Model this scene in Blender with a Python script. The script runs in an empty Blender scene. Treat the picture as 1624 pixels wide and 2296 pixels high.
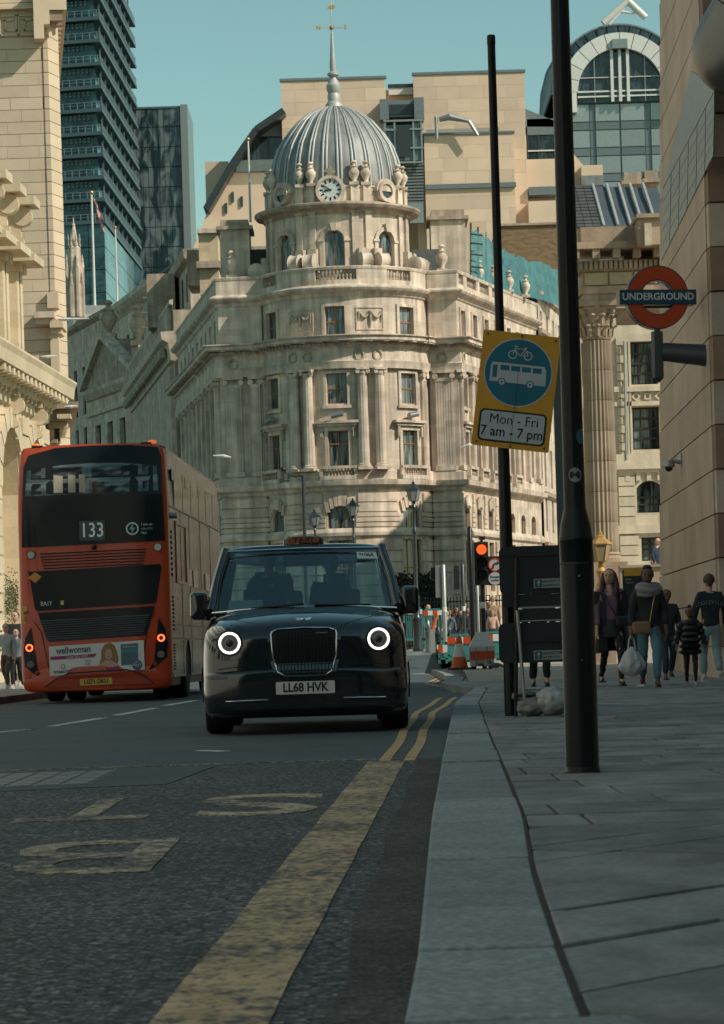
import bpy, bmesh, math, random
from math import sin, cos, pi, radians, sqrt, atan2
from mathutils import Vector, Matrix
from mathutils.bvhtree import BVHTree
random.seed(7)
S = bpy.context.scene
COL = S.collection
# ---------------------------------------------------------------- camera
F = 6400.0; H = 0.75; TH = 0.03
cd = bpy.data.cameras.new('camera'); cam = bpy.data.objects.new('camera', cd); COL.objects.link(cam)
cd.sensor_fit = 'VERTICAL'; cd.sensor_height = 36.0; cd.sensor_width = 36.0
cd.lens = F / 2296 * 36.0
cd.shift_y = (1455 - 1148) / 2296.0
cd.clip_start = 0.1; cd.clip_end = 5000
cam.matrix_world = Matrix.Translation((0, 0, H)) @ Matrix.Rotation(radians(90), 4, 'X') @ Matrix.Rotation(-TH, 4, 'Z')
cd.dof.use_dof = True; cd.dof.focus_distance = 27.0; cd.dof.aperture_fstop = 16
S.camera = cam
# ---------------------------------------------------------------- sky and sun
SUN_AZ = radians(61); SUN_EL = radians(39)      # azimuth: from behind the camera towards the right
sun_dir = Vector((sin(SUN_AZ) * cos(SUN_EL), -cos(SUN_AZ) * cos(SUN_EL), sin(SUN_EL)))
world = bpy.data.worlds.new('World'); S.world = world; world.use_nodes = True
wn = world.node_tree.nodes; wl = world.node_tree.links; wn.clear()
sky = wn.new('ShaderNodeTexSky'); sky.sky_type = 'NISHITA'; sky.sun_disc = False
sky.sun_elevation = SUN_EL; sky.sun_rotation = atan2(sun_dir.x, sun_dir.y)
sky.air_density = 1.0; sky.dust_density = 0.6; sky.ozone_density = 1.0
tint = wn.new('ShaderNodeMix'); tint.data_type = 'RGBA'; tint.blend_type = 'MULTIPLY'; tint.inputs[0].default_value = 1.0
tint.inputs[7].default_value = (0.87, 1.06, 0.775, 1)
bg = wn.new('ShaderNodeBackground'); bg.inputs[1].default_value = 0.124
wo = wn.new('ShaderNodeOutputWorld')
wl.new(sky.outputs[0], tint.inputs[6]); wl.new(tint.outputs[2], bg.inputs[0]); wl.new(bg.outputs[0], wo.inputs[0])
sl = bpy.data.lights.new('sun', 'SUN'); sl.energy = 4.1; sl.angle = radians(0.6); sl.color = (1.0, 0.92, 0.80)
so = bpy.data.objects.new('sun', sl); COL.objects.link(so); so.location = (60, -40, 80)
so.rotation_euler = sun_dir.to_track_quat('Z', 'Y').to_euler()
S.view_settings.view_transform = 'Standard'; S.view_settings.look = 'None'
S.view_settings.exposure = 0.0; S.view_settings.gamma = 1.0; S.view_settings.use_curve_mapping = False
S.cycles.max_bounces = 5; S.cycles.diffuse_bounces = 3; S.cycles.glossy_bounces = 3; S.cycles.transmission_bounces = 5
S.cycles.transparent_max_bounces = 8; S.cycles.use_denoising = True
S.cycles.caustics_reflective = False; S.cycles.caustics_refractive = False

# ---------------------------------------------------------------- picture-plane measurements -> world points
def _q(px, py):
    dx, dy = px - 812, 1455 - py
    return dx * cos(TH) + dy * sin(TH), -dx * sin(TH) + dy * cos(TH)
def W(px, py, d):
    a, b = _q(px, py); return Vector((a * d / F, d, H + b * d / F))
def G(px, py, z=0.0):
    a, b = _q(px, py); d = (z - H) * F / b
    return Vector((a * d / F, d, z))
def ZA(py, d, px=812): return W(px, py, d).z
def XA(px, d, py=1455): return W(px, py, d).x

# ---------------------------------------------------------------- materials
MATS = {}
def mat(name, col, rough=0.7, metal=0.0, var=0.0, vscale=3.0, var2=0.0, bump=0.0, bscale=40.0, rnd=0.0, emis=None, estr=0.0,
        stretch=None, spec=0.5, streak=0.0, block=0.0, trans=0.0, alpha=1.0, coat=0.0, ior=1.45):
    if name in MATS: return MATS[name]
    m = bpy.data.materials.new(name); m.use_nodes = True; MATS[name] = m
    nt = m.node_tree; n = nt.nodes; l = nt.links; b = n['Principled BSDF']
    b.inputs['Base Color'].default_value = (*col, 1); b.inputs['Roughness'].default_value = rough
    b.inputs['Metallic'].default_value = metal; b.inputs['Specular IOR Level'].default_value = spec
    b.inputs['Transmission Weight'].default_value = trans; b.inputs['Alpha'].default_value = alpha
    b.inputs['Coat Weight'].default_value = coat; b.inputs['Coat Roughness'].default_value = 0.03; b.inputs['IOR'].default_value = ior
    if emis: b.inputs['Emission Color'].default_value = (*emis, 1); b.inputs['Emission Strength'].default_value = estr
    if var or rnd or streak or bump or var2 or block:
        geo = n.new('ShaderNodeNewGeometry'); mp = n.new('ShaderNodeMapping'); l.new(geo.outputs['Position'], mp.inputs[0])
        if stretch: mp.inputs['Scale'].default_value = stretch
        src = mp.outputs[0]
        cur = None
        def mulby(fac_out, lo, hi):
            nonlocal cur
            mr = n.new('ShaderNodeMapRange'); mr.inputs['From Min'].default_value = 0.3; mr.inputs['From Max'].default_value = 0.7
            mr.inputs['To Min'].default_value = lo; mr.inputs['To Max'].default_value = hi
            l.new(fac_out, mr.inputs[0])
            if cur is None: cur = mr.outputs[0]
            else:
                mm = n.new('ShaderNodeMath'); mm.operation = 'MULTIPLY'; l.new(cur, mm.inputs[0]); l.new(mr.outputs[0], mm.inputs[1]); cur = mm.outputs[0]
        if var:
            t = n.new('ShaderNodeTexNoise'); t.inputs['Scale'].default_value = vscale; t.inputs['Detail'].default_value = 6
            l.new(src, t.inputs[0]); mulby(t.outputs[0], 1 - var, 1 + var)
        if var2:
            t = n.new('ShaderNodeTexNoise'); t.inputs['Scale'].default_value = vscale * 12; t.inputs['Detail'].default_value = 4
            l.new(src, t.inputs[0]); mulby(t.outputs[0], 1 - var2, 1 + var2)
        if streak:
            mp2 = n.new('ShaderNodeMapping'); mp2.inputs['Scale'].default_value = (1.0, 1.0, 0.07); l.new(geo.outputs['Position'], mp2.inputs[0])
            t = n.new('ShaderNodeTexNoise'); t.inputs['Scale'].default_value = 2.2; t.inputs['Detail'].default_value = 7
            l.new(mp2.outputs[0], t.inputs[0]); mulby(t.outputs[0], 1 - streak, 1 + streak * .6)
        if block:
            vm_ = n.new('ShaderNodeVectorMath'); vm_.operation = 'SNAP'; vm_.inputs[1].default_value = (1.05, 1.3, .46); l.new(geo.outputs['Position'], vm_.inputs[0])
            t = n.new('ShaderNodeTexWhiteNoise'); l.new(vm_.outputs[0], t.inputs[0]); mulby(t.outputs[0], 1 - block, 1 + block)
        if rnd:
            oi = n.new('ShaderNodeObjectInfo'); mr = n.new('ShaderNodeMapRange')
            mr.inputs['To Min'].default_value = 1 - rnd; mr.inputs['To Max'].default_value = 1 + rnd; l.new(oi.outputs['Random'], mr.inputs[0])
            if cur is None: cur = mr.outputs[0]
            else:
                mm = n.new('ShaderNodeMath'); mm.operation = 'MULTIPLY'; l.new(cur, mm.inputs[0]); l.new(mr.outputs[0], mm.inputs[1]); cur = mm.outputs[0]
        if cur is not None:
            vm = n.new('ShaderNodeVectorMath'); vm.operation = 'SCALE'; vm.inputs[0].default_value = col; l.new(cur, vm.inputs['Scale'])
            l.new(vm.outputs[0], b.inputs['Base Color'])
        if bump:
            t = n.new('ShaderNodeTexNoise'); t.inputs['Scale'].default_value = bscale; t.inputs['Detail'].default_value = 5
            l.new(src, t.inputs[0]); bp = n.new('ShaderNodeBump'); bp.inputs['Strength'].default_value = 1.0
            bp.inputs['Distance'].default_value = bump; l.new(t.outputs[0], bp.inputs['Height']); l.new(bp.outputs[0], b.inputs['Normal'])
    return m

def asphalt(name, c0, c1, scale, rough=0.8, bump=0.004, patch=0.25, chips=0.0):
    m = bpy.data.materials.new(name); m.use_nodes = True; MATS[name] = m
    nt = m.node_tree; n = nt.nodes; l = nt.links; b = n['Principled BSDF']; b.inputs['Roughness'].default_value = rough
    b.inputs['Specular IOR Level'].default_value = 0.4
    geo = n.new('ShaderNodeNewGeometry')
    v = n.new('ShaderNodeTexVoronoi'); v.inputs['Scale'].default_value = scale; l.new(geo.outputs['Position'], v.inputs['Vector'])
    t = n.new('ShaderNodeTexNoise'); t.inputs['Scale'].default_value = 0.8; t.inputs['Detail'].default_value = 8; l.new(geo.outputs['Position'], t.inputs[0])
    sep = n.new('ShaderNodeSeparateColor'); l.new(v.outputs['Color'], sep.inputs[0])
    r = n.new('ShaderNodeValToRGB'); r.color_ramp.elements[0].color = (*c0, 1); r.color_ramp.elements[1].color = (*c1, 1)
    r.color_ramp.elements[0].position = 0.15; r.color_ramp.elements[1].position = 0.9
    if chips:
        e = r.color_ramp.elements.new(0.97); e.color = (chips, chips, chips * .95, 1)
        r.color_ramp.elements[1].position = 0.86
    l.new(sep.outputs[0], r.inputs[0])
    mr = n.new('ShaderNodeMapRange'); mr.inputs['From Min'].default_value = .3; mr.inputs['From Max'].default_value = .7
    mr.inputs['To Min'].default_value = 1 - patch; mr.inputs['To Max'].default_value = 1 + patch; l.new(t.outputs[0], mr.inputs[0])
    vm = n.new('ShaderNodeVectorMath'); vm.operation = 'SCALE'; l.new(r.outputs[0], vm.inputs[0]); l.new(mr.outputs[0], vm.inputs['Scale'])
    l.new(vm.outputs[0], b.inputs['Base Color'])
    bp = n.new('ShaderNodeBump'); bp.inputs['Distance'].default_value = bump; bp.inputs['Strength'].default_value = 1
    l.new(v.outputs['Distance'], bp.inputs['Height']); l.new(bp.outputs[0], b.inputs['Normal'])
    return m

def worn_paint(name, col, base, wear=0.5, scale=14.0, stretch=(.7, .45, 1)):
    m = bpy.data.materials.new(name); m.use_nodes = True; MATS[name] = m
    nt = m.node_tree; n = nt.nodes; l = nt.links; b = n['Principled BSDF']; b.inputs['Roughness'].default_value = 0.75
    geo = n.new('ShaderNodeNewGeometry'); mp = n.new('ShaderNodeMapping'); mp.inputs['Scale'].default_value = stretch
    l.new(geo.outputs['Position'], mp.inputs[0])
    t = n.new('ShaderNodeTexNoise'); t.inputs['Scale'].default_value = scale * 1.6; t.inputs['Detail'].default_value = 12; t.inputs['Roughness'].default_value = .85
    l.new(mp.outputs[0], t.inputs[0])
    t2 = n.new('ShaderNodeTexNoise'); t2.inputs['Scale'].default_value = 1.3; l.new(geo.outputs['Position'], t2.inputs[0])
    ad = n.new('ShaderNodeMath'); ad.operation = 'MULTIPLY_ADD'; ad.inputs[1].default_value = .22; l.new(t2.outputs[0], ad.inputs[0]); l.new(t.outputs[0], ad.inputs[2])
    r = n.new('ShaderNodeValToRGB'); r.color_ramp.elements[0].position = wear + .04; r.color_ramp.elements[1].position = wear + .13
    r.color_ramp.elements[0].color = (*col, 1); r.color_ramp.elements[1].color = (*base, 1)
    l.new(ad.outputs[0], r.inputs[0])
    t3 = n.new('ShaderNodeTexNoise'); t3.inputs['Scale'].default_value = 5; t3.inputs['Detail'].default_value = 6; l.new(geo.outputs['Position'], t3.inputs[0])
    mr = n.new('ShaderNodeMapRange'); mr.inputs['From Min'].default_value = .3; mr.inputs['From Max'].default_value = .7
    mr.inputs['To Min'].default_value = .75; mr.inputs['To Max'].default_value = 1.2; l.new(t3.outputs[0], mr.inputs[0])
    vm = n.new('ShaderNodeVectorMath'); vm.operation = 'SCALE'; l.new(r.outputs[0], vm.inputs[0]); l.new(mr.outputs[0], vm.inputs['Scale'])
    l.new(vm.outputs[0], b.inputs['Base Color'])
    return m

# ---------------------------------------------------------------- objects
def world_of(o):
    M = Matrix.Identity(4); ch = []
    while o is not None: ch.append(o); o = o.parent
    for p in reversed(ch): M = M @ p.matrix_basis
    return M
def tag(o, label=None, cat=None, group=None, kind=None):
    if label: o['label'] = label
    if cat: o['category'] = cat
    if group: o['group'] = group
    if kind: o['kind'] = kind
    return o
def thing(name, label, cat, loc=(0, 0, 0), rz=0.0, group=None, kind=None):
    o = bpy.data.objects.new(name, None); COL.objects.link(o); o.location = loc; o.rotation_euler = (0, 0, rz)
    o.empty_display_size = .2
    return tag(o, label, cat, group, kind)
def link(name, me, parent=None, loc=None, rot=None, scale=None):
    o = bpy.data.objects.new(name, me); COL.objects.link(o)
    if parent is not None: o.parent = parent
    if loc is not None: o.location = loc
    if rot is not None: o.rotation_euler = rot
    if scale is not None: o.scale = scale
    return o
def copy_tree(o, parent=None):
    c = o.copy(); COL.objects.link(c); c.parent = parent
    for ch in list(o.children): copy_tree(ch, c)
    return c

class MB:
    def __init__(s, T=None): s.v = []; s.f = []; s.mi = []; s.cur = 0; s.T = T
    def add(s, vs, fs, mi=None):
        k = len(s.v)
        s.v.extend([tuple(s.T @ Vector(p)) for p in vs] if s.T is not None else [tuple(p) for p in vs])
        s.f.extend([tuple(i + k for i in f) for f in fs]); s.mi.extend([s.cur if mi is None else mi] * len(fs)); return s
    def hexa(s, p):   # 8 points: bottom 4 ccw, top 4 ccw
        return s.add(p, [(3, 2, 1, 0), (4, 5, 6, 7), (0, 1, 5, 4), (1, 2, 6, 5), (2, 3, 7, 6), (3, 0, 4, 7)])
    def box(s, x0, x1, y0, y1, z0, z1):
        return s.hexa([(x0, y0, z0), (x1, y0, z0), (x1, y1, z0), (x0, y1, z0), (x0, y0, z1), (x1, y0, z1), (x1, y1, z1), (x0, y1, z1)])
    def obox(s, c, sz, rz=0.0, tilt=None):
        R = Matrix.Rotation(rz, 3, 'Z')
        if tilt: R = R @ Matrix.Rotation(tilt[0], 3, 'X') @ Matrix.Rotation(tilt[1], 3, 'Y')
        x, y, z = sz[0] / 2, sz[1] / 2, sz[2] / 2; c = Vector(c)
        return s.hexa([c + R @ Vector(p) for p in ((-x, -y, -z), (x, -y, -z), (x, y, -z), (-x, y, -z), (-x, -y, z), (x, -y, z), (x, y, z), (-x, y, z))])
    def prism(s, poly, z0, z1):
        n = len(poly); a = sum(poly[i][0] * poly[(i + 1) % n][1] - poly[(i + 1) % n][0] * poly[i][1] for i in range(n))
        if a < 0: poly = poly[::-1]
        return s.add([(p[0], p[1], z0) for p in poly] + [(p[0], p[1], z1) for p in poly],
                     [tuple(range(n - 1, -1, -1)), tuple(range(n, 2 * n))] + [(i, (i + 1) % n, n + (i + 1) % n, n + i) for i in range(n)])
    def prism_xz(s, poly, y0, y1):    # poly of (x, z), front at y0 facing -y
        n = len(poly); a = sum(poly[i][0] * poly[(i + 1) % n][1] - poly[(i + 1) % n][0] * poly[i][1] for i in range(n))
        if a < 0: poly = poly[::-1]
        return s.add([(p[0], y0, p[1]) for p in poly] + [(p[0], y1, p[1]) for p in poly],
                     [tuple(range(n)), tuple(range(2 * n - 1, n - 1, -1))] + [(i, n + i, n + (i + 1) % n, (i + 1) % n) for i in range(n)])
    def frame_xz(s, outer, inner, y0, y1):   # ring between two polys of the same length
        n = len(outer); vs = []
        for y in (y0, y1): vs += [(p[0], y, p[1]) for p in outer] + [(p[0], y, p[1]) for p in inner]
        fs = []
        for i in range(n):
            j = (i + 1) % n
            fs += [(i, j, n + j, n + i), (2 * n + j, 2 * n + i, 3 * n + i, 3 * n + j), (j, i, 2 * n + i, 2 * n + j), (n + i, n + j, 3 * n + j, 3 * n + i)]
        return s.add(vs, fs)
    def tube(s, pts, r, n=8, cap=True):
        pts = [Vector(p) for p in pts]; rs = r if isinstance(r, (list, tuple)) else [r] * len(pts)
        k = len(pts); vs = []; fs = []; up = None
        for i, p in enumerate(pts):
            t = (pts[min(i + 1, k - 1)] - pts[max(i - 1, 0)]).normalized()
            if up is None: up = Vector((0, 0, 1)) if abs(t.z) < .9 else Vector((1, 0, 0))
            a = t.cross(up).normalized(); b = a.cross(t).normalized(); up = b
            for j in range(n):
                th = 2 * pi * j / n; vs.append(p + (a * cos(th) + b * sin(th)) * rs[i])
        for i in range(k - 1):
            for j in range(n): fs.append((i * n + j, i * n + (j + 1) % n, (i + 1) * n + (j + 1) % n, (i + 1) * n + j))
        if cap: fs += [tuple(range(n - 1, -1, -1)), tuple(range((k - 1) * n, k * n))]
        return s.add(vs, fs)
    def lathe(s, prof, n=16, o=(0, 0, 0), a0=0.0, a1=2 * pi, flute=0, fd=0.0, sq=None):
        vs = []; fs = []; full = abs(a1 - a0 - 2 * pi) < 1e-6; m = n if full else n + 1
        for r, z in prof:
            for j in range(m):
                th = a0 + (a1 - a0) * j / n; rr = r
                if flute: rr = r * (1 - fd * (0.5 - 0.5 * cos(th * flute)))
                vs.append((o[0] + rr * cos(th), o[1] + rr * sin(th), o[2] + z))
        for i in range(len(prof) - 1):
            for j in range(n if full else n): 
                a, b = i * m + j, i * m + (j + 1) % m
                fs.append((a, b, b + m, a + m))
        if full:
            if prof[0][0] > 1e-6: fs.append(tuple(range(m - 1, -1, -1)))
            if prof[-1][0] > 1e-6: fs.append(tuple(range((len(prof) - 1) * m, len(prof) * m)))
        return s.add(vs, fs)
    def ball(s, c, r, n=10, sc=(1, 1, 1)):
        k = max(4, n // 2)
        M0 = s.T; c = Vector(c)
        vs = []; fs = []
        for i in range(k + 1):
            ph = -pi / 2 + pi * i / k
            for j in range(n):
                th = 2 * pi * j / n
                vs.append(c + Vector((r * cos(ph) * cos(th) * sc[0], r * cos(ph) * sin(th) * sc[1], r * sin(ph) * sc[2])))
        for i in range(k):
            for j in range(n): fs.append((i * n + j, i * n + (j + 1) % n, (i + 1) * n + (j + 1) % n, (i + 1) * n + j))
        return s.add(vs, fs)
    def sweep(s, path, prof, closed=False):   # path of (x, y); outward is to the right of travel; prof of (n, z) going upward on the outer side
        n = len(path); m = len(prof); vs = []; fs = []
        P = [Vector((p[0], p[1])) for p in path]
        for i in range(n):
            if closed: a, b = P[i - 1], P[(i + 1) % n]
            else: a, b = P[max(i - 1, 0)], P[min(i + 1, n - 1)]
            d1 = (P[i] - a).normalized() if (P[i] - a).length > 1e-9 else (b - P[i]).normalized()
            d2 = (b - P[i]).normalized() if (b - P[i]).length > 1e-9 else d1
            n1 = Vector((d1.y, -d1.x)); n2 = Vector((d2.y, -d2.x)); nn = (n1 + n2)
            nn = nn / max(nn.length_squared / 2, .3)
            for q, z in prof: vs.append((P[i].x + nn.x * q, P[i].y + nn.y * q, z))
        for i in range(n if closed else n - 1):
            for j in range(m - 1):
                a, b = i * m + j, ((i + 1) % n) * m + j
                fs.append((a, b, b + 1, a + 1))
        if not closed: fs += [tuple(range(m))[::-1], tuple(range((n - 1) * m, n * m))]
        return s.add(vs, fs)
    def build(s, name, mats, parent=None, local=False, smooth=None, bevel=0.0, merge=False):
        vs = s.v
        if parent is not None and not local:
            Mi = world_of(parent).inverted(); vs = [Mi @ Vector(p) for p in vs]
        me = bpy.data.meshes.new(name); me.from_pydata([tuple(p) for p in vs], [], s.f)
        if not isinstance(mats, (list, tuple)): mats = [mats]
        for m in mats: me.materials.append(m)
        if len(mats) > 1: me.polygons.foreach_set('material_index', s.mi)
        if bevel or merge:
            bm = bmesh.new(); bm.from_mesh(me)
            if merge: bmesh.ops.remove_doubles(bm, verts=bm.verts, dist=1e-5)
            if bevel:
                es = [e for e in bm.edges if len(e.link_faces) == 2 and e.calc_face_angle(0) > radians(35)]
                bmesh.ops.bevel(bm, geom=es, offset=bevel, segments=2, affect='EDGES', profile=.6, clamp_overlap=True)
            bm.to_mesh(me); bm.free()
        if smooth is not None:
            me.polygons.foreach_set('use_smooth', [True] * len(me.polygons)); me.set_sharp_from_angle(angle=radians(smooth))
        me.update()
        if name is None: return me
        return link(name, me, parent)

_fonts = {}
def text_mesh(txt, size, depth=0.002, mat_=None, bold=0.0, align='CENTER', spacing=1.0, xs=1.0, res=3):
    c = bpy.data.curves.new('t', 'FONT'); c.body = txt; c.size = size; c.extrude = depth / 2; c.offset = bold
    c.align_x = align; c.align_y = 'CENTER'; c.space_character = spacing; c.resolution_u = res
    o = bpy.data.objects.new('t', c); COL.objects.link(o)
    dg = bpy.context.evaluated_depsgraph_get(); dg.update()
    me = bpy.data.meshes.new_from_object(o.evaluated_get(dg)); bpy.data.objects.remove(o); bpy.data.curves.remove(c)
    if xs != 1.0:
        for v in me.vertices: v.co.x *= xs
    me.materials.clear()
    if mat_: me.materials.append(mat_)
    return me
# text lies in local XY; stand it up facing -Y
UP = Matrix.Rotation(radians(90), 4, 'X')
def put_text(name, txt, size, parent, pos, material, rz=0.0, roll=0.0, **kw):
    me = text_mesh(txt, size, mat_=material, **kw)
    M = Matrix.Translation(pos) @ Matrix.Rotation(rz, 4, 'Z') @ Matrix.Rotation(roll, 4, 'Y') @ UP
    me.transform(M); return link(name, me, parent)

def smooth_mesh(me, level, mats=None):
    o = bpy.data.objects.new('t', me); COL.objects.link(o)
    md = o.modifiers.new('s', 'SUBSURF'); md.levels = level; md.render_levels = level
    dg = bpy.context.evaluated_depsgraph_get(); dg.update()
    r = bpy.data.meshes.new_from_object(o.evaluated_get(dg)); bpy.data.objects.remove(o)
    r.polygons.foreach_set('use_smooth', [True] * len(r.polygons)); return r

def clip_half(poly, a, b):   # keep the part of poly to the right of a->b
    out = []; n = len(poly)
    def side(p): return (b[0] - a[0]) * (p[1] - a[1]) - (b[1] - a[1]) * (p[0] - a[0])
    for i in range(n):
        p, q = poly[i], poly[(i + 1) % n]; sp, sq = side(p), side(q)
        if sp <= 0: out.append(p)
        if sp * sq < 0:
            t = sp / (sp - sq); out.append((p[0] + (q[0] - p[0]) * t, p[1] + (q[1] - p[1]) * t))
    return out
# ================================================================ ground, road, kerb, pavement
M_asph_near = asphalt('asphalt_chips', (.008, .013, .016), (.115, .122, .124), 62.0, bump=.008, patch=.22, chips=.30)
M_asph_far = asphalt('asphalt_smooth', (.048, .068, .075), (.082, .104, .110), 60.0, bump=.003, patch=.15)
M_gutter = asphalt('asphalt_gutter', (.016, .018, .019), (.085, .078, .070), 50.0, bump=.008, patch=.55)
M_ground = mat('city_ground', (.07, .07, .068), .9, var=.2, vscale=.2)
M_yel = worn_paint('yellow_paint_worn', (.52, .37, .20), (.046, .048, .047), wear=.53, scale=18)
M_yel2 = worn_paint('yellow_paint', (.50, .33, .14), (.06, .068, .07), wear=.60, scale=14)
M_yel3 = worn_paint('yellow_paint_thin', (.50, .41, .27), (.046, .048, .048), wear=.515, scale=14)
M_white = worn_paint('white_paint', (.55, .57, .55), (.05, .055, .055), wear=.58, scale=10)
M_kerb = mat('granite', (.225, .262, .262), .8, var=.16, vscale=4, var2=.34, rnd=.16, bump=.004, bscale=70)
M_slab = mat('york_stone', (.185, .197, .190), .7, var=.40, vscale=3.6, var2=.16, rnd=.22, bump=.005, bscale=14, stretch=(1, .5, 1))
M_joint = mat('joint_dirt', (.028, .026, .022), .95, var=.4, vscale=12)

g = MB().prism([(-1500, -60), (1500, -60), (1500, 3000), (-1500, 3000)], -.6, -.02).build('ground', M_ground); tag(g, kind='structure')
YB = 19.3
r = MB().prism([(-6.6, -15), (6, -15), (6, YB), (-6.6, YB)], -.3, 0).build('road', M_asph_near); tag(r, kind='structure')
r2 = MB().prism([(-6.6, YB), (40, YB), (60, 400), (-60, 400), (-60, 90), (-6.6, 90)], -.3, 0).build('road', M_asph_far); tag(r2, kind='structure')

KL = [G(x, y, .12) for x, y in ((870, 2420), (892, 2330), (908, 2276), (939, 2118), (957, 1937), (970, 1818), (991, 1705), (1012, 1606), (1019, 1575), (1067, 1540), (989, 1530), (1011, 1519), (989, 1505))]
KR = [G(x, y, .12) for x, y in ((1375, 2420), (1340, 2330), (1309, 2253), (1250, 2103), (1198, 1948), (1177, 1829), (1141, 1741), (1105, 1658), (1089, 1619), (1074, 1575), (1092, 1543), (1112, 1532), (1060, 1524), (1078, 1515), (1050, 1502))]
def interp(line, y):
    for a, b in zip(line, line[1:]):
        if a.y <= y <= b.y: t = (y - a.y) / (b.y - a.y); return a.x + (b.x - a.x) * t
    return line[0].x if y < line[0].y else line[-1].x
kl_near = KL[:10]; kr_near = KR[:11]
def kx(y): return interp(kl_near, y)
def krx(y): return interp(kr_near, y)
kerb = MB().prism([(kx(y) + .02, y) for y in (1, 4, 6, 8, 11, 16, 26, 34, 42)] + [(krx(y) - .02, y) for y in (42, 34, 26, 16, 11, 8, 6, 4, 1)], -.2, .05).build('kerb', M_joint); tag(kerb, kind='structure')
ks = [4.83, 5.96, 6.9, 8.45, 10.15, 11.75, 13.4, 15.6, 17.1, 18.9, 20.6, 22.4, 24.2, 26.0, 28.2, 30.4, 32.6, 34.8, 37.0, 39.4, 42.9]
jr = random.Random(3)
for i in range(len(ks) - 1):
    a, b = ks[i] + .017, ks[i + 1] - .017; ys = [a, (a + b) / 2, b]
    top = .12 + jr.uniform(-.006, .005)
    poly = [(kx(y), y) for y in ys] + [(krx(y) - .004, y + .02 * (krx(y) - kx(y))) for y in reversed(ys)]
    MB().prism(poly, -.15, top).build('kerb_stone', M_kerb, kerb, bevel=.010)
# the kerb turns out and back again round the loading bay
far = [(1.62, 43.0), (1.36, 50.3), (1.72, 56.5), (1.92, 72.0), (1.92, 80)]
farR = [(2.05, 43.0), (1.78, 51.3), (2.05, 57.5), (2.3, 73.0), (2.3, 80)]
for i in range(4):
    p = [Vector((*far[i], 0)), Vector((*far[i + 1], 0)), Vector((*farR[i + 1], 0)), Vector((*farR[i], 0))]
    n = max(1, int((p[1] - p[0]).length / 1.8))
    for k in range(n):
        q = [p[0].lerp(p[1], (k + .005) / n), p[0].lerp(p[1], (k + .995) / n), p[3].lerp(p[2], (k + .995) / n), p[3].lerp(p[2], (k + .005) / n)]
        MB().prism([(a.x, a.y) for a in q], -.15, .12 + jr.uniform(-.003, .003)).build('kerb_stone', M_kerb, kerb, bevel=.012)
pav = MB()
pav.prism([(krx(y) - .05, y) for y in (1, 4.9, 6, 8, 11, 16, 26, 34, 42.9)] + [(40, 42.9), (40, 1)], -.2, .085)
pav.prism([(2.02, 42.9), (1.75, 51.3), (2.0, 57.5), (2.25, 73.0), (2.25, 82), (60, 82), (60, 42.9)], -.2, .104)
pav = pav.build('pavement', M_joint); tag(pav, kind='structure')
sr = random.Random(11)
def slab(poly):
    for y0, y1 in ((0, 60),):
        cy = sum(p[1] for p in poly) / len(poly)
        for ya in (cy - .5, cy + .5):
            a = (krx(ya - .4) + .003, ya - .4); b = (krx(ya + .4) + .003, ya + .4)
            poly = clip_half(poly, a, b)
            if len(poly) < 3: return
    ar = abs(sum(poly[i][0] * poly[(i + 1) % len(poly)][1] - poly[(i + 1) % len(poly)][0] * poly[i][1] for i in range(len(poly)))) / 2
    if ar < .01: return
    MB().prism(poly, .07, .12 + sr.uniform(-.0035, .0035)).build('paving_slab', M_slab, pav, bevel=.008)
YZ = 9.9
ang = radians(50); e1 = Vector((cos(ang), sin(ang))); e2 = Vector((-sin(ang), cos(ang)))
t = -3.0; ci = 0
while t < 9.0:                                     # rows laid on the skew near the camera
    w = sr.choice((.36, .42, .48, .55)); s_ = -2.0 + sr.uniform(0, .8)
    while s_ < 10.5:
        L = sr.uniform(.8, 1.5); g_ = .011
        P = [e1 * (s_ + g_) + e2 * (t + g_), e1 * (s_ + L - g_) + e2 * (t + g_), e1 * (s_ + L - g_) + e2 * (t + w - g_), e1 * (s_ + g_) + e2 * (t + w - g_)]
        poly = [(p.x, p.y) for p in P]; s_ += L
        cx = sum(p[0] for p in poly) / 4; cy = sum(p[1] for p in poly) / 4
        if cy < 3.6 or cy > 11 or cx < -.6 or cx > .15 * cy + 1.0: continue
        poly = clip_half(poly, (-5, YZ), (5, YZ))
        if len(poly) > 2: slab(poly)
    t += w
y = YZ + .008
while y < 40:                                     # straight courses beyond
    w = sr.choice((.52, .62, .75, .62)) * (1.0 if y < 24 else 1.6); x = krx(y) - 1.0 + sr.uniform(0, .6)
    while x < .1285 * y + .9:
        L = sr.uniform(.7, 1.35) * (1.0 if y < 24 else 1.7); a = .02 * (x - 1)
        slab([(x + .008, y + .014), (x + L - .008, y + .014 + .012 * L), (x + L - .008, y + w - .014 + .012 * L), (x + .008, y + w - .014)]); x += L
    y += w
far_pave = MB().prism([(2.06, 43.4), (1.8, 51.3), (2.08, 57.5), (2.33, 73.0), (2.33, 82), (60, 82), (60, 40.6), (krx(40.6) + .02, 40.6), (krx(42) + .05, 42.6)], .08, .118).build('paving_surface', M_slab, pav)
far_pave['kind'] = 'stuff'
jt = MB()
ys = [3.5 + i * .6 for i in range(64)]
for a, b in zip(ys, ys[1:]):
    jt.prism([(krx(a) - .012, a), (krx(b) - .012, b), (krx(b) + .002, b), (krx(a) + .002, a)], .08, .1195)
jt.build('joint_filler', M_joint, kerb)
# gutter strip of darker tarmac beside the kerb
gp = [(kx(y) - .19 - .02 * sin(y * 1.7), y) for y in (2.5, 5, 6.5, 8, 10, 12, 14, 16, 18, YB)] + [(kx(y) + .02, y) for y in (YB, 18, 16, 14, 12, 10, 8, 6.5, 5, 2.5)]
tag(MB().prism(gp, -.05, .004).build('gutter', M_gutter), kind='structure')
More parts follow.
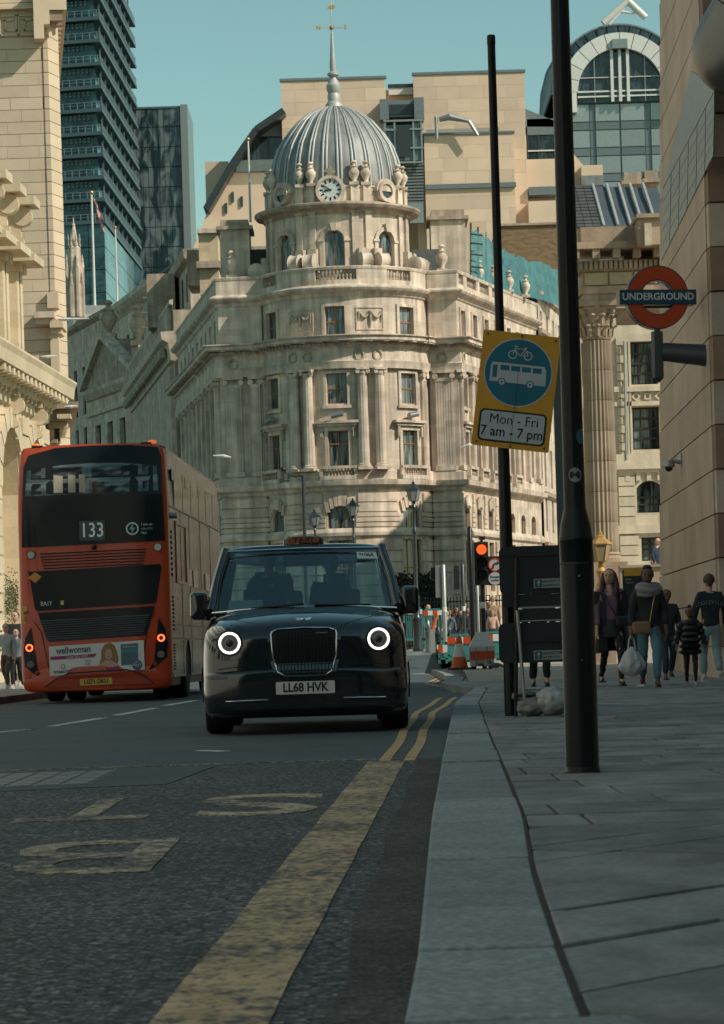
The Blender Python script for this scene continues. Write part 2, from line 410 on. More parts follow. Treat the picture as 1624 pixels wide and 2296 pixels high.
# left pavement (far side of the road)
# the next kerb stone, laid across at the very front
MB().prism([(-.10, 3.2), (-.02, 4.74), (.44, 4.80), (.62, 3.2)], -.15, .124).build('kerb_stone', M_kerb, kerb, bevel=.014)
lk = [G(x, y, .12) for x, y in ((-260, 1600), (0, 1563), (94, 1551))]
lpoly = [(-9.9, 34), (lk[0].x, lk[0].y), (lk[1].x, lk[1].y), (-5.9, 62), (-6.2, 90), (-9.9, 90)]
lp = MB().prism(lpoly, -.2, .12).build('pavement', M_slab); tag(lp, kind='structure')
# ---- markings: each a thin sheet on the road
def strip(name, pts, w, m, z=.004):
    mb = MB(); L = []; R_ = []
    for i, p in enumerate(pts):
        a = Vector(pts[max(i - 1, 0)]); b = Vector(pts[min(i + 1, len(pts) - 1)]); d = (b - a).normalized(); nn = Vector((-d.y, d.x)) * w / 2
        L.append((p[0] + nn.x, p[1] + nn.y)); R_.append((p[0] - nn.x, p[1] - nn.y))
    for i in range(len(pts) - 1): mb.prism([L[i], R_[i], R_[i + 1], L[i + 1]], .0003, .0042)
    o = mb.build(name, m); tag(o, kind='structure'); return o
strip('yellow_line', [(-.355 + (.14 + .355) * i / 20 + .003 * sin(i * 2.1), 5.2 + 13.7 * i / 20) for i in range(21)], .245, M_yel, .007)
yy = [18.9 + i * 1.2 for i in range(20)]
strip('yellow_line', [(kx(y) - .40 + .012 * sin(y * .9) - .003 * (y - 19), y) for y in yy], .075, M_yel2, .007)
strip('yellow_line', [(kx(y) - .235 + .012 * sin(y * .9 + .3) - .001 * (y - 19), y) for y in yy], .075, M_yel2, .007)
zz = [G(x, y) for x, y in ((1022, 1553), (1000, 1541), (955, 1533), (975, 1524), (990, 1518), (958, 1512), (966, 1507))]
strip('yellow_line', [(p.x, p.y) for p in zz], .06, M_yel2, .007)
strip('yellow_line', [(p.x + .16, p.y + .3) for p in zz[2:]], .06, M_yel2, .007)
for (x0, y0, x1, y1) in ((-70, 1648, 66, 1636), (115, 1629, 232, 1610), (262, 1604, 348, 1588), (372, 1582, 438, 1571)):
    a, b = G(x0, y0), G(x1, y1); strip('lane_dash', [(a.x, a.y), (b.x, b.y)], .13, M_white, .006)
a, b = G(915, 1511), G(990, 1510); strip('stop_line', [(a.x, a.y), (b.x, b.y)], .9, M_white, .006)
a, b = G(-60, 1694), G(820, 1702)
strip('surface_seam', [(-6.3, YB), (.2, YB)], .05, M_yel3, .006)
a, b = G(450, 1683), G(505, 1685); strip('lane_dash', [(a.x, a.y), (b.x, b.y)], .10, M_white, .006)
# inspection cover patch at the left edge
cv = MB(); a = G(0, 1700); 
cv.prism([(-2.5, 16.1), (-1.15, 16.5), (-1.0, 18.9), (-2.5, 18.9)], -.01, .004)
cvo = cv.build('tarmac_patch', M_asph_far); tag(cvo, kind='structure')
M_iron = mat('worn_iron', (.22, .24, .25), .45, metal=.6, var=.2, vscale=4)
ic = MB().box(-2.45, -1.62, 16.7, 18.6, -.01, .006).build('inspection_cover', mat('cover_iron', (.09, .10, .105), .5, metal=.5, var=.3)); tag(ic, 'worn iron inspection cover set in the road at the left edge', 'cover')
for i in range(9):
    for j in range(5):
        MB().box(-2.43 + j * .165, -2.30 + j * .165, 16.76 + i * .205, 16.88 + i * .205, .005, .011).build('tread_bar', M_iron, ic)
# BUS STOP lettering, laid to be read from the far side
def road_letter(ch, cx, cy, w, h):
    me = text_mesh(ch, 1.0, .004, M_yel3, bold=.006); xs = [v.co.x for v in me.vertices]; ys = [v.co.y for v in me.vertices]
    x0, x1, y0, y1 = min(xs), max(xs), min(ys), max(ys)
    for v in me.vertices:
        u = (v.co.x - x0) / (x1 - x0) - .5; t_ = (v.co.y - y0) / (y1 - y0) - .5
        v.co = Vector((cx - u * w, cy - t_ * h, .0042 if v.co.z > 0 else .0003))
    o = link('road_letter', me); tag(o, kind='structure')
for ch, cx in zip('STOP', (-.53, -1.33, -2.15, -2.95)): road_letter(ch, cx, 14.05, .62, 1.9)
for ch, cx in zip('SUB'[::-1], (-1.06, -1.86, -2.66)): road_letter(ch, cx, 10.75, .60, 1.75)
# ================================================================ stone and facade toolkit
def stone(name, c, var=.10, streak=.16, rnd=.0, rough=.85, vs=.8, bump=.01, bs=6):
    return mat(name, c, rough, block=.07, var=var, vscale=vs, var2=.05, streak=streak, rnd=rnd, bump=bump, bscale=bs)
M_port = stone('portland_stone', (.60, .485, .385), .22, .36)
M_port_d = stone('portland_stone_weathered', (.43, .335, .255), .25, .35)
M_port_s = stone('portland_stone_block', (.62, .49, .38), .22, .32, rnd=.07)
M_cream = stone('cream_stone', (.58, .455, .30), .06, .10)
M_cream_s = stone('cream_stone_block', (.57,.44,.31), .06, .08, rnd=.08)
M_carve = stone('carved_stone', (.42, .35, .26), .3, .3, vs=3)
M_lead = mat('lead_sheet', (.235, .24, .23), .55, metal=.3, var=.18, vscale=1.2, streak=.25)
M_lead_l = mat('lead_roll', (.40, .405, .39), .5, metal=.2, var=.1, vscale=2)
M_slate = mat('slate', (.075, .08, .08), .7, var=.2, vscale=2, rnd=.15)
M_wood = mat('brown_sash_wood', (.32, .135, .05), .5, var=.1)
M_darkwood = mat('dark_sash', (.05, .035, .028), .5)
M_iron_d = mat('black_iron', (.018, .02, .022), .4, spec=.5)
M_gold = mat('gilding', (.62, .36, .12), .4, metal=.7)
M_galv = mat('galvanised', (.32, .34, .34), .4, metal=.7)
M_whitepaint = mat('white_paint_pole', (.66, .64, .58), .5)
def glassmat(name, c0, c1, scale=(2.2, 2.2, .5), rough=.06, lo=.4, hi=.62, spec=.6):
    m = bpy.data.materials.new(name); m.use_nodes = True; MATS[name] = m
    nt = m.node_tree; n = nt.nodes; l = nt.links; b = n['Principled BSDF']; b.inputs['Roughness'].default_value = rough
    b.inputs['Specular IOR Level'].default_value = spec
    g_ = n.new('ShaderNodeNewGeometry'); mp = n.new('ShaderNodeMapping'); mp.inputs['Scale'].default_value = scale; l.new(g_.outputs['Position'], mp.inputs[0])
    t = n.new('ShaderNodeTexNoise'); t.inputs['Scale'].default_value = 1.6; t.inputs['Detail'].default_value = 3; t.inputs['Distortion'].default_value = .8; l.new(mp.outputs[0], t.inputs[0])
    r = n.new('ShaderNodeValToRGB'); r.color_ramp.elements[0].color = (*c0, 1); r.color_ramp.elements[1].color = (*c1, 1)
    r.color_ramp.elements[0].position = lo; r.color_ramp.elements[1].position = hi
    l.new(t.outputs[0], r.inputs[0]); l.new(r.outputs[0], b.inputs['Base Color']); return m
M_pane = glassmat('curtain_reflection_glass', (.012, .022, .028), (.20, .24, .24), (2.5, 2.5, .25))  # pale and dark streaks in the colour stand for curtains and painted reflections
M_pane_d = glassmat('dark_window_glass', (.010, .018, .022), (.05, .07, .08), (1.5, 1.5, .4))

class Fac:
    def __init__(s, pts):
        s.P = [Vector(p) for p in pts]; s.U = [0.0]
        for a, b in zip(s.P, s.P[1:]): s.U.append(s.U[-1] + (b - a).length)
        s.L = s.U[-1]
    def seg(s, u):
        for i in range(len(s.P) - 1):
            if u <= s.U[i + 1] + 1e-9: return i
        return len(s.P) - 2
    def nrm(s, u):
        i = s.seg(u); d = (s.P[i + 1] - s.P[i]).normalized(); return Vector((d.y, -d.x))
    def pt(s, u, n=0.0, z=0.0):
        i = s.seg(u); d = (s.P[i + 1] - s.P[i]).normalized(); nn = Vector((d.y, -d.x))
        for k in (i, i + 1):
            if abs(u - s.U[k]) < 1e-6 and 0 < k < len(s.P) - 1:
                d1 = (s.P[k] - s.P[k - 1]).normalized(); d2 = (s.P[k + 1] - s.P[k]).normalized()
                m_ = Vector((d1.y + d2.y, -d1.x - d2.x)); nn = m_ / max(m_.length_squared / 2, .3)
                q = s.P[k] + nn * n; return Vector((q.x, q.y, z))
        q = s.P[i] + d * (u - s.U[i]) + nn * n; return Vector((q.x, q.y, z))
    def cuts(s, u0, u1): return [u0] + [x for x in s.U if u0 + 1e-4 < x < u1 - 1e-4] + [u1]
    def box(s, mb, u0, u1, z0, z1, n0, n1):
        c = s.cuts(u0, u1)
        for a, b in zip(c, c[1:]):
            mb.hexa([s.pt(a, n1, z0), s.pt(b, n1, z0), s.pt(b, n0, z0), s.pt(a, n0, z0), s.pt(a, n1, z1), s.pt(b, n1, z1), s.pt(b, n0, z1), s.pt(a, n0, z1)])
        return mb
    def wall(s, mb, u0, u1, z0, z1, ops=(), depth=.35, n=0.0):
        us = set(s.cuts(u0, u1)); zs = {z0, z1}
        for o in ops: us |= {o[0], o[1]}; zs |= {o[2], o[3] + (o[4] if len(o) > 4 else 0)}
        us = sorted(us); zs = sorted(zs)
        def inside(u, z): return any(o[0] < u < o[1] and o[2] < z < o[3] + (o[4] if len(o) > 4 else 0) for o in ops)
        for a, b in zip(us, us[1:]):
            for c, d in zip(zs, zs[1:]):
                if not inside((a + b) / 2, (c + d) / 2):
                    mb.add([s.pt(a, n, c), s.pt(b, n, c), s.pt(b, n, d), s.pt(a, n, d)], [(0, 1, 2, 3)])
        for o in ops:
            a, b, c, d = o[:4]; rise = o[4] if len(o) > 4 else 0
            k = n - depth
            mb.add([s.pt(a, n, c), s.pt(a, k, c), s.pt(a, k, d), s.pt(a, n, d)], [(0, 1, 2, 3)])
            mb.add([s.pt(b, n, c), s.pt(b, k, c), s.pt(b, k, d), s.pt(b, n, d)], [(3, 2, 1, 0)])
            mb.add([s.pt(a, n, c), s.pt(b, n, c), s.pt(b, k, c), s.pt(a, k, c)], [(0, 1, 2, 3)])
            if not rise: mb.add([s.pt(a, n, d), s.pt(b, n, d), s.pt(b, k, d), s.pt(a, k, d)], [(3, 2, 1, 0)])
            else:
                N = 10; w = (b - a) / 2; R = (w * w + rise * rise) / (2 * rise); zc = d + rise - R
                arc = [(a + (b - a) * i / N, zc + sqrt(max(R * R - ((a + (b - a) * i / N) - (a + b) / 2) ** 2, 0))) for i in range(N + 1)]
                for (ua, za), (ub, zb) in zip(arc, arc[1:]):
                    mb.add([s.pt(ua, n, za), s.pt(ub, n, zb), s.pt(ub, n, d + rise), s.pt(ua, n, d + rise)], [(0, 1, 2, 3)])
                    mb.add([s.pt(ua, n, za), s.pt(ub, n, zb), s.pt(ub, k, zb), s.pt(ua, k, za)], [(3, 2, 1, 0)])
        return mb
    def place(s, o, u, n, z):
        """set the location of an object (a direct child of a building Empty) on the facade"""
        p = s.pt(u, n, z); nn = s.nrm(u); rz = atan2(nn.x, -nn.y)
        M = Matrix.Translation(p) @ Matrix.Rotation(rz, 4, 'Z')
        if o.parent is not None: M = world_of(o.parent).inverted() @ M
        o.location = M.to_translation(); o.rotation_euler = M.to_euler(); return o

_wc = {}
def window_on(fac, parent, u, z, w, h, nx=2, nz=2, rise=0.0, n=-.22, wood=None, glass=None, bar=.07, top=None, t=.10):
    wood = wood or M_wood; glass = glass or M_pane
    key = (round(w, 2), round(h, 2), nx, nz, round(rise, 2), wood.name, glass.name, bar, top)
    if key not in _wc:
        mb = MB(); H_ = h + rise
        mb.box(-w / 2, -w / 2 + bar, 0, t, 0, h); mb.box(w / 2 - bar, w / 2, 0, t, 0, h)
        mb.box(-w / 2 + bar, w / 2 - bar, 0, t, 0, bar)
        if rise:
            N = 10; R = ((w / 2) ** 2 + rise ** 2) / (2 * rise); zc = H_ - R
            arc = [(-w / 2 + w * i / N, zc + sqrt(max(R * R - (-w / 2 + w * i / N) ** 2, 0))) for i in range(N + 1)]
            for (a, za), (b, zb) in zip(arc, arc[1:]): mb.prism_xz([(a, za - bar), (b, zb - bar), (b, zb), (a, za)], 0, t)
        else: mb.box(-w / 2 + bar, w / 2 - bar, 0, t, h - bar, h)
        zr = [bar + (h - 2 * bar) * i / nz for i in range(nz + 1)]
        if top: zr = [bar, h * top, h if rise else h - bar]; 
        for z_ in zr[1:-1]: mb.box(-w / 2 + bar, w / 2 - bar, -.01, t, z_ - .04, z_ + .04)
        for i in range(1, nx):
            x = -w / 2 + w * i / nx; mb.box(x - .025, x + .025, .015, t - .01, bar, h - (0 if rise else bar))
        me = mb.build('window_frame', wood); fm = me.data; bpy.data.objects.remove(me)
        xs = [-w / 2 + bar + (w - 2 * bar) * i / nx for i in range(nx + 1)]
        pm = []
        for i in range(nx):
            for j in range(len(zr) - 1):
                x0, x1, z0, z1 = xs[i] + .01, xs[i + 1] - .01, zr[j] + .01, zr[j + 1] - .01
                q = MB()
                if rise and j == len(zr) - 2:
                    pts = [(x0, z0), (x1, z0)] + [(x1 + (x0 - x1) * k / 5, zc - .03 + sqrt(max(R * R - (x1 + (x0 - x1) * k / 5) ** 2, 0))) for k in range(6)]
                    q.prism_xz(pts, .05, .07)
                else: q.box(x0, x1, .05, .07, z0, z1)
                o = q.build('pane', glass); pm.append(o.data); bpy.data.objects.remove(o)
        _wc[key] = (fm, pm)
    fm, pm = _wc[key]
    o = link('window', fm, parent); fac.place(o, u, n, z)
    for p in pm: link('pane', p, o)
    return o
def back_wall(fac, parent, u0, u1, z0, z1, n=-.6):
    mb = MB(); fac.box(mb, u0, u1, z0, z1, n - .3, n); return mb

def baluster_mesh(mb, p, h, r=.08, n=6):
    mb.lathe([(r * .8, 0), (r, h * .12), (r * .5, h * .2), (r, h * .42), (r * .45, h * .75), (r * .8, h * .9), (r * .8, h)], n, o=p)
def column_mb(mb, p, r, h, n=24, flutes=16, cap=True):
    b = r * 1.35
    mb.box(p[0] - b, p[0] + b, p[1] - b, p[1] + b, p[2], p[2] + r * .45)
    mb.lathe([(r * 1.3, r * .45), (r * 1.35, r * .65), (r * 1.12, r * .85), (r * 1.2, r), (r, r * 1.15)], n, o=p)
    ch = 1.25 * r if cap else .6 * r
    mb.lathe([(r, r * 1.15), (r * .99, h * .35), (r * .86, h - ch)], flutes * 4, o=p, flute=flutes, fd=.09)
    mb.lathe([(r * .9, h - ch), (r * .98, h - ch + .1 * r), (r * .95, h - ch * .5)], n, o=p)
    for sx in (-1, 1):      # ionic scrolls
        for sy in (-1, 1):
            mb.tube([(p[0] + sx * r * .95, p[1] + sy * r * .55, p[2] + h - ch * .55), (p[0] + sx * r * .95, p[1] + sy * r * .95, p[2] + h - ch * .55)], r * .38, 10)
    mb.box(p[0] - r * 1.2, p[0] + r * 1.2, p[1] - r * 1.1, p[1] + r * 1.1, p[2] + h - ch * .3, p[2] + h)
def urn_mb(mb, p, h):
    r = h * .21
    mb.box(p[0] - r * .9, p[0] + r * .9, p[1] - r * .9, p[1] + r * .9, p[2], p[2] + h * .12)
    mb.lathe([(r * .5, h * .12), (r * .35, h * .2), (r * .95, h * .42), (r, h * .55), (r * .6, h * .68), (r * .75, h * .74), (r * .35, h * .78), (r * .3, h * .84), (r * .6, h * .91), (r * .4, h * .975), (.001, h)], 12, o=p)
# ================================================================ domed corner building
def zc(y): return ZA(y, 196.3, 750)
DB = thing('corner_building', 'curved Portland stone corner building with clock and ribbed lead dome', 'building', (-.5, 203, 0))
AX = radians(-6.5); BC = Vector((-.52, 202.0)); BR = 6.0
arc = [(BC.x + BR * sin(AX + radians(a)), BC.y - BR * cos(AX + radians(a))) for a in range(-68, 81, 4)]
path = [(-14.3, 233), (-9.4, 200.4), (-6.35, 200.1)] + arc + [(5.35, 200), (7.3, 199.7), (14.2, 221)]
fc = Fac(path)
U_A = fc.U[1]; U_B = fc.U[3]; U_C = fc.U[3 + len(arc) - 1]; U_D = fc.U[-2]
def ub(deg): return U_B + BR * radians(deg + 68)      # angle on the bow, relative to its axis
zg = [zc(y) for y in (1205, 1186, 1103, 1078, 1056, 828, 800, 770, 765, 755, 686, 668, 645, 640, 598)]
(z_str0, z_str1, z_c1a, z_c1b, z_ped, z_cap, z_fr, z_co0, z_co1, z_at0, z_at1, z_c2a, z_c2b, z_ba0, z_ba1) = zg
ops1 = []; W0 = (-51.5, 0, 51.5)
wins = []   # (u, z, w, h, nx, nz, rise)
for a in W0:
    u = ub(a)
    wins.append((u, zc(1340), 1.75, zc(1212) - zc(1340), 3, 2, 0))
    wins.append((u, zc(1192), 1.85 if a == 0 else 1.6, zc(1150) - zc(1192), 3, 1, .45))
    wins.append((u, zc(1052), 1.4, zc(967) - zc(1052), 2, 0, 0))
    wins.append((u, zc(906), 1.4, zc(838) - zc(906), 2, 2, 0))
    wins.append((u, zc(756), 1.35, zc(688) - zc(756), 2, 2, 0))
L1 = fc.U[1]; nL = 9
flankL = [L1 - 2.6 - i * 3.45 for i in range(nL)]
flankR = [U_D + 1.35 + i * 3.1 for i in range(7)]
for u in flankL + flankR:
    wins.append((u, zc(1330), 1.3, zc(1215) - zc(1330), 2, 2, 0)); wins.append((u, zc(1190), 1.3, zc(1150) - zc(1190), 2, 1, .35))
    wins.append((u, zc(1052), 1.15, zc(967) - zc(1052), 2, 2, 0)); wins.append((u, zc(906), 1.15, zc(838) - zc(906), 2, 2, 0))
    wins.append((u, zc(756), 1.1, zc(688) - zc(756), 2, 2, 0))
def rng(z0, z1): return [(u - w / 2, u + w / 2, z, z + h) + ((r,) if r else ()) for u, z, w, h, nx, nz, r in wins if z0 <= z < z1]
wallmb = MB()
fc.wall(wallmb, 0, fc.L, 0, z_c1a, rng(0, z_c1a - 1)); fc.wall(wallmb, 0, fc.L, z_c1a, z_cap, rng(z_c1a - 1, z_cap)); fc.wall(wallmb, 0, fc.L, z_cap, z_ba0, rng(z_cap, z_ba0))
wallmb.build('wall', M_port, DB)
core = MB(); core.prism([(x + (0.9 if x < 0 else -.9) , y + .9) for x, y in path[:3]] + [(BC.x + (BR - .7) * sin(radians(a)), BC.y - (BR - .7) * cos(radians(a))) for a in range(-70, 75, 10)] + [(6.5, 201.2), (13, 221), (13, 233)], 0, z_ba0 - .1)
core.build('interior', mat('dark_room', (.02, .022, .024), .9), DB)
for u, z, w, h, nx, nz, r in wins:
    if nz == 0: window_on(fc, DB, u, z, w, h, nx, 2, r, top=.66)
    else: window_on(fc, DB, u, z, w, h, nx, nz, r)
# rusticated courses on the lowest storeys, each course between two windows its own stone band
def courses(z0, z1, n, spans, out=.09):
    hh = (z1 - z0) / n
    for k in range(n):
        for a, b in spans:
            mb = MB(); fc.box(mb, a, b, z0 + k * hh + .035, z0 + (k + 1) * hh - .035, -.02, out + (.03 if k % 2 else 0)); mb.build('stone_course', M_port_s, DB)
def spans_between(us, w, lo, hi):
    e = [lo]; 
    for u in sorted(us): e += [u - w / 2, u + w / 2]
    e.append(hi); return [(e[i], e[i + 1]) for i in range(0, len(e), 2) if e[i + 1] - e[i] > .1]
g_us = [ub(a) for a in W0] + flankR[:4] + flankL[:3]
lo_, hi_ = flankL[2] - 1.5, flankR[3] + 1.5
courses(.4, zc(1212), 10, spans_between(g_us, 2.0, lo_, hi_)); courses(z_str1 + .05, zc(1150), 3, spans_between(g_us, 2.1, lo_, hi_))
courses(zc(1150), z_c1a - .1, 2, spans_between(g_us, 2.5, lo_, hi_))
# voussoirs above the arches
for u in g_us:
    w = 1.95
    for k in range(-3, 4):
        if abs(k) == 3 and u not in [ub(a) for a in W0]: continue
        mb = MB(); z0 = zc(1150) + .48 - .05 * k * k; a0 = u + k * .27; sp = .05 * k
        mb.hexa([fc.pt(a0 - .12, .16, z0), fc.pt(a0 + .12, .16, z0), fc.pt(a0 + .12, 0, z0), fc.pt(a0 - .12, 0, z0),
                 fc.pt(a0 - .14 + sp, .16, z0 + .72), fc.pt(a0 + .14 + sp, .16, z0 + .72), fc.pt(a0 + .14 + sp, 0, z0 + .72), fc.pt(a0 - .14 + sp, 0, z0 + .72)])
        mb.build('voussoir', M_port_s, DB)
# cornices
def cor(name, prof, m=M_port): MB().sweep(path, prof).build(name, m, DB)
cor('string_course', [(0, z_str0), (.22, z_str0 + .08), (.25, z_str0 + .3), (.1, z_str1), (0, z_str1 + .02)])
cor('cornice', [(0, z_c1a), (.15, z_c1a + .1), (.2, z_c1a + .3), (.55, z_c1a + .42), (.6, z_c1b - .12), (.62, z_c1b), (0, z_c1b + .05)])
cor('pedestal_course', [(0, z_c1b), (.28, z_c1b + .02), (.28, z_ped - .1), (.2, z_ped), (0, z_ped)])
cor('architrave', [(0, z_cap), (.32, z_cap), (.36, z_cap + .25), (.42, z_cap + .5), (.3, z_cap + .56), (.25, z_fr + .5), (.35, z_co0 - .28), (.5, z_co0 - .2), (.5, z_co0), (0, z_co0 + .01)])
cor('main_cornice', [(0, z_co0), (.95, z_co0 + .05), (1.05, z_co0 + .1), (1.05, z_co0 + .3), (1.2, z_co1 + .25), (1.2, z_co1 + .32), (0, z_at0 - .1)])
cor('attic_cornice', [(0, z_c2a), (.12, z_c2a + .1), (.2, z_c2a + .3), (.5, z_c2b - .25), (.6, z_c2b - .1), (.6, z_c2b), (0, z_ba0 + .1)])
cor('parapet_base', [(-.4, z_ba0 - .05), (.12, z_ba0 - .05), (.12, z_ba0 + .35), (-.4, z_ba0 + .35)])
cor('parapet_rail', [(-.35, z_ba1 - .22), (.16, z_ba1 - .22), (.2, z_ba1 - .05), (.16, z_ba1), (-.35, z_ba1)])
# dentils under the main cornice (far too many and small to pick apart)
de = MB(); u = 20.0
while u < fc.L - 2:
    fc.box(de, u, u + .16, z_co0 - .22, z_co0 - .02, .45, .62); u += .33
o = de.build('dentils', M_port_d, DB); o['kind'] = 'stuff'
for i in range(46):
    u = U_A - 12 + i * 1.02
    if u > fc.L - .5: break
    mb = MB(); fc.box(mb, u, u + .34, z_co0 + .0, z_co0 + .2, .5, .98); mb.build('modillion', M_port, DB)
# columns of the giant order
for a in (-28.5, -18.5, 16.2, 27.5):
    p = fc.pt(ub(a), .32, z_ped); mb = MB(Matrix.Translation(p) @ Matrix.Rotation(AX + radians(a), 4, 'Z')); column_mb(mb, (0, 0, 0), .38, z_cap - z_ped, flutes=12); mb.build('column', M_port, DB, smooth=50)
def pilaster(u, w, n=.22, m=M_port):
    h = z_cap - z_ped; mb = MB()
    fc.box(mb, u - w / 2 - .1, u + w / 2 + .1, z_ped, z_ped + .35, 0, n + .1)
    k = max(5, int(w / .16)); 
    for i in range(k): fc.box(mb, u - w / 2 + w * i / k + .02, u - w / 2 + w * (i + 1) / k - .02, z_ped + .35, z_cap - .75, 0, n)
    fc.box(mb, u - w / 2, u + w / 2, z_ped + .35, z_cap - .75, 0, n - .05)
    fc.box(mb, u - w / 2 - .02, u + w / 2 + .02, z_cap - .75, z_cap - .5, 0, n + .03)
    for s_ in (-1, 1):
        c = u + s_ * (w / 2 - .02); mb.tube([fc.pt(c, .02, z_cap - .38), fc.pt(c, n + .18, z_cap - .38)], .2, 8)
    fc.box(mb, u - w / 2 - .16, u + w / 2 + .16, z_cap - .16, z_cap, 0, n + .16)
    mb.build('pilaster', m, DB)
for u, w in ((U_A + .95, 1.15), (U_A + 2.5, .7), (ub(-66), .5), (ub(67), .55), (U_D - 1.0, 1.25), (U_D + .35, .5)): pilaster(u, w)
for u in flankL: pilaster(u + 1.72, .95, .35); 
for u in flankR: pilaster(u + 1.5, .7, .3)
# window dressings on the bow and right flank
for a, u in [(a, ub(a)) for a in W0] + [(99, x) for x in flankR[:5]]:
    s_ = 1.0 if a != 99 else .8
    mb = MB(); z = zc(950); fc.box(mb, u - 1.45 * s_, u + 1.45 * s_, z, z + .18, 0, .5); fc.box(mb, u - 1.3 * s_, u + 1.3 * s_, z - .2, z, 0, .34); fc.box(mb, u - 1.2 * s_, u + 1.2 * s_, z - .5, z - .2, 0, .15)
    mb.build('window_hood', M_port, DB)
    for sx in (-1, 1):
        mb = MB(); fc.box(mb, u + sx * 1.1 * s_ - .1, u + sx * 1.1 * s_ + .1, z - .95, z - .22, 0, .28); mb.build('bracket', M_carve, DB)
    for (zb, zt, w) in ((zc(1052), zc(967), 1.4 * s_), (zc(906), zc(838), 1.4 * s_), (zc(756), zc(688), 1.35 * s_)):
        mb = MB(); w2 = w / 2
        fc.box(mb, u - w2 - .22, u - w2 - .01, zb - .15, zt + .2, 0, .12); fc.box(mb, u + w2 + .01, u + w2 + .22, zb - .15, zt + .2, 0, .12)
        fc.box(mb, u - w2 - .01, u + w2 + .01, zt + .01, zt + .2, 0, .12); fc.box(mb, u - w2 - .3, u + w2 + .3, zb - .32, zb - .12, 0, .2)
        mb.build('architrave_frame', M_port, DB)
    # small balcony
    zb = z_ped - .55; mb = MB(); fc.box(mb, u - 1.15 * s_, u + 1.15 * s_, z_c1b + .02, z_c1b + .3, .28, .62); fc.box(mb, u - 1.2 * s_, u + 1.2 * s_, z_ped + .1, z_ped + .3, .3, .66)
    for q in (-1.1, 1.1): fc.box(mb, u + q * s_ - .12, u + q * s_ + .12, z_c1b + .3, z_ped + .1, .3, .62)
    mb.build('balcony', M_port, DB)
    mb = MB()
    for k in range(-4, 5): baluster_mesh(mb, fc.pt(u + k * .21 * s_, .46, z_c1b + .3), z_ped + .1 - z_c1b - .3, .075)
    o = mb.build('balusters', M_port_d, DB); o['kind'] = 'stuff'
# garland panels and wreaths
for a in (-24, 23.5):
    u = ub(a); z0, z1 = zc(742), zc(690)
    mb = MB(); 
    for (x0, x1, y0, y1) in ((-1, -.92, z0, z1), (.92, 1, z0, z1), (-.92, .92, z0, z0 + .08), (-.92, .92, z1 - .08, z1)): fc.box(mb, u + x0, u + x1, y0, y1, -.005, .07)
    mb.build('panel_moulding', M_port, DB)
    mb = MB(); zt = z1 - .32
    for s_ in (-1, 1):
        mb.tube([fc.pt(u + s_ * (.08 + .70 * t), .1, zt - .42 * sin(pi * t)) for t in [i / 8 for i in range(9)]], [.05 + .07 * sin(pi * i / 8) for i in range(9)], 6)
        mb.tube([fc.pt(u + s_ * .8, .09, zt), fc.pt(u + s_ * .82, .09, zt - .7)], [.09, .03], 6)
    mb.tube([fc.pt(u, .1, zt + .05), fc.pt(u, .1, zt - .6), fc.pt(u, .08, zt - 1.15)], [.11, .1, .03], 6); mb.ball(fc.pt(u, .12, zt - .05), .16, 8)
    mb.build('garland', M_carve, DB, smooth=60)
for u in [ub(a) for a in (-29, -18.5, 15, 27)] + [U_A + 1.0, U_D - 1.1, U_D + .4]:
    mb = MB(); c = fc.pt(u, .3, (zc(812) + zc(786)) / 2); n_ = fc.nrm(u); t_ = Vector((-n_.y, n_.x, 0))
    mb.tube([c + t_ * .3 * cos(k * pi / 8) + Vector((0, 0, .33 * sin(k * pi / 8))) for k in range(17)], .09, 6, cap=False); mb.build('wreath', M_carve, DB, smooth=60)
# balustrade of the parapet
bal = MB(); pz = (z_ba0 + .35, z_ba1 - .22); piers = []
for (a, b) in ((ub(-62), ub(-44)), (ub(-12), ub(15)), (ub(36), ub(56)), (U_D - .2 + .6, U_D + 1.6)):
    k = max(5, int((b - a) / .24))
    for i in range(k): baluster_mesh(bal, fc.pt(a + (b - a) * (i + .5) / k, -.1, pz[0]), pz[1] - pz[0], .085)
for i in range(3):
    a = U_D + 2.6 + i * 3.4
    for k in range(9): baluster_mesh(bal, fc.pt(a + k * .25, -.1, pz[0]), pz[1] - pz[0], .085)
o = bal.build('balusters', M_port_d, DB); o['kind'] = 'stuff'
for (a, b) in ((0, ub(-62)), (ub(-44), ub(-12)), (ub(15), ub(36)), (ub(56), U_D + .4), (U_D + 1.6, U_D + 2.5), (U_D + 5.0, U_D + 5.9), (U_D + 8.4, U_D + 9.3), (U_D + 11.8, fc.L)):
    mb = MB(); fc.box(mb, a, b, pz[0], pz[1], -.32, .12); mb.build('parapet_pier', M_port, DB)
roof = MB(); roof.prism([(x * .93, y + .9) for x, y in path], z_ba0 - .3, z_ba0 + .3); roof.build('roof', M_lead, DB)
# volutes standing on the parapet
DC = Vector((-.83, 203.0))
for a in (-77, -29, -19, 18, 30, 64, 76):
    p = Vector((DC.x + 5.9 * sin(radians(a)), DC.y - 5.9 * cos(radians(a)), z_ba1 - .15)); T = Matrix.Translation(p) @ Matrix.Rotation(radians(a), 4, 'Z')
    mb = MB(T); prof = []
    pts = [(-.0 + .62 * cos(t), .62 + .62 * sin(t)) for t in [radians(x) for x in range(-90, 181, 30)]]
    poly = [(-.9, 0), (.2, 0)] + pts[1:8] + [(-.9, .5)]
    # scroll as a fat disc on its side, axis across
    mb.tube([(-.42, -.15, .62), (-.36, -.15, .62), (-.3, -.15, .62), (.3, -.15, .62), (.36, -.15, .62), (.42, -.15, .62)], [.5, .62, .56, .56, .62, .5], 16)
    mb.box(-.36, .36, -.6, .9, 0, .5); mb.box(-.3, .3, .3, 1.3, .5, 1.6)
    mb.build('scroll', M_port, DB, smooth=45)
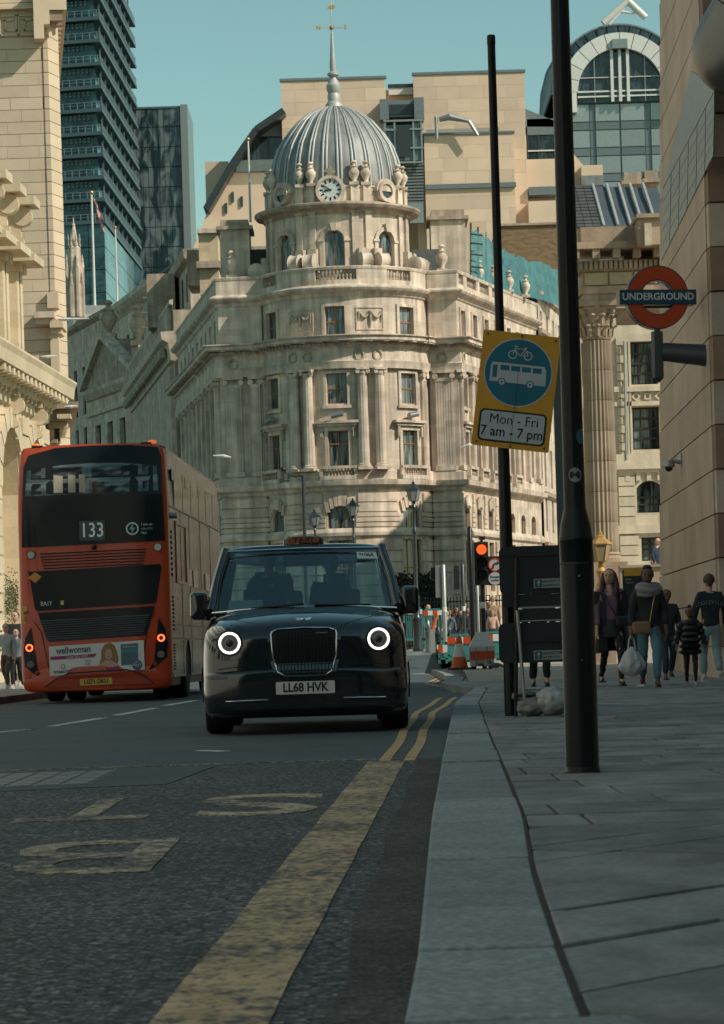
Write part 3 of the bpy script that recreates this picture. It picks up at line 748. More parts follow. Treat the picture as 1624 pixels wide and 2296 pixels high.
# drum
def dpt(a, r, z): return Vector((DC.x + r * sin(radians(a)), DC.y - r * cos(radians(a)), z))
DR = 5.05; z_d0 = z_ba0 + .2; z_d1 = zc(462); z_d2 = zc(448); z_p = zc(418) + .35
darc = [(DC.x + DR * sin(radians(a)), DC.y - DR * cos(radians(a))) for a in range(-100, 101, 5)]
df = Fac(darc)
def ud(a): return DR * radians(a + 100) * (df.L / (DR * radians(200)))
wa = [-92 + 0, -47.5, -3, 41.5, 86]
zw0, zw1 = zc(597), zc(530)
dmb = MB(); df.wall(dmb, 0, df.L, z_d0, z_d1 + .2, [(ud(a) - .68, ud(a) + .68, zw0, zw1, .66) for a in wa[1:4]]); 
dmb.build('drum_wall', M_port, DB, smooth=30)
MB().lathe([(DR - .8, z_d0), (DR - .8, z_p + 1)], 32, o=(DC.x, DC.y, 0)).build('drum_core', MATS['dark_room'], DB)
for a in wa[1:4]:
    window_on(df, DB, ud(a), zw0, 1.36, zw1 - zw0, 2, 1, .66)
    mb = MB(); N = 12; u = ud(a)
    for k in range(N):
        t0, t1 = pi * k / N, pi * (k + 1) / N
        q = [(u + .72 * cos(t0), zw1 + .70 * sin(t0)), (u + .72 * cos(t1), zw1 + .70 * sin(t1)), (u + 1.0 * cos(t1), zw1 + .98 * sin(t1)), (u + 1.0 * cos(t0), zw1 + .98 * sin(t0))]
        mb.hexa([df.pt(x, .0, z) for x, z in q] + [df.pt(x, .14, z) for x, z in q])
    df.box(mb, u - 1.0, u - .72, zw0, zw1, 0, .12); df.box(mb, u + .72, u + 1.0, zw0, zw1, 0, .12)
    df.box(mb, u - 1.12, u - .68, zw1 - .1, zw1 + .06, 0, .2); df.box(mb, u + .68, u + 1.12, zw1 - .1, zw1 + .06, 0, .2)
    mb.build('arch_moulding', M_port, DB)
    mb = MB(); mb.hexa([df.pt(u - .13, .3, zw1 + .6), df.pt(u + .13, .3, zw1 + .6), df.pt(u + .13, 0, zw1 + .6), df.pt(u - .13, 0, zw1 + .6), df.pt(u - .22, .34, zw1 + 1.15), df.pt(u + .22, .34, zw1 + 1.15), df.pt(u + .22, 0, zw1 + 1.15), df.pt(u - .22, 0, zw1 + 1.15)]); mb.build('keystone', M_port, DB)
for a in (-25.5, 19.5, 64.5, -70.5):
    for d_ in (-5.5, 5.5):
        mb = MB(); u = ud(a + d_); df.box(mb, u - .24, u + .24, z_d0, z_d1, 0, .16); df.box(mb, u - .3, u + .3, z_d1 - .25, z_d1, 0, .24); mb.build('drum_pilaster', M_port, DB)
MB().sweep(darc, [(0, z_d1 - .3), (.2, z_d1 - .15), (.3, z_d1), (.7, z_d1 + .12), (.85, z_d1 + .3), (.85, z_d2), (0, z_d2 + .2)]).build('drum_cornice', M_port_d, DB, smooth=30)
MB().sweep([((x - DC.x) * .985 + DC.x, (y - DC.y) * .985 + DC.y) for x, y in darc], [(-.5, z_d2), (0, z_d2), (.02, z_p - .15), (.12, z_p - .1), (.12, z_p), (-.5, z_p)]).build('dome_parapet', M_port, DB, smooth=30)
for a in (-25.5, 19.5, 64.5, -70.5):
    for d_ in (-5, 5):
        p = dpt(a + d_, DR - .05, z_p); mb = MB(); urn_mb(mb, p, 1.75); mb.build('vase', M_port, DB, smooth=50)
        mb = MB(); u = ud(a + d_); df.box(mb, u - .3, u + .3, z_d2, z_p + .02, -.1, .16); mb.build('parapet_pier', M_port, DB)
# dome
kv = .4085 * .0317
dome_prof = [(DR - .35, z_p - .6), (4.74, z_p), (4.66, ZA(400, 203)), (4.45, ZA(366, 203)), (4.10, ZA(335, 203)), (3.50, ZA(306, 203)), (2.72, ZA(276, 203)), (1.95, ZA(257, 203)), (1.10, ZA(243, 203)), (.5, ZA(238, 203))]
MB().lathe(dome_prof, 64, o=(DC.x, DC.y, 0)).build('dome', M_lead, DB, smooth=60)
for k in range(28):
    a = k * 360 / 28 - 3 + 6.4
    if cos(radians(a)) < -.25: continue
    for e in (-1.6, 1.6):
        pts = [dpt(a + e * (1 if r > 2 else 1.4), r + .04, z) for r, z in dome_prof[1:-1]]
        MB().tube(pts, [.085] * 5 + [.07, .055, .04], 6).build('dome_rib', M_lead_l, DB, smooth=60)
zb = ZA(238, 203) - .15
fin = [(.62, zb), (.60, ZA(232, 203)), (.42, ZA(226, 203)), (.46, ZA(212, 203)), (.38, ZA(208, 203)), (.5, ZA(200, 203)), (.52, ZA(190, 203)), (.42, ZA(186, 203)), (.36, ZA(180, 203)), (.2, ZA(174, 203)), (.2, ZA(172, 203)), (.42, ZA(167, 203)), (.42, ZA(163, 203)), (.2, ZA(158, 203)), (.24, ZA(150, 203)), (.13, ZA(100, 203)), (.09, ZA(76, 203)), (.07, ZA(70, 203)), (.035, ZA(60, 203)), (.03, ZA(-12, 203)), (.001, ZA(-14, 203))]
MB().lathe(fin, 16, o=(DC.x, DC.y, 0)).build('finial', M_lead_l, DB, smooth=40)
zv = ZA(60, 203)
wv = MB(); wv.ball((DC.x, DC.y, zv), .17, 12)
for a in (0, 90, 180, 270):
    d = Vector((cos(radians(a + 14)), sin(radians(a + 14)), 0)); wv.tube([Vector((DC.x, DC.y, zv)), Vector((DC.x, DC.y, zv)) + d * .8], .025, 5)
wv.build('weathervane_arm', M_gold, DB, smooth=50)
MB().prism_xz([(DC.x - .3, zv + 1.35), (DC.x + .15, zv + 1.3), (DC.x + .3, zv + 1.5), (DC.x + .15, zv + 1.62), (DC.x - .3, zv + 1.5), (DC.x - .1, zv + 1.42)], DC.y - .03, DC.y + .03).build('vane', M_gold, DB)
for ch, sx in (('N', -1), ('S', 1)): put_text('compass_letter', ch, .42, DB, (sx * .95 + DC.x - DB.location.x, DC.y - DB.location.y, zv), M_gold, depth=.04, bold=.02)
# clock
zk = zc(418); ca = -4.5
def oculus(a, r_out, r_in, up, name):
    T = Matrix.Translation(dpt(a, DR + .02, zk)) @ Matrix.Rotation(radians(a), 4, 'Z'); mb = MB(T); N = 28
    mb.frame_xz([(r_out * cos(2 * pi * k / N), r_out * sin(2 * pi * k / N)) for k in range(N)], [(r_in * cos(2 * pi * k / N), r_in * sin(2 * pi * k / N)) for k in range(N)], -.32, .4)
    mb.build(name, M_port, DB, smooth=40); return T
T = oculus(ca, 1.02, .8, 0, 'clock_surround')
N = 32
MB(T).prism_xz([(.8 * cos(2 * pi * k / N), .8 * sin(2 * pi * k / N)) for k in range(N)], -.22, .1).build('clock_face', mat('clock_white', (.62, .64, .62), .5), DB)
clk = [o for o in DB.children if o.name.startswith('clock_face')][0]
for k in range(12):
    a = radians(30 * k); c = Vector((.62 * sin(a), -.235, .62 * cos(a))); 
    MB(T @ Matrix.Translation(c) @ Matrix.Rotation(a, 4, 'Y')).box(-.055, .055, -.01, .01, -.11, .11).build('numeral', M_iron_d, clk)
for a, L_, w in ((radians(270 - 7), .46, .05), (radians(304), .62, .035)):
    MB(T @ Matrix.Translation((0, -.26, 0)) @ Matrix.Rotation(a, 4, 'Y')).box(-w, w, -.01, .01, -.1, L_).build('clock_hand', M_iron_d, clk)
mb = MB(T)
for k in range(-3, 4): mb.tube([(0, -.1, 1.05), (k * .12, -.12, 1.62 - abs(k) * .09)], [.1, .11], 6)
mb.build('shell_crest', M_carve, DB, smooth=60)
for a in wa[1:4:2]:
    T = oculus(a, .75, .5, 0, 'oculus_frame'); MB(T).prism_xz([(.5 * cos(2 * pi * k / 20), .5 * sin(2 * pi * k / 20)) for k in range(20)], -.1, .1).build('oculus_pane', M_pane_d, DB)
    MB(T).prism_xz([(.9 * cos(pi * k / 10), .9 * sin(pi * k / 10)) for k in range(11)], -.2, .6).build('oculus_hood', M_port, DB)
# chimney stacks and set-back roof pieces either side of the drum
for x0, x1, y0, y1, yt in ((484, 566, 202.5, 206, 494), (957, 1050, 204, 208, 472)):
    a = XA(x0, y0, yt); b = XA(x1, y0, yt); zt = ZA(yt, y0, x0)
    MB().box(a + .25, b - .25, y0, y1, z_ba0, zt - .7).build('chimney_stack', M_port, DB); MB().box(a, b, y0 - .25, y1 + .2, zt - .7, zt - .45).build('chimney_cap', M_port_d, DB); MB().box(a + .3, b - .3, y0, y1, zt - .45, zt).build('chimney_top', M_port_d, DB)
for x0, x1, yt in ((545, 606, 560), (925, 990, 560)):
    a = XA(x0, 204, yt); b = XA(x1, 204, yt); zt = ZA(yt, 204, x0)
    MB().hexa([(a - .4, 203, z_ba0), (b + .4, 203, z_ba0), (b + .4, 207, z_ba0), (a - .4, 207, z_ba0), (a, 204, zt), (b, 204, zt), (b, 207, zt), (a, 207, zt)]).build('mansard', M_slate, DB)
for px, py in ((520, 575), (992, 555), (1075, 572), (1107, 588), (1142, 600), (1178, 622)):
    d = 201 if px < 1000 else 201 + (px - 1000) / 178 * 16; p = W(px, 620, d); mb = MB(); urn_mb(mb, (p.x, p.y, z_ba1), 2.0 if px < 1000 else 1.7); mb.build('urn', M_port, DB, smooth=50)
# floodlights over the hoods
for a in W0:
    T = Matrix.Translation(fc.pt(ub(a), .45, zc(946) + .45)) @ Matrix.Rotation(AX + radians(a), 4, 'Z')
    MB(T).tube([(-.42, 0, -.1), (.42, 0, .05)], .2, 10).build('floodlight', M_galv, DB, smooth=40)
# ================================================================ buildings round the junction
def pbox(mb, x0, x1, yt, yb, d, dep, yr=None):
    """upright box whose front face at distance d covers picture columns x0..x1 and rows yt..yb"""
    ym = (yt + yb) / 2 if yr is None else yr; xm = (x0 + x1) / 2
    return mb.box(XA(x0, d, ym), XA(x1, d, ym), d, d + dep, ZA(yb, d, xm), ZA(yt, d, xm))
def P(name, m, parent, *a, **k):
    mb = MB(); pbox(mb, *a, **k); return mb.build(name, m, parent)
def panels(parent, x0, x1, z0, z1, y, w, h, m, name='stone_panel', gap=.018, t=.018, seed=1, holes=()):
    R = random.Random(seed); z = z0
    while z < z1 - .05:
        zt = min(z + h, z1); x = x0 - R.uniform(0, w * .6)
        while x < x1:
            a, b = max(x, x0), min(x + w, x1); x += w
            if b - a < .15: continue
            if any(hx0 < (a + b) / 2 < hx1 and hz0 < (z + zt) / 2 < hz1 for hx0, hx1, hz0, hz1 in holes): continue
            MB().box(a + gap / 2, b - gap / 2, y - t - R.uniform(0, .012), y + .05, z + gap / 2, zt - gap / 2).build(name, m, parent)
        z = zt
# ---- pale stone office block behind the dome
M_pan = mat('pale_stone_panel', (.67, .51, .375), .85, var=.05, vscale=.5, rnd=.10)
M_steel = mat('dark_steel', (.05, .06, .065), .4, metal=.5)
M_grey = mat('grey_cladding', (.17, .20, .21), .5, metal=.3, var=.1)
OB = thing('office_block', 'pale stone office block with glass lift shaft and sloping steel roof edge behind the dome', 'building', (0, 282, 0))
d0 = 280
xa, xb, xc, xd = XA(633, d0, 300), XA(868, d0, 300), XA(930, d0, 300), XA(1180, d0, 300)
zt1, zt2 = ZA(178, d0, 750), ZA(164, d0, 1050)
mb = MB().box(xa + .05, xb - .05, d0, d0 + 18, 0, zt1).box(xc + .05, xd - .05, d0, d0 + 18, 0, zt2).box(xb - .1, xc + .1, d0 + 3, d0 + 16, 0, ZA(188, d0, 900)); mb.build('wall', MATS['pale_stone_panel'], OB)
zlow = 22
panels(OB, xa, xb, zlow, zt1 - .1, d0, 2.3, 1.25, M_pan, seed=4); xl = XA(952, d0, 400); xr_ = XA(1152, d0, 400); zl = ZA(308, d0, 1050)
panels(OB, xc, xd, zl - 1.2, zt2 - .1, d0, 2.3, 1.25, M_pan, seed=5); panels(OB, xr_, xd, zlow, zl - 1.2, d0, 2.3, 1.25, M_pan, seed=7)
MB().box(xl, xr_, d0 - 2, d0 + .5, 0, zl).build('wall', MATS['pale_stone_panel'], OB); panels(OB, xl, xr_, zlow, zl - .15, d0 - 2, 2.3, 1.25, M_pan, seed=6)
MB().box(xa - .1, xb + .1, d0 - .15, d0 + .5, zt1 - .05, zt1 + .2).box(xc - .1, xd + .1, d0 - .15, d0 + .5, zt2 - .05, zt2 + .2).box(xl - .1, xr_ + .1, d0 - 2.15, d0 - .2, zl - .05, zl + .15).build('coping', M_grey, OB)
MB().box(xl, xr_ + .1, d0 - 2.3, d0 - 2.0, ZA(430, d0, 1050), ZA(420, d0, 1050)).build('ledge', M_grey, OB)
# lift shaft in the notch
P('plant_room', M_grey, OB, 868, 930, 225, 262, d0 - 1, 4); P('lintel', M_steel, OB, 872, 928, 234, 256, d0 - 1.2, .2)
P('roof_louvre', M_white if False else M_whitepaint, OB, 872, 926, 196, 212, d0 + 2.5, .3); P('roof_beam', M_steel, OB, 870, 929, 188, 196, d0 + 2.4, .4)
P('grey_box', M_grey, OB, 852, 872, 222, 268, d0 - 2, 2); P('grey_box', M_grey, OB, 929, 951, 218, 266, d0 - 2, 2)
lift = P('lift_shaft', glassmat('lift_glass', (.03, .05, .055), (.14, .19, .19), (.5, .5, .3)), OB, 866, 946, 280, 360, d0 - 2.6, 2.5)
for x in (862, 884, 926, 944): P('shaft_post', M_galv, OB, x, x + 4, 268, 368, d0 - 2.8, .2)
for y in (268, 288, 330, 362): P('shaft_beam', M_galv, OB, 860, 950, y, y + 4, d0 - 2.9, .2)
P('lift_door', M_steel, OB, 890, 920, 282, 352, d0 - 3.0, .1)
for i in range(13): P('louvre_slat', M_grey, OB, 906, 950, 368 + i * 7, 372 + i * 7, d0 - 2.2, .5)
P('shaft_base', M_galv, OB, 906, 950, 456, 500, d0 - 2.2, .5)
# camera pole and jib on the terrace
p = W(978, 262, d0 - 3); q = W(980, 312, d0 - 3); MB().tube([q, p], .16, 8).build('mast', M_galv, OB)
MB().tube([W(985, 268, d0 - 3), W(1008, 262, d0 - 3), W(1052, 272, d0 - 3), W(1072, 304, d0 - 3)], [.25, .35, .2, .16], 8).build('jib', M_galv, OB)
P('terrace_glass', mat('balustrade_glass', (.25, .30, .28), .1, alpha=.45), OB, 955, 1120, 288, 306, d0 - 1.8, .05)
# left wing under the sloping steel edge
mb = MB(); pts = [(637, 250), (575, 292), (520, 372), (463, 470)]; 
for (a, b) in zip(pts, pts[1:]):
    p, q = W(*a, d0 - 1.5), W(*b, d0 - 1.5); u = (q - p).normalized(); n_ = Vector((-u.z, 0, u.x)) * .32
    mb.hexa([p - n_ + Vector((0, -.6, 0)), q - n_ + Vector((0, -.6, 0)), q - n_ + Vector((0, 8, 0)), p - n_ + Vector((0, 8, 0)), p + n_ + Vector((0, -.6, 0)), q + n_ + Vector((0, -.6, 0)), q + n_ + Vector((0, 8, 0)), p + n_ + Vector((0, 8, 0))])
mb.build('sloping_roof_edge', M_steel, OB)
w0 = [(p_.x, p_.z) for p_ in (W(636, 385, d0), W(575, 385, d0), W(526, 385, d0), W(463, 478, d0), W(400, 640, d0), W(636, 640, d0))]
MB().prism_xz(w0, d0 + .5, d0 + 8).build('wing_wall', M_pan, OB)
w1 = [(p_.x, p_.z) for p_ in (W(637, 385, d0), W(528, 385, d0), W(578, 302, d0), W(637, 300, d0))]
MB().prism_xz(w1, d0 + 1.2, d0 + 8).build('wing_glazing', M_pane_d, OB)
w2 = [(p_.x, p_.z) for p_ in (W(637, 302, d0), W(570, 302, d0), W(588, 284, d0), W(637, 252, d0))]
MB().prism_xz(w2, d0 + .8, d0 + 8).build('wing_gable', M_grey, OB)
for x in (560, 600): P('mullion', M_steel, OB, x, x + 5, 302, 385, d0 + .9, .3)
P('balcony_glass', MATS['balustrade_glass'], OB, 530, 636, 358, 384, d0 - .2, .06); P('stair_tower', M_pan, OB, 462, 514, 362, 520, d0 + 9, 5)
for x, y in ((520, 430), (505, 455), (540, 440)): P('slot_window', M_pane_d, OB, x, x + 5, y, y + 22, d0 + .3, .3)
# right wing
P('wing_wall', M_pan, OB, 1178, 1292, 356, 520, d0 + 2, 10); P('wing_cladding', M_grey, OB, 1182, 1262, 266, 302, d0 + 2.2, 8); wg = P('wing_window', M_pane_d, OB, 1184, 1250, 302, 356, d0 + 2.5, 5)
for x in (1182, 1206, 1246): P('mullion', M_steel, OB, x, x + 4, 302, 356, d0 + 2.0, .4)
P('sill_rail', M_whitepaint, OB, 1184, 1250, 336, 339, d0 + 1.9, .15)
r3 = [(p_.x, p_.z) for p_ in (W(1180, 234, d0), W(1262, 268, d0), W(1262, 275, d0), W(1180, 275, d0))]
MB().prism_xz(r3, d0 + 2.2, d0 + 9).build('wing_roof', M_grey, OB)
r4 = [(p_.x, p_.z) for p_ in (W(1285, 330, d0), W(1320, 372, d0), W(1320, 500, d0), W(1285, 500, d0))]
MB().prism_xz(r4, d0 + 2.2, d0 + 9).build('wing_wall', M_pan, OB); P('stone_block', M_pan, OB, 1304, 1352, 370, 395, d0 + 1, 5); P('lead_apron', M_lead, OB, 1304, 1354, 393, 415, d0 + .6, 5)
P('terrace_wall', M_pan, OB, 1186, 1262, 450, 500, d0 - 1.5, 2); P('terrace_band', M_grey, OB, 1186, 1262, 418, 436, d0 - .5, 2.2)

# ---- arch-topped tower, top right
AB = thing('arched_tower', 'silver panelled tower with big round-arched window and white tubular crown', 'building', (35, 342, 0))
M_wp = mat('white_panel', (.66, .66, .62), .5, metal=.0, var=.05, rnd=.06); M_sp = mat('silver_panel', (.30, .335, .335), .35, metal=.5, rnd=.12, var=.08); M_gp = mat('grey_panel', (.16, .19, .20), .35, metal=.4, rnd=.12)
d1 = 340; cA = W(1392, 205, d1); rI = 96 * d1 / F; rO = 131 * d1 / F
def arcp(r, a0=0, a1=180, n=20): return [(cA.x + r * cos(radians(a0 + (a1 - a0) * k / n)), cA.z + r * sin(radians(a0 + (a1 - a0) * k / n))) for k in range(n + 1)]
zb_ = cA.z - 1.2
for k in range(12):
    a0, a1 = 15 * k + .4, 15 * k + 14.6
    MB().prism_xz(arcp(rI, a0, a1, 4) + arcp(rO, a0, a1, 4)[::-1], d1 - .4, d1 + 1).build('arch_panel', M_wp, AB)
for k in range(18):
    a0, a1 = 10 * k + .5, 10 * k + 9.5
    M_v = M_pane_d if 3 < k < 15 else M_sp
    MB().prism_xz(arcp(rO + .15, a0, a1, 3) + arcp(rO + 1.2, a0, a1, 3)[::-1], d1 + 1, d1 + 4).build('vault_glazing', M_v, AB)
mb = MB(); mb.frame_xz(arcp(rO + 1.35, 0, 180, 24), arcp(rO + 1.15, 0, 180, 24), d1 + .9, d1 + 18); mb.build('vault_roof', M_grey, AB)
MB().prism_xz(arcp(rI, 0, 180) + [(cA.x - rI, zb_), (cA.x + rI, zb_)], d1 + .4, d1 + 1.2).build('arched_window', M_pane_d, AB)
for x in (-1.05, -.1, .85): MB().box(cA.x + x - .1, cA.x + x + .25, d1 - .1, d1 + .5, zb_, cA.z + rI * .98).build('mullion', M_wp, AB)
for x in (-3.1, 2.9): MB().box(cA.x + x, cA.x + x + .1, d1 + .1, d1 + .5, zb_, cA.z + rI * .8).build('mullion', M_sp, AB)
for z in (0.0, 1.7, -.6): MB().box(cA.x - rI * (1 if z < 1 else .94), cA.x + rI * (1 if z < 1 else .94), d1 + .05, d1 + .45, cA.z + z, cA.z + z + (.18 if z < 1 else .08)).build('transom', M_wp, AB)
MB().box(cA.x - .9, cA.x + .9, d1 - .8, d1 + .2, cA.z + rI - .1, cA.z + rI + 1).build('keystone_box', M_sp, AB)
MB().box(cA.x - rO, cA.x + rO, d1 + 1, d1 + 14, 0, cA.z + .2).build('wall', M_gp, AB)
for sx in (-1, 1): MB().box(cA.x + sx * (rI + rO) / 2 - .75, cA.x + sx * (rI + rO) / 2 + .75, d1 - .4, d1 + 1, zb_ - 1.2, cA.z).build('arch_foot', M_wp, AB)
zz_ = zb_ - .1; xL = cA.x - rO; k = 0
for r_ in range(8):
    h = 2.1 if r_ % 2 == 0 else 1.0
    x = xL
    for c_, w in enumerate((3.2, .7, 2.9, .1, 2.9, .7, 3.2)):
        if w > .3: MB().box(x + .05, x + w - .05, d1 + (.9 if w < 1 else .7), d1 + 1.2, zz_ - h + .06, zz_ - .06).build('cladding_panel', M_gp if (w < 1 or r_ % 2) else M_sp, AB)
        x += w
    zz_ -= h
mb = MB()
for a, b in (((1352, 52), (1408, 2)), ((1408, 2), (1448, 40)), ((1366, 55), (1408, 8)), ((1385, 25), (1425, 30))):
    mb = MB(); mb.tube([W(*a, d1 + 1), W(*b, d1 + 1)], .42 if a[0] != 1366 and a[0] != 1385 else .16, 10); mb.build('crown_tube', M_wp, AB, smooth=50)
MB().tube([W(1230, 260, d1 + 30), W(1232, 215, d1 + 30), W(1243, 170, d1 + 30), W(1265, 130, d1 + 30)], 1.2, 8).build('rear_vault', M_grey, AB)
MB().box(XA(1230, d1 + 30, 250), XA(1290, d1 + 30, 250), d1 + 30, d1 + 34, 20, ZA(215, d1 + 30, 1250)).build('rear_wall', M_gp, AB)

# ---- glass towers, left
TW = thing('glass_tower', 'blue glass tower under construction with railed floor edges at every storey', 'building', (-45, 530, 0))
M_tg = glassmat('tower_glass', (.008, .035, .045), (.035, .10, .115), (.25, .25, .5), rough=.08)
M_rail = mat('railing_steel', (.30, .38, .40), .4, metal=.5); M_edge = mat('slab_edge', (.09, .14, .16), .5, metal=.3); M_sof = mat('soffit', (.03, .045, .05), .8)
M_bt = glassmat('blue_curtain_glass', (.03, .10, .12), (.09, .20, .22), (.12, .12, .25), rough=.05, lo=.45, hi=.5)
xk = -42.9
tf = Fac([(-66, 505), (xk, 500), (-41.2, 562), (-50, 570)])
LF = tf.U[1]; LS = tf.U[2]
zfl = [ZA(y, 500, 225) for y in (494, 444, 394, 343.6, 295, 243, 191, 139, 87, 37, -14, -66, -118)]
tw = MB(); tw.prism([(-66, 506), (xk - .9, 501.2), (-42.3, 561), (-66, 575)], zfl[0] - .1, zfl[-1]); tw.build('glass_core', M_tg, TW)
for z in zfl:
    mb = MB(); tf.box(mb, LF - 14, LS, z - .55, z + .1, -1.5, .25); mb.build('floor_edge', M_edge, TW)
    mb = MB(); tf.box(mb, LF - 14, LS, z + 1.15, z + 1.22, .12, .2); tf.box(mb, LF - 14, LS, z + .65, z + .7, .12, .2)
    for k in range(11): u = LF - 13.5 + k * 1.32; tf.box(mb, u, u + .09, z + .1, z + 1.2, .1, .2)
    for k in range(40): u = LF + .6 + k * 1.52; tf.box(mb, u, u + .07, z + .1, z + 1.2, .1, .2)
    mb.build('railing', M_rail, TW)
    mb = MB()
    for k in range(8): u = LF + 4 + k * 7.2; tf.box(mb, u, u + .3, z + .1, z + 3.5, -.5, -.2)
    mb.build('column_row', M_edge, TW)['kind'] = 'stuff'
    mb = MB()
    for k in range(6): 
        for r_ in range(2): mb.ball(tf.pt(LF - 6.5 + k * .8, -.7 + .02, z - 1.0 - r_ * .55), .2, 6)
    mb.build('ceiling_fittings', M_rail, TW)['kind'] = 'stuff'
lw = MB(); zq = zfl[0] - .6
Tn = [-66 + 0, xk]
for k in range(5):
    for r_ in range(5):
        u0, u1 = LF - 15 + k * 3.0, LF - 15 + (k + 1) * 3.0
        mb = MB(); tf.box(mb, u0 + .06, u1 - .06, zq - 4 * (r_ + 1) + .07, zq - 4 * r_ - .07, -.3, 0); mb.build('glass_panel', M_bt if k < 3 else M_tg, TW)
for k in range(6):
    for r_ in range(5):
        u0, u1 = LF + k * 10.3, LF + (k + 1) * 10.3
        mb = MB(); tf.box(mb, u0 + .06, u1 - .06, zq - 4 * (r_ + 1) + .07, zq - 4 * r_ - .07, -.3, 0); mb.build('glass_panel', M_bt, TW)
mb = MB(); mb.prism([(-66, 505.4), (xk - .3, 500.5), (-41.6, 562), (-50, 569)], 0, zq); mb.build('tower_base', M_steel, TW)

T2 = thing('dark_glass_tower', 'flat-topped dark glass tower with bright steel right edge', 'building', (-44, 602, 0))
d2 = 600; x0, x1 = XA(296, d2, 400), XA(408, d2, 400); zt = ZA(240, d2, 360)
MB().box(x0, x1 + .9, d2 + .3, d2 + 19, 0, zt - .3).build('glass_core', M_steel, T2)
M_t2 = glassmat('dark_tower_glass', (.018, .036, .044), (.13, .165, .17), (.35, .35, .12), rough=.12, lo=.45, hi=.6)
z = zt; r_ = 0
for r_ in range(11):
    for k in range(9):
        a, b = x0 + (x1 - x0) * k / 9, x0 + (x1 - x0) * (k + 1) / 9
        MB().box(a + .05, b - .05, d2, d2 + .3, z - 4.2 + .08, z - .08).build('glass_panel', M_t2, T2)
    z -= 4.2
MB().box(x1 + .1, x1 + 1.6, d2 - .6, d2 + 20, 0, zt + .3).build('steel_fin', M_galv, T2); MB().box(x0, x1 + .1, d2 - .2, d2 + 20, zt - .3, zt + .1).build('roof_edge', M_edge, T2)

# ---- church pinnacle
SP = thing('church_pinnacle', 'pale stone gothic church pinnacle in front of the glass tower', 'spire', tuple(W(168, 700, 330)))
c = W(168, 600, 330); ly = [(34, 712), (34, 640), (30, 636), (27, 560), (28, 556), (20, 552), (13, 528), (8, 512), (6, 508), (8, 505), (3, 500), (1, 488)]
s3 = 330 / F; mb = MB(); mb.lathe([(w / 2 * 1.08 * s3, ZA(y, 330, 168)) for w, y in ly], 8, o=(c.x, 330, 0), a0=pi / 8, a1=2 * pi + pi / 8); mb.build('shaft', M_port, SP)
for k in range(8):
    a = k * pi / 4 + pi / 8; r = 18 * s3
    mb = MB().box(c.x + r * cos(a) - .16, c.x + r * cos(a) + .16, 330 + r * sin(a) - .16, 330 + r * sin(a) + .16, ZA(712, 330, 168), ZA(600 + 40 * (k % 2), 330, 168)); q = (c.x + r * cos(a), 330 + r * sin(a), ZA(600 + 40 * (k % 2), 330, 168))
    mb.lathe([(.22, 0), (.12, .8), (.16, .85), (.01, 1.6)], 6, o=q); mb.build('buttress', M_port, SP)
    r = 13.5 * s3; q = (c.x + r * cos(a), 330 + r * sin(a), ZA(553, 330, 168)); MB().lathe([(.13, 0), (.07, .6), (.12, .7), (.01, 1.5)], 6, o=q).build('crocket', M_carve, SP)
    r = 12.4 * s3; b0 = a + pi / 8; q = (c.x + r * cos(b0), 330 + r * sin(b0)); MB().obox((q[0], q[1], ZA(600, 330, 168)), (.1, .45, 2.8), b0).build('lancet', M_pane_d, SP)

# ---- row of buildings running away behind the domed corner (left side)
def flank_x(y): return -9.4 - .1485 * (y - 200.4)
def flank(y0, y1, off=0.0): return [(flank_x(y1) - off, y1), (flank_x(y0) - off, y0)]
N1 = thing('bank_building', 'weathered stone bank with long fluted pilaster front and garlanded cornice', 'building', (flank_x(250), 250, 0))
f1 = Fac(flank(234, 284, .25)); 
MB().prism([*flank(234, 284, .25), (flank_x(234) + 12, 234), (flank_x(284) + 12, 284)], 0, 29.0).build('wall', M_port_d, N1)
for k in range(42): mb = MB(); f1.box(mb, 1 + k * 1.15, 1.75 + k * 1.15, 3, 24.6, 0, .3); mb.build('pilaster', M_port, N1)
MB().sweep(flank(234, 284, .25), [(0, 24.8), (.3, 24.9), (.5, 26.3), (1.0, 26.6), (1.1, 27.2), (0, 27.3), (0, 29.4), (.3, 29.5), (.3, 29.8), (0, 29.9)]).build('cornice', M_port, N1)
for k in range(48):
    q = f1.pt(1 + k, .75, 25.7); MB().ball(q, .36, 6, (1, 1, 1.4)).build('garland_swag', M_carve, N1)
for k in range(44): mb = MB(); f1.box(mb, 1 + k * 1.1, 1.5 + k * 1.1, 27.4, 29.4, .05, .35); mb.build('parapet_block', M_port, N1)
MB().prism([(flank_x(262) - .2 + 1.6, 262), (flank_x(236) + 1.4, 236), (flank_x(236) + 11, 236), (flank_x(262) + 11, 262)], 29, 34).build('attic', M_port, N1)
MB().sweep([(flank_x(262) + 1.4, 262), (flank_x(236) + 1.4, 236), (flank_x(236) + 11, 236)], [(0, 33.2), (.5, 33.4), (.6, 34.2), (-1, 34.4)]).build('attic_cornice', M_port_d, N1)
f1b = Fac([(flank_x(262) + 1.4, 262), (flank_x(236) + 1.4, 236)])
for k in range(6): mb = MB(); f1b.box(mb, 2.5 + k * 4, 3.7 + k * 4, 30.2, 32.6, -.1, .02); mb.build('window', M_pane_d, N1)
MB().box(-17.6, -15.2, 246, 252, 29, 33.6).build('chimney_stack', M_port_d, N1)
for k in range(3): MB().tube([W(322 - k * 2, 667 + k * 33, 262), W(410 - k * 18, 675 + k * 32, 250)], .07, 6).build('flagstaff', M_whitepaint, N1)
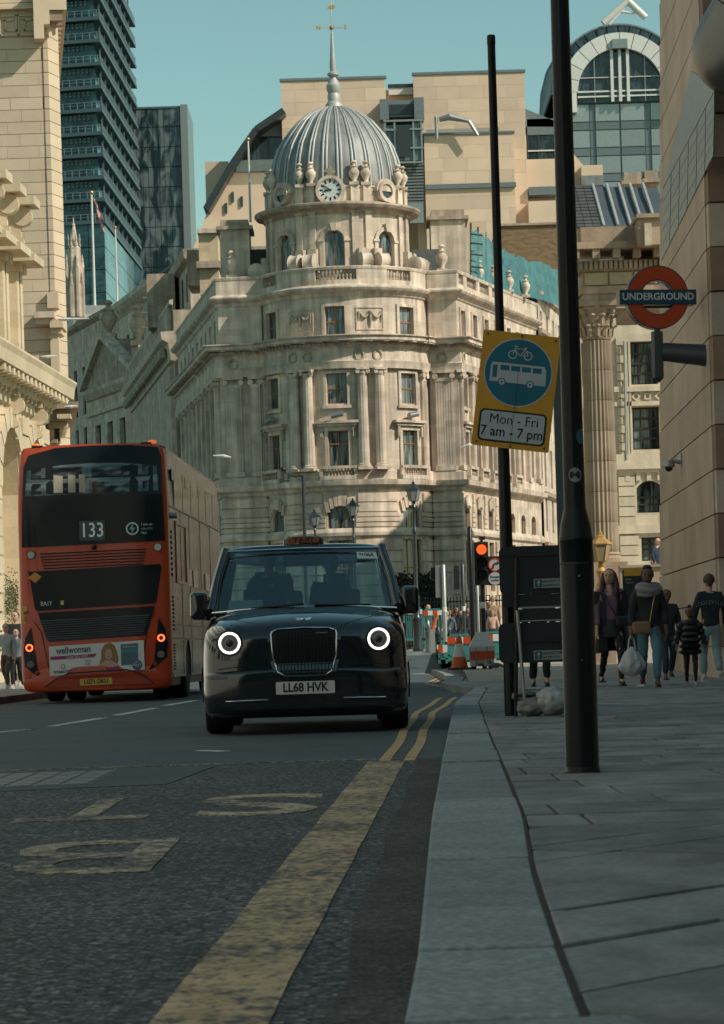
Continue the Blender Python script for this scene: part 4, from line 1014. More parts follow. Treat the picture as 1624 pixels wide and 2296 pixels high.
# the pieces of roofscape just left of the drum
for x0, x1, y0, y1, d, m in ((447, 490, 520, 660, 214, M_cream), (440, 494, 585, 600, 213.5, M_port_d), (420, 447, 560, 640, 216, M_port_d), (442, 492, 512, 522, 213.6, M_port)): P('set_back_attic', m, DB, x0, x1, y0, y1, d, 5)
N2 = thing('pediment_building', 'grey stone building with triangular pediment and tall dark windows', 'building', (-24, 290, 0))
p2 = [(-28.2, 302.5), (-21.4, 284.3)]; f2 = Fac(p2); L2_ = f2.L
z2 = 28.6
mb = MB(); ops = [(2.4 + k * 4.7, 4.6 + k * 4.7, a, b) for k in range(4) for a, b in ((9, 16.5), (18.5, 25))]; f2.wall(mb, 0, L2_, 0, z2, ops, .6); mb.build('wall', M_port, N2)
MB().prism([(-28.2, 303.6), (-21.0, 285.2), (-10, 286), (-16, 304)], 0, z2).build('interior', MATS['dark_room'], N2)
for o in ops: window_on(f2, N2, (o[0] + o[1]) / 2, o[2], 2.2, o[3] - o[2], 2, 2, 0, n=-.5, wood=M_darkwood, glass=M_pane_d)
MB().sweep(p2, [(0, z2 - .9), (.3, z2 - .8), (.7, z2 - .2), (.8, z2 + .2), (0, z2 + .3)]).build('cornice', M_port, N2)
MB().sweep(p2, [(0, 26.0), (.25, 26.1), (.25, 26.4), (0, 26.5)]).build('string_course', M_port, N2)
a_, b_ = f2.pt(-.3, .3, z2 + .25), f2.pt(L2_ + .3, .3, z2 + .25); ap = f2.pt(L2_ * .42, .3, 33.6); bk = Vector((9, 3, 0))
MB().add([a_, b_, ap, a_ + bk, b_ + bk, ap + bk], [(0, 1, 2), (1, 4, 5, 2), (0, 2, 5, 3)]).build('pediment', M_port_d, N2)
mb = MB()
for s_, e_ in ((a_, ap), (ap, b_)):
    up = Vector((0, 0, .6)); nn = Vector((*f2.nrm(1), 0)) * .6; mb.hexa([s_ + nn, e_ + nn, e_ - nn, s_ - nn, s_ + up + nn, e_ + up + nn, e_ + up - nn, s_ + up - nn])
mb.build('raking_cornice', M_port, N2)
mb = MB(); urn_mb(mb, f2.pt(L2_ - .3, -.2, z2 + 3.0), 4.2); mb.prism([(f2.pt(L2_ - 1.8, .2).x, f2.pt(L2_ - 1.8, .2).y), (f2.pt(L2_ + .8, .2).x, f2.pt(L2_ + .8, .2).y), (f2.pt(L2_ + .8, -2).x, f2.pt(L2_ + .8, -2).y), (f2.pt(L2_ - 1.8, -2).x, f2.pt(L2_ - 1.8, -2).y)], z2, z2 + 3); mb.build('urn', M_port_d, N2, smooth=50)
mb = MB(); urn_mb(mb, f2.pt(L2_ * .42, -.2, 33.6), 4); mb.build('statue_finial', M_port_d, N2, smooth=50)
N3 = thing('slate_roof_building', 'tall grey building with dark slate roof rising behind the pediment', 'building', (-22, 310, 0))
e0, e1_ = W(241, 697, 312), W(345, 634, 285); r1 = W(392, 588, 285)
f3 = Fac([(e0.x, 312), (e1_.x, 285)]); mb = MB(); o3 = [(3 + k * 4.2, 4.6 + k * 4.2, 30.5, 34.5) for k in range(6)]; f3.wall(mb, 0, f3.L, 20, 37.6, o3, .4); mb.build('wall', M_port, N3)
MB().prism([(e0.x, 313), (e1_.x + .6, 285.6), (-8, 286), (-12, 313)], 20, 37.4).build('interior', MATS['dark_room'], N3)
for o in o3: window_on(f3, N3, (o[0] + o[1]) / 2, o[2], 1.6, 4, 2, 2, 0, wood=M_darkwood, glass=M_pane_d)
MB().sweep([(e0.x, 312), (e1_.x, 285), (-6, 286)], [(0, 36.6), (.6, 37.2), (.9, 37.6), (.9, 38.1), (0, 38.2)]).build('eaves', M_port, N3)
MB().add([(e0.x - .8, 312.5, 38.0), (e1_.x - .8, 284.3, 38.0), (-5, 286, 38.0), (-9, 313, 38), (e0.x + 9, 306, 43.6), (e1_.x + 9, 291, 43.6)], [(0, 1, 5, 4), (1, 2, 5), (2, 3, 4, 5), (3, 0, 4)]).build('roof', M_slate, N3)
N4 = thing('gabled_building', 'plain grey stone building with low gable and flagpoles on its roof', 'building', (-34, 332, 0))
g0, g1, g2 = W(130, 770, 345), W(250, 700, 318), W(330, 690, 318)
f4 = Fac([(g0.x, 345), (g1.x, 318), (g1.x + 6, 318)]); zt4 = W(190, 725, 332).z; o4 = [(4 + k * 4.4, 5.6 + k * 4.4, z, z + 5.5) for k in range(5) for z in (12, 22, 29)]
mb = MB(); f4.wall(mb, 0, f4.L, 0, zt4, o4, .5); mb.build('wall', M_port, N4); MB().prism([(g0.x, 346), (g1.x + .7, 319), (g1.x + 8, 319), (g0.x + 20, 346)], 0, zt4 - .1).build('interior', MATS['dark_room'], N4)
for o in o4: window_on(f4, N4, (o[0] + o[1]) / 2, o[2], 1.6, 5.5, 2, 3, 0, wood=M_darkwood, glass=M_pane_d)
MB().sweep([(g0.x, 345), (g1.x, 318), (g1.x + 6, 318)], [(0, zt4 - .7), (.5, zt4 - .3), (.6, zt4 + .1), (0, zt4 + .2)]).build('cornice', M_port_d, N4)
G0, G1, G2 = W(146, 748, 340), W(196, 722, 330), W(168, 684, 336)
MB().add([G0, G1, G2, G2 + Vector((9, 3, 0)), G1 + Vector((9, 0, 0)), G0 + Vector((9, 3, 0))], [(0, 1, 2), (1, 4, 3, 2), (0, 2, 3, 5)]).build('gable_roof', M_lead_l, N4)
MB().box(W(167, 684, 335).x, W(290, 684, 335).x, 333, 340, zt4, W(200, 690, 335).z).build('attic', M_lead_l, N4)

def flagpole(x0, y0, x1, y1, d, lab, r=.12):
    b, t_ = W(x0, y0, d), W(x1, y1, d); o = thing('flagpole', lab, 'flagpole', tuple(b)); t_.x = b.x
    MB().tube([b, t_], [r, r * .7], 8).build('pole', M_whitepaint, o, smooth=60); MB().ball(t_, r * 1.6, 8).build('finial', M_gold, o, smooth=60); return o
fp = flagpole(213, 690, 204, 432, 336, 'white flagpole flying a striped red flag in front of the glass tower', .17)
fl = MB(); n = 10; t_ = W(205, 440, 336); vs = []
for i in range(n + 1):
    for j in range(6): vs.append((t_.x + .15 + .11 * j + .10 * i * .9 * (1 if i > 2 else .8), 336 + .12 * sin(i * .9 + j), t_.z - i * .37 - j * .18))
fs = [(i * 6 + j, i * 6 + j + 1, (i + 1) * 6 + j + 1, (i + 1) * 6 + j) for i in range(n) for j in range(5)]
fl.add(vs, fs); fl.mi = [1 if (f[0] % 6) in (1, 3) and (f[0] // 6) % 4 != 2 else (2 if (f[0] // 6) % 5 == 2 else 0) for f in fs]
fo = fl.build('flag', [mat('flag_red', (.5, .07, .04), .8), mat('flag_white', (.7, .62, .55), .8), mat('flag_blue', (.04, .06, .16), .8)]); tag(fo, 'limp red white and blue flag hanging from the tall pole at the left', 'flag')
flagpole(264, 690, 258, 510, 336, 'bare white flagpole right of the striped flag', .12)
flagpole(562, 498, 555, 312, 206, 'bare white flagpole rising left of the lead dome', .09)

# ---- right flank neighbours
RB = thing('pale_row_building', 'pale four-storey building beyond the right flank of the domed corner', 'building', (16, 228, 0))
f5 = Fac([(14.4, 221.2), (17.4, 236)]); o5 = [(1.2 + k * 3.6, 2.3 + k * 3.6, z, z + h) for k in range(4) for z, h in ((4, 3.6), (9.5, 2.6), (13, 3), (17.5, 2.6), (22, 2.2), (25.5, 1.2))]
mb = MB(); f5.wall(mb, 0, f5.L, 0, 28, o5, .3); mb.build('wall', M_port, RB); MB().prism([(13.9, 222), (16.9, 236), (8, 236), (8, 222)], 0, 27.9).build('interior', MATS['dark_room'], RB)
for o in o5: window_on(f5, RB, (o[0] + o[1]) / 2, o[2], 1.1, o[3] - o[2], 2, 2, wood=M_darkwood)
for z in (8.3, 12.2, 24.9, 27.8): MB().sweep([(14.4, 221.2), (17.4, 236)], [(0, z - .2), (.3, z), (.35, z + .3), (0, z + .35)]).build('string_course', M_port_d, RB)
BB = thing('brick_building', 'brown stock brick building standing above the netted roof', 'building', (17, 250, 0))
def brickmat():
    m = mat('stock_brick', (.25, .15, .075), .9, var=.2, vscale=2, bump=.01, bscale=30); nt = m.node_tree; n = nt.nodes; l = nt.links
    b = n.new('ShaderNodeTexBrick'); b.inputs['Color1'].default_value = (.30, .18, .085, 1); b.inputs['Color2'].default_value = (.17, .10, .05, 1); b.inputs['Mortar'].default_value = (.20, .16, .11, 1)
    b.inputs['Scale'].default_value = 1; b.inputs['Brick Width'].default_value = .45; b.inputs['Row Height'].default_value = .16; b.inputs['Mortar Size'].default_value = .02
    g_ = n.new('ShaderNodeNewGeometry'); sp = n.new('ShaderNodeSeparateXYZ'); cb = n.new('ShaderNodeCombineXYZ'); l.new(g_.outputs['Position'], sp.inputs[0]); l.new(sp.outputs[0], cb.inputs[0]); l.new(sp.outputs[2], cb.inputs[1]); l.new(cb.outputs[0], b.inputs[0])
    l.new(b.outputs[0], n['Principled BSDF'].inputs['Base Color']); return m
P('wall', brickmat(), BB, 1120, 1300, 503, 900, 250, 10); P('coping', M_port_d, BB, 1118, 1302, 499, 504, 249.8, 10)
NS = thing('scaffold_netting', 'turquoise debris netting over a scaffolded roof behind the parapet', 'netting', (10, 212, 0))
M_net = mat('turquoise_net', (.055, .19, .205), .7, var=.25, vscale=1.2, alpha=.86)
top = [(1056, 512, 205), (1080, 525, 208), (1110, 548, 211), (1140, 566, 214), (1175, 580, 218), (1215, 592, 222), (1262, 605, 228)]; bot = [(1056, 640, 205), (1080, 645, 208), (1110, 650, 211), (1140, 655, 214), (1175, 665, 218), (1215, 672, 222), (1262, 690, 228)]
mb = MB(); n = 24; vs = []
def lerp_l(L, t):
    i = min(int(t * (len(L) - 1)), len(L) - 2); f = t * (len(L) - 1) - i; return [L[i][k] * (1 - f) + L[i + 1][k] * f for k in range(3)]
NR = random.Random(5)
for i in range(n + 1):
    for j in range(7):
        a, b = lerp_l(top, i / n), lerp_l(bot, i / n); t = j / 6
        p = W(a[0], a[1] * (1 - t) + b[1] * t + (NR.uniform(-5, 5) if j == 0 else 0), a[2] - 1 + .5 * NR.random() + 2.2 * (1 - t)); vs.append(p)
mb.add(vs, [(i * 7 + j, i * 7 + j + 1, (i + 1) * 7 + j + 1, (i + 1) * 7 + j) for i in range(n) for j in range(6)]); mb.build('net', M_net, NS)
for t in [i / 9 for i in range(10)]:
    a, b = lerp_l(top, t), lerp_l(bot, t); MB().tube([W(b[0], b[1], b[2] + 1.8), W(a[0], a[1] - (12 if t < .3 else 3), a[2] + 1.8)], .07, 5).build('scaffold_tube', M_iron_d if t < .2 else M_galv, NS)
for y in (525, 545, 570, 598): MB().tube([W(1058, y, 204), W(1082, y + 3, 206.5)], .06, 5).build('scaffold_tube', M_iron_d, NS)

# ---- columned mansion on the right
MH = thing('columned_mansion', 'classical mansion with giant fluted Corinthian column and deep cornice', 'building', tuple(W(1345, 1400, 112)))
M_mh = stone('golden_stone', (.36, .265, .185), .18, .22)
dm = 110; sM = dm / F
cx_ = W(1345, 1000, dm).x; rC = 37 * sM; zB = ZA(1262, dm, 1345); zT = ZA(680, dm, 1345)
def corinth(parent, x, y, r, zb, zt, m):
    h = zt - zb; mb = MB(); mb.lathe([(r * 1.2, .0), (r * 1.22, r * .25), (r * 1.05, r * .4), (r * 1.12, r * .5), (r, r * .62)], 32, o=(x, y, zb)); mb.box(x - r * 1.35, x + r * 1.35, y - r * 1.35, y + r * 1.35, zb - r * .35, zb); mb.build('column_base', m, parent, smooth=40)
    n = 7; zc0 = h - 2.25 * r
    for k in range(n):
        z0, z1 = r * .62 + (zc0 - r * .62) * k / n, r * .62 + (zc0 - r * .62) * (k + 1) / n - .012; f = lambda z: r * (1 - .13 * (z / zc0) ** 1.6)
        MB().lathe([(f(z0) * .985, z0), (f(z0), z0 + .01), (f((z0 + z1) / 2), (z0 + z1) / 2), (f(z1), z1)], 96, o=(x, y, zb), flute=24, fd=.10).build('column_drum', mat('golden_stone_drum', (.34, .265, .19), .85, var=.18, vscale=.8, streak=.25, rnd=.14), parent, smooth=50)
    mb = MB(); rr = r * .87; mb.lathe([(rr, zc0 + .01), (rr * 1.06, zc0 + .08), (rr * .95, zc0 + .12), (rr * 1.05, zc0 + r), (rr * 1.3, h - .3 * r)], 24, o=(x, y, zb)); mb.box(x - r * 1.3, x + r * 1.3, y - r * 1.3, y + r * 1.3, zb + h - .28 * r, zb + h); mb.build('capital_bell', m, parent, smooth=50)
    for row, (zz, n_, hh, ro) in enumerate(((zc0 + .1, 12, .75 * r, .22), (zc0 + .75 * r, 12, .8 * r, .30))):
        for k in range(n_):
            a = 2 * pi * (k + .5 * row) / n_; c, s = cos(a), sin(a); T = Matrix.Translation((x, y, zb + zz)) @ Matrix.Rotation(a, 4, 'Z')
            q = [(rr * 1.02, 0), (rr * 1.10, hh * .6), (rr * (1.12 + ro * .8), hh * .95), (rr * (1.12 + ro), hh * .8)]
            w = .17 * r; MB(T).add([(px_, -w, z_) for px_, z_ in q] + [(px_, w, z_) for px_, z_ in q] + [(px_ + .07, 0, z_ + .02) for px_, z_ in q], [(i, i + 1, 9 + i, 8 + i) for i in range(3)] + [(8 + i, 9 + i, 5 + i, 4 + i) for i in range(3)]).build('acanthus_leaf', m, parent)
    for k in range(4):
        a = pi / 4 + k * pi / 2; T = Matrix.Translation((x, y, zb + h - .55 * r)) @ Matrix.Rotation(a, 4, 'Z'); MB(T).tube([(rr * 1.42, -.1 * r, 0), (rr * 1.42, .1 * r, 0)], .24 * r, 10).build('volute', m, parent, smooth=50)
        a = k * pi / 2 - pi / 2; T = Matrix.Translation((x, y, zb + h - .5 * r)) @ Matrix.Rotation(a, 4, 'Z'); MB(T).ball((rr * 1.32, 0, .1), .2 * r, 8).build('flower', m, parent, smooth=50)
corinth(MH, cx_, dm, rC, zB, zT, M_mh)
P('pedestal', M_mh, MH, 1300, 1394, 1268, 1420, dm - 1.0, 6)
xl = XA(1302, dm, 620); xr = xl + 6.5; yf = dm - rC * 1.05
zE = [ZA(y, dm - 1, 1345) for y in (690, 655, 640, 606, 582, 560, 545)]
def ent(name, z0, z1, out, m=M_mh): MB().box(xl - out, xr, yf - out, yf + 1.6 + out, z0, z1).build(name, m, MH)
ent('architrave', zE[0], zE[1] - .02, 0); ent('architrave_band', zE[1] - .02, zE[2], .08); ent('frieze', zE[2], zE[3], -.04); ent('dentil_band', zE[3], zE[4], .12); ent('corona', zE[5], zE[6], .75)
for k in range(36): MB().box(xl - .1 + k * .19, xl + .02 + k * .19, yf - .27, yf - .1, zE[3] + .05, zE[4] - .04).build('dentil', M_mh, MH)
for k in range(9): MB().box(xl - .4 + k * .78, xl - .12 + k * .78, yf - .68, yf - .1, zE[4] + .02, zE[5] - .01).build('modillion', M_mh, MH)
for k in range(7): MB().box(xl + .1 + k * .95, xl + .98 + k * .95, yf - .05, yf + .1, zE[2] + .06, zE[3] - .06).build('frieze_stone', mat('golden_block', (.42, .315, .20), .85, rnd=.18, var=.1), MH)
MB().box(xl + 1.8, xr, yf + 1.7, yf + 6, zE[0], zE[5]).build('side_entablature', M_mh, MH); MB().box(xl + 1.75, xr, yf + 1.7, yf + 6.05, zE[0] + .3, zE[0] + .5).build('soffit_band', M_mh, MH)
MB().box(xl, xr, yf, yf + 1.5, zE[6], ZA(512, dm, 1400)).build('blocking_course', M_mh, MH)
P('corner_block', M_mh, MH, 1432, 1500, 486, 548, dm - 2.2, 2); P('block_cap', M_mh, MH, 1428, 1500, 478, 487, dm - 2.4, 2.4)
P('carved_scroll', M_carve, MH, 1446, 1462, 500, 550, dm - 2.5, .5)
rz0, rz1 = ZA(512, dm + 2, 1400), ZA(412, dm + 6, 1400)
xR0, xR1 = XA(1290, dm + 2, 460), XA(1500, dm + 2, 460)
MB().add([(xR0, dm + 1.5, rz0), (xR1, dm + 1.5, rz0), (xR1, dm + 6, rz1 - .2), (xR0, dm + 6, rz1), (xR0, dm + 8, rz1), (xR1, dm + 8, rz1)], [(0, 1, 2, 3), (3, 2, 5, 4)]).build('roof', mat('roof_lead_dark', (.10, .115, .125), .5, metal=.3, var=.15, vscale=1), MH)
def on_roof(x, t, o=.06): return Vector((x, dm + 1.5 + 4.5 * t - o * .8, rz0 + (rz1 - rz0 - .05) * t + o * .4))
xs_ = XA(1345, dm + 2, 460)
for k in range(13):
    for j in range(3):
        a, b = xR0 + (xs_ - xR0) * j / 3, xR0 + (xs_ - xR0) * (j + 1) / 3; t0, t1 = k / 13, (k + 1) / 13
        MB().hexa([on_roof(a + .01, t0, .09), on_roof(b - .01, t0, .09), on_roof(b - .01, t0, 0), on_roof(a + .01, t0, 0), on_roof(a + .01, t1, .05), on_roof(b - .01, t1, .05), on_roof(b - .01, t1, 0), on_roof(a + .01, t1, 0)]).build('slate', M_slate, MH)
for x in (1350, 1382, 1410, 1436, 1466): xx = XA(x, dm + 2, 460); MB().tube([on_roof(xx, 0, .08), on_roof(xx, 1, .08)], .07, 6).build('lead_roll', M_lead_l, MH)
for x0, x1, y0 in ((1400, 1438, 386), (1446, 1476, 382)): P('chimney_stack', M_port_d, MH, x0, x1, y0, 412, dm + 9, 2); P('chimney_cap', M_port_d, MH, x0 - 5, x1 + 5, y0 + 18, y0 + 26, dm + 8.8, 2.4)

# ---- sunlit white building behind the column
WB = thing('white_stone_building', 'sunlit white stone building with multi-pane windows behind the big column', 'building', (17, 132, 0))
dw = 130; sW = dw / F
xw0, xw1 = XA(1292, dw, 1000), XA(1600, dw, 1000)
f6 = Fac([(xw0, dw), (xw1, dw)]); M_wb = stone('white_stone', (.60, .51, .38), .05, .12)
def u6(px, y=1000): return XA(px, dw, y) - xw0
wz = lambda y: ZA(y, dw, 1440)
wins6 = [(1420, 1481, 862, 765, 0), (1420, 1481, 1008, 912, 0), (1425, 1484, 1150, 1078, .35), (1432, 1490, 1258, 1205, 0), (1310, 1330, 1008, 912, 0), (1310, 1330, 862, 765, 0)]
o6 = [(u6(a), u6(b), wz(c), wz(d) - r, r) if r else (u6(a), u6(b), wz(c), wz(d)) for a, b, c, d, r in wins6]
mb = MB(); f6.wall(mb, 0, f6.L, 0, wz(700), o6, .45); mb.build('wall', M_wb, WB); MB().box(xw0, xw1, dw + .6, dw + 14, 0, wz(702)).build('interior', MATS['dark_room'], WB)
for o in o6: 
    r = o[4] if len(o) > 4 else 0; window_on(f6, WB, (o[0] + o[1]) / 2, o[2], o[1] - o[0], o[3] - o[2], 3, 4 if not r else 3, r, n=-.4, wood=M_darkwood, glass=M_pane, bar=.06)
for k in range(14):
    mb = MB(); z = wz(1030) + k * .4; f6.box(mb, u6(1388), u6(1398) + (.12 if k % 2 else 0), z + .02, z + .36, 0, .14); 
    if z < wz(765): mb.build('quoin', M_wb, WB)
for k in range(7):
    z = wz(1180) + k * .46; mb = MB(); f6.box(mb, u6(1384), u6(1421), z + .02, z + .43, -.02, .1); mb.build('stone_course', M_wb, WB)
for k in range(4):
    z = wz(1290) + k * .46; mb = MB(); f6.box(mb, u6(1384), u6(1426), z + .02, z + .43, -.02, .1); mb.build('stone_course', M_wb, WB)
for z0, z1, o_ in ((1052, 1018, .3), (1060, 1052, .15), (878, 866, .2), (910, 900, .15), (1196, 1178, .15)):
    mb = MB(); f6.box(mb, u6(1380), f6.L, wz(z0), wz(z1), 0, o_); mb.build('string_course', M_wb, WB)
for k, px in enumerate((1426, 1452, 1478)):
    c = Vector((XA(px, dw, 890), 0, wz(889))); T = Matrix.Translation((c.x, dw, c.z)); r = .22
    MB(T).frame_xz([(r * cos(a), r * sin(a)) for a in [i * pi / 2 + (0 if k != 1 else pi / 4) for i in range(4)]], [(r * .5 * cos(a), r * .5 * sin(a)) for a in [i * pi / 2 + (0 if k != 1 else pi / 4) for i in range(4)]], -.1, 0).build('carved_diamond', M_wb, WB)
for k in range(5):
    px = 1400 + k * 24; mb = MB(); f6.box(mb, u6(px), u6(px + 10), wz(1078), wz(1060), -.01, .12); mb.build('voussoir', M_wb, WB)
MB().tube([W(1405, 1030, dw - .3), W(1400, 765, dw - .3)], .06, 6).build('downpipe', M_galv, WB)
for x in (1408, 1414): mb = MB(); f6.box(mb, u6(x), u6(x + 4), wz(1030), wz(765), 0, .15); mb.build('window_pilaster', M_wb, WB)
# ================================================================ left bank building (near)
LB = thing('sunlit_bank', 'sunlit cream stone bank with arched doorway, scroll keystones and modillion cornice', 'building', (-9.5, 86, 0))
def lx(y, off=0): return -9.5 + .05 * (y - 87.6) + off
pL = [(lx(68), 68), (lx(87.6), 87.6), (lx(87.6) - 8, 88.0)]
# outward must face +X: travel from far to near
pL = [(lx(60), 60), (lx(87.6), 87.6), (-20, 88.2)]
fl_ = Fac(pL); uc = fl_.U[1]
def uL(y): return uc - (87.6 - y)
zco = ZA(862, 88, 150); M_lb = stone('sunlit_cream', (.60, .49, .335), .06, .10)
opsL = [(uL(79.0), uL(82.6), 0, 5.5, 1.8), (uL(83.9), uL(86.2), 0, 6.1, 1.15), (uL(74.1), uL(77.7), 0, 5.5, 1.8)]
mb = MB(); fl_.wall(mb, 0, fl_.L, 0, zco - .9, opsL, .8); mb.build('wall', M_lb, LB)
MB().prism([(-20, 89), (lx(87) - 1.1, 86.8), (lx(60) - 1.2, 60), (-20, 60)], 0, 8).build('interior', MATS['dark_room'], LB)
for u0, u1, z0, zs, r in opsL:
    w = (u1 - u0) / 2; c = (u0 + u1) / 2; N = 9
    for k in range(N):
        t0, t1 = pi * k / N + .02, pi * (k + 1) / N - .02; mb = MB()
        q = [(c + (w + .02) * cos(t), zs + (r + .02) * sin(t)) for t in (t0, t1)] + [(c + (w + .62) * cos(t), zs + (r + .6) * sin(t)) for t in (t1, t0)]
        mb.hexa([fl_.pt(x, 0, z) for x, z in q] + [fl_.pt(x, .14, z) for x, z in q]); mb.build('voussoir', M_lb, LB)
    mb = MB(); fl_.box(mb, u0 + .02, u1 - .02, z0, zs + r, -1.1, -.78); mb.build('recess_wall', M_lb, LB)
for k in range(14):
    for a, b in ((uL(86.3), uc - .05), (uL(82.7), uL(83.8)), (uL(77.8), uL(78.9))):
        z = .5 + k * .52
        if z > 7.4: continue
        mb = MB(); fl_.box(mb, a, b, z + .02, z + .48, -.01, .12); mb.build('stone_course', M_lb, LB)
for y in (81.0, 85.1, 76.6):
    T = Matrix.Translation((lx(y), y, 7.7)) @ Matrix.Scale(.72, 4); mb = MB(T)
    mb.tube([(.3, -.18, .35), (.3, .18, .35)], .36, 14); mb.tube([(.22, -.15, -.35), (.22, .15, -.35)], .2, 12); mb.box(-.05, .28, -.16, .16, -.3, .3); mb.box(-.05, .45, -.3, .3, .7, .9)
    mb.build('scroll_keystone', M_lb, LB, smooth=45)
    for k in range(2): q = MB(T); q.box(-.02, .2, .5 + k * .35, .75 + k * .35, -.2, 1.3); q.build('triglyph', M_lb, LB)
prof = [(0, zco - 1.25), (.1, zco - 1.2), (.14, zco - .85), (.3, zco - .75), (.34, zco - .5), (.78, zco - .45), (.82, zco - .12), (.88, zco + .02), (.88, zco + .08), (0, zco + .2)]
MB().sweep(pL, prof).build('cornice', M_lb, LB)
for k in range(16):
    u = uc - .5 - k * .72; mb = MB(); fl_.box(mb, u, u + .32, zco - .66, zco - .46, .3, .74); mb.build('modillion', M_lb, LB)
    mb = MB(); fl_.box(mb, u + .1, u + .22, zco - .95, zco - .76, .1, .26); mb.build('dentil', M_lb, LB)
# upper storey: paired pilasters, slab entablature, scroll brackets
xu = lambda y: lx(y) - .35
def U_(name, y0, y1, z0, z1, n0, n1, m=M_lb, sm=None): return MB().hexa([(lx(y0) + n1, y0, z0), (lx(y1) + n1, y1, z0), (lx(y1) + n0, y1, z0), (lx(y0) + n0, y0, z0), (lx(y0) + n1, y0, z1), (lx(y1) + n1, y1, z1), (lx(y1) + n0, y1, z1), (lx(y0) + n0, y0, z1)]).build(name, m, LB)
zu0 = zco + .1; zu1 = ZA(602, 86, 60)
U_('upper_wall', 60, 86.2, zu0, ZA(500, 86, 40), -9, -.75)
for yb in (85.6, 83.2, 80.8, 78.4):
    for dy in (0, .62):
        U_('upper_pilaster', yb - dy - .36, yb - dy, zu0, zu1 - .25, -.8, -.25); U_('pilaster_cap', yb - dy - .44, yb - dy + .08, zu1 - .25, zu1, -.8, -.12)
    U_('entablature_slab', yb - 1.35, yb + .42, zu1, zu1 + .22, -.8, .35); U_('entablature_slab', yb - 1.2, yb + .3, zu1 + .22, zu1 + .42, -.8, .1)
    T = Matrix.Translation((lx(yb) - .15, yb - .3, zu1 + 1.1)); mb = MB(T); mb.tube([(0, -.2, .35), (0, .2, .35)], .3, 12); mb.tube([(-.15, -.16, -.4), (-.15, .16, -.4)], .18, 12); mb.box(-.5, -.05, -.15, .15, -.5, .6); mb.build('scroll_bracket', M_lb, LB, smooth=45)
    U_('hood', yb - .8, yb + .3, zu1 + 1.75, zu1 + 2.0, -.8, .3)

# ---- tall block of plain ashlar behind it
TB = thing('ashlar_tower', 'tall sunlit block of plain cream ashlar with key-pattern panels', 'building', (-12, 100, 0))
M_tb = mat('ashlar_block', (.60, .47, .335), .85, var=.06, vscale=1.2, var2=.03, rnd=.07)
x1 = XA(116, 100, 500); 
MB().prism([(-22, 100.06), (x1 + .02, 100.06), (x1 + .28, 100.9), (x1 - 2.3, 119), (-22, 119)], 0, 26).build('wall', M_tb, TB)
z = 0; r_ = 0; TR = random.Random(9)
while z < 24.6:
    h = .425 if z < 22.2 else .6; x = -14.6 + (.55 if r_ % 2 else 0) - .2
    while x < x1 - .06:
        w = 1.18 + TR.uniform(-.15, .15); b = min(x + w, x1 - .12)
        if b - x > .1: MB().box(x + .003, b - .003, 99.94 - TR.uniform(0, .012), 100.1, z + .009, z + h - .009).build('ashlar_block', M_tb, TB)
        x = b + 1e-4 if b < x1 - .13 else x1
    MB().hexa([(x1 - .11, 99.9, z + .012), (x1 + .06, 99.9, z + .012), (x1 + .34, 100.85, z + .012), (x1, 101, z + .012), (x1 - .11, 99.9, z + h - .012), (x1 + .06, 99.9, z + h - .012), (x1 + .34, 100.85, z + h - .012), (x1, 101, z + h - .012)]).build('quoin', M_tb, TB)
    z += h; r_ += 1
# key pattern
for cxk in (XA(20, 100, 58), XA(62, 100, 58)):
    zk0 = ZA(58, 100, 40); mb = MB()
    for (a, b, c_, d_) in ((-.32, .3, -.36, -.31), (-.32, -.27, -.36, .36), (-.32, .3, .31, .36), (.25, .3, -.2, .36), (-.12, .3, -.2, -.15), (-.12, -.07, -.2, .2), (-.12, .15, .15, .2)):
        mb.box(cxk + a, cxk + b, 99.86, 99.95, zk0 + c_, zk0 + d_)
    mb.build('key_pattern', M_tb, TB)
MB().box(-22, x1 + .05, 99.65, 100, ZA(24, 100, 50), ZA(18, 100, 50)).build('string_course', M_tb, TB)
# deep side cornice seen from below
A0 = Vector((-10.75, 99.2)); A1 = Vector((-13.2, 119)); dA = (A1 - A0).normalized(); nA = Vector((dA.y, -dA.x)) if dA.y > 0 else Vector((-dA.y, dA.x))
for (z0, z1, o_) in ((22.3, 22.8, .35), (22.8, 23.3, .55), (23.3, 24.2, 1.15)):
    q = [A0, A1, A1 + nA * o_, A0 + nA * o_]; MB().prism([(p_.x, p_.y) for p_ in q], z0, z1).build('side_cornice', M_tb, TB)
for k in range(26):
    a = A0 + dA * (k * .76 + .1); b = a + dA * .34; q = [a, b, b + nA * 1.0, a + nA * 1.0]; MB().prism([(p_.x, p_.y) for p_ in q], 22.95, 23.29).build('modillion', M_mh, TB)
P('ledge', M_port, TB, 76, 122, 698, 712, 99.3, 1); P('ledge', M_port, TB, 80, 120, 712, 726, 99.5, 1); P('corbel', M_tb, TB, 112, 141, 716, 734, 99.4, 1.5); P('corbel', M_tb, TB, 114, 138, 734, 748, 99.6, 1.3)
P('capital', M_tb, TB, 106, 130, 655, 690, 99.7, 1.2); P('pier', M_tb, TB, 115, 134, 748, 905, 99.7, 2.2)
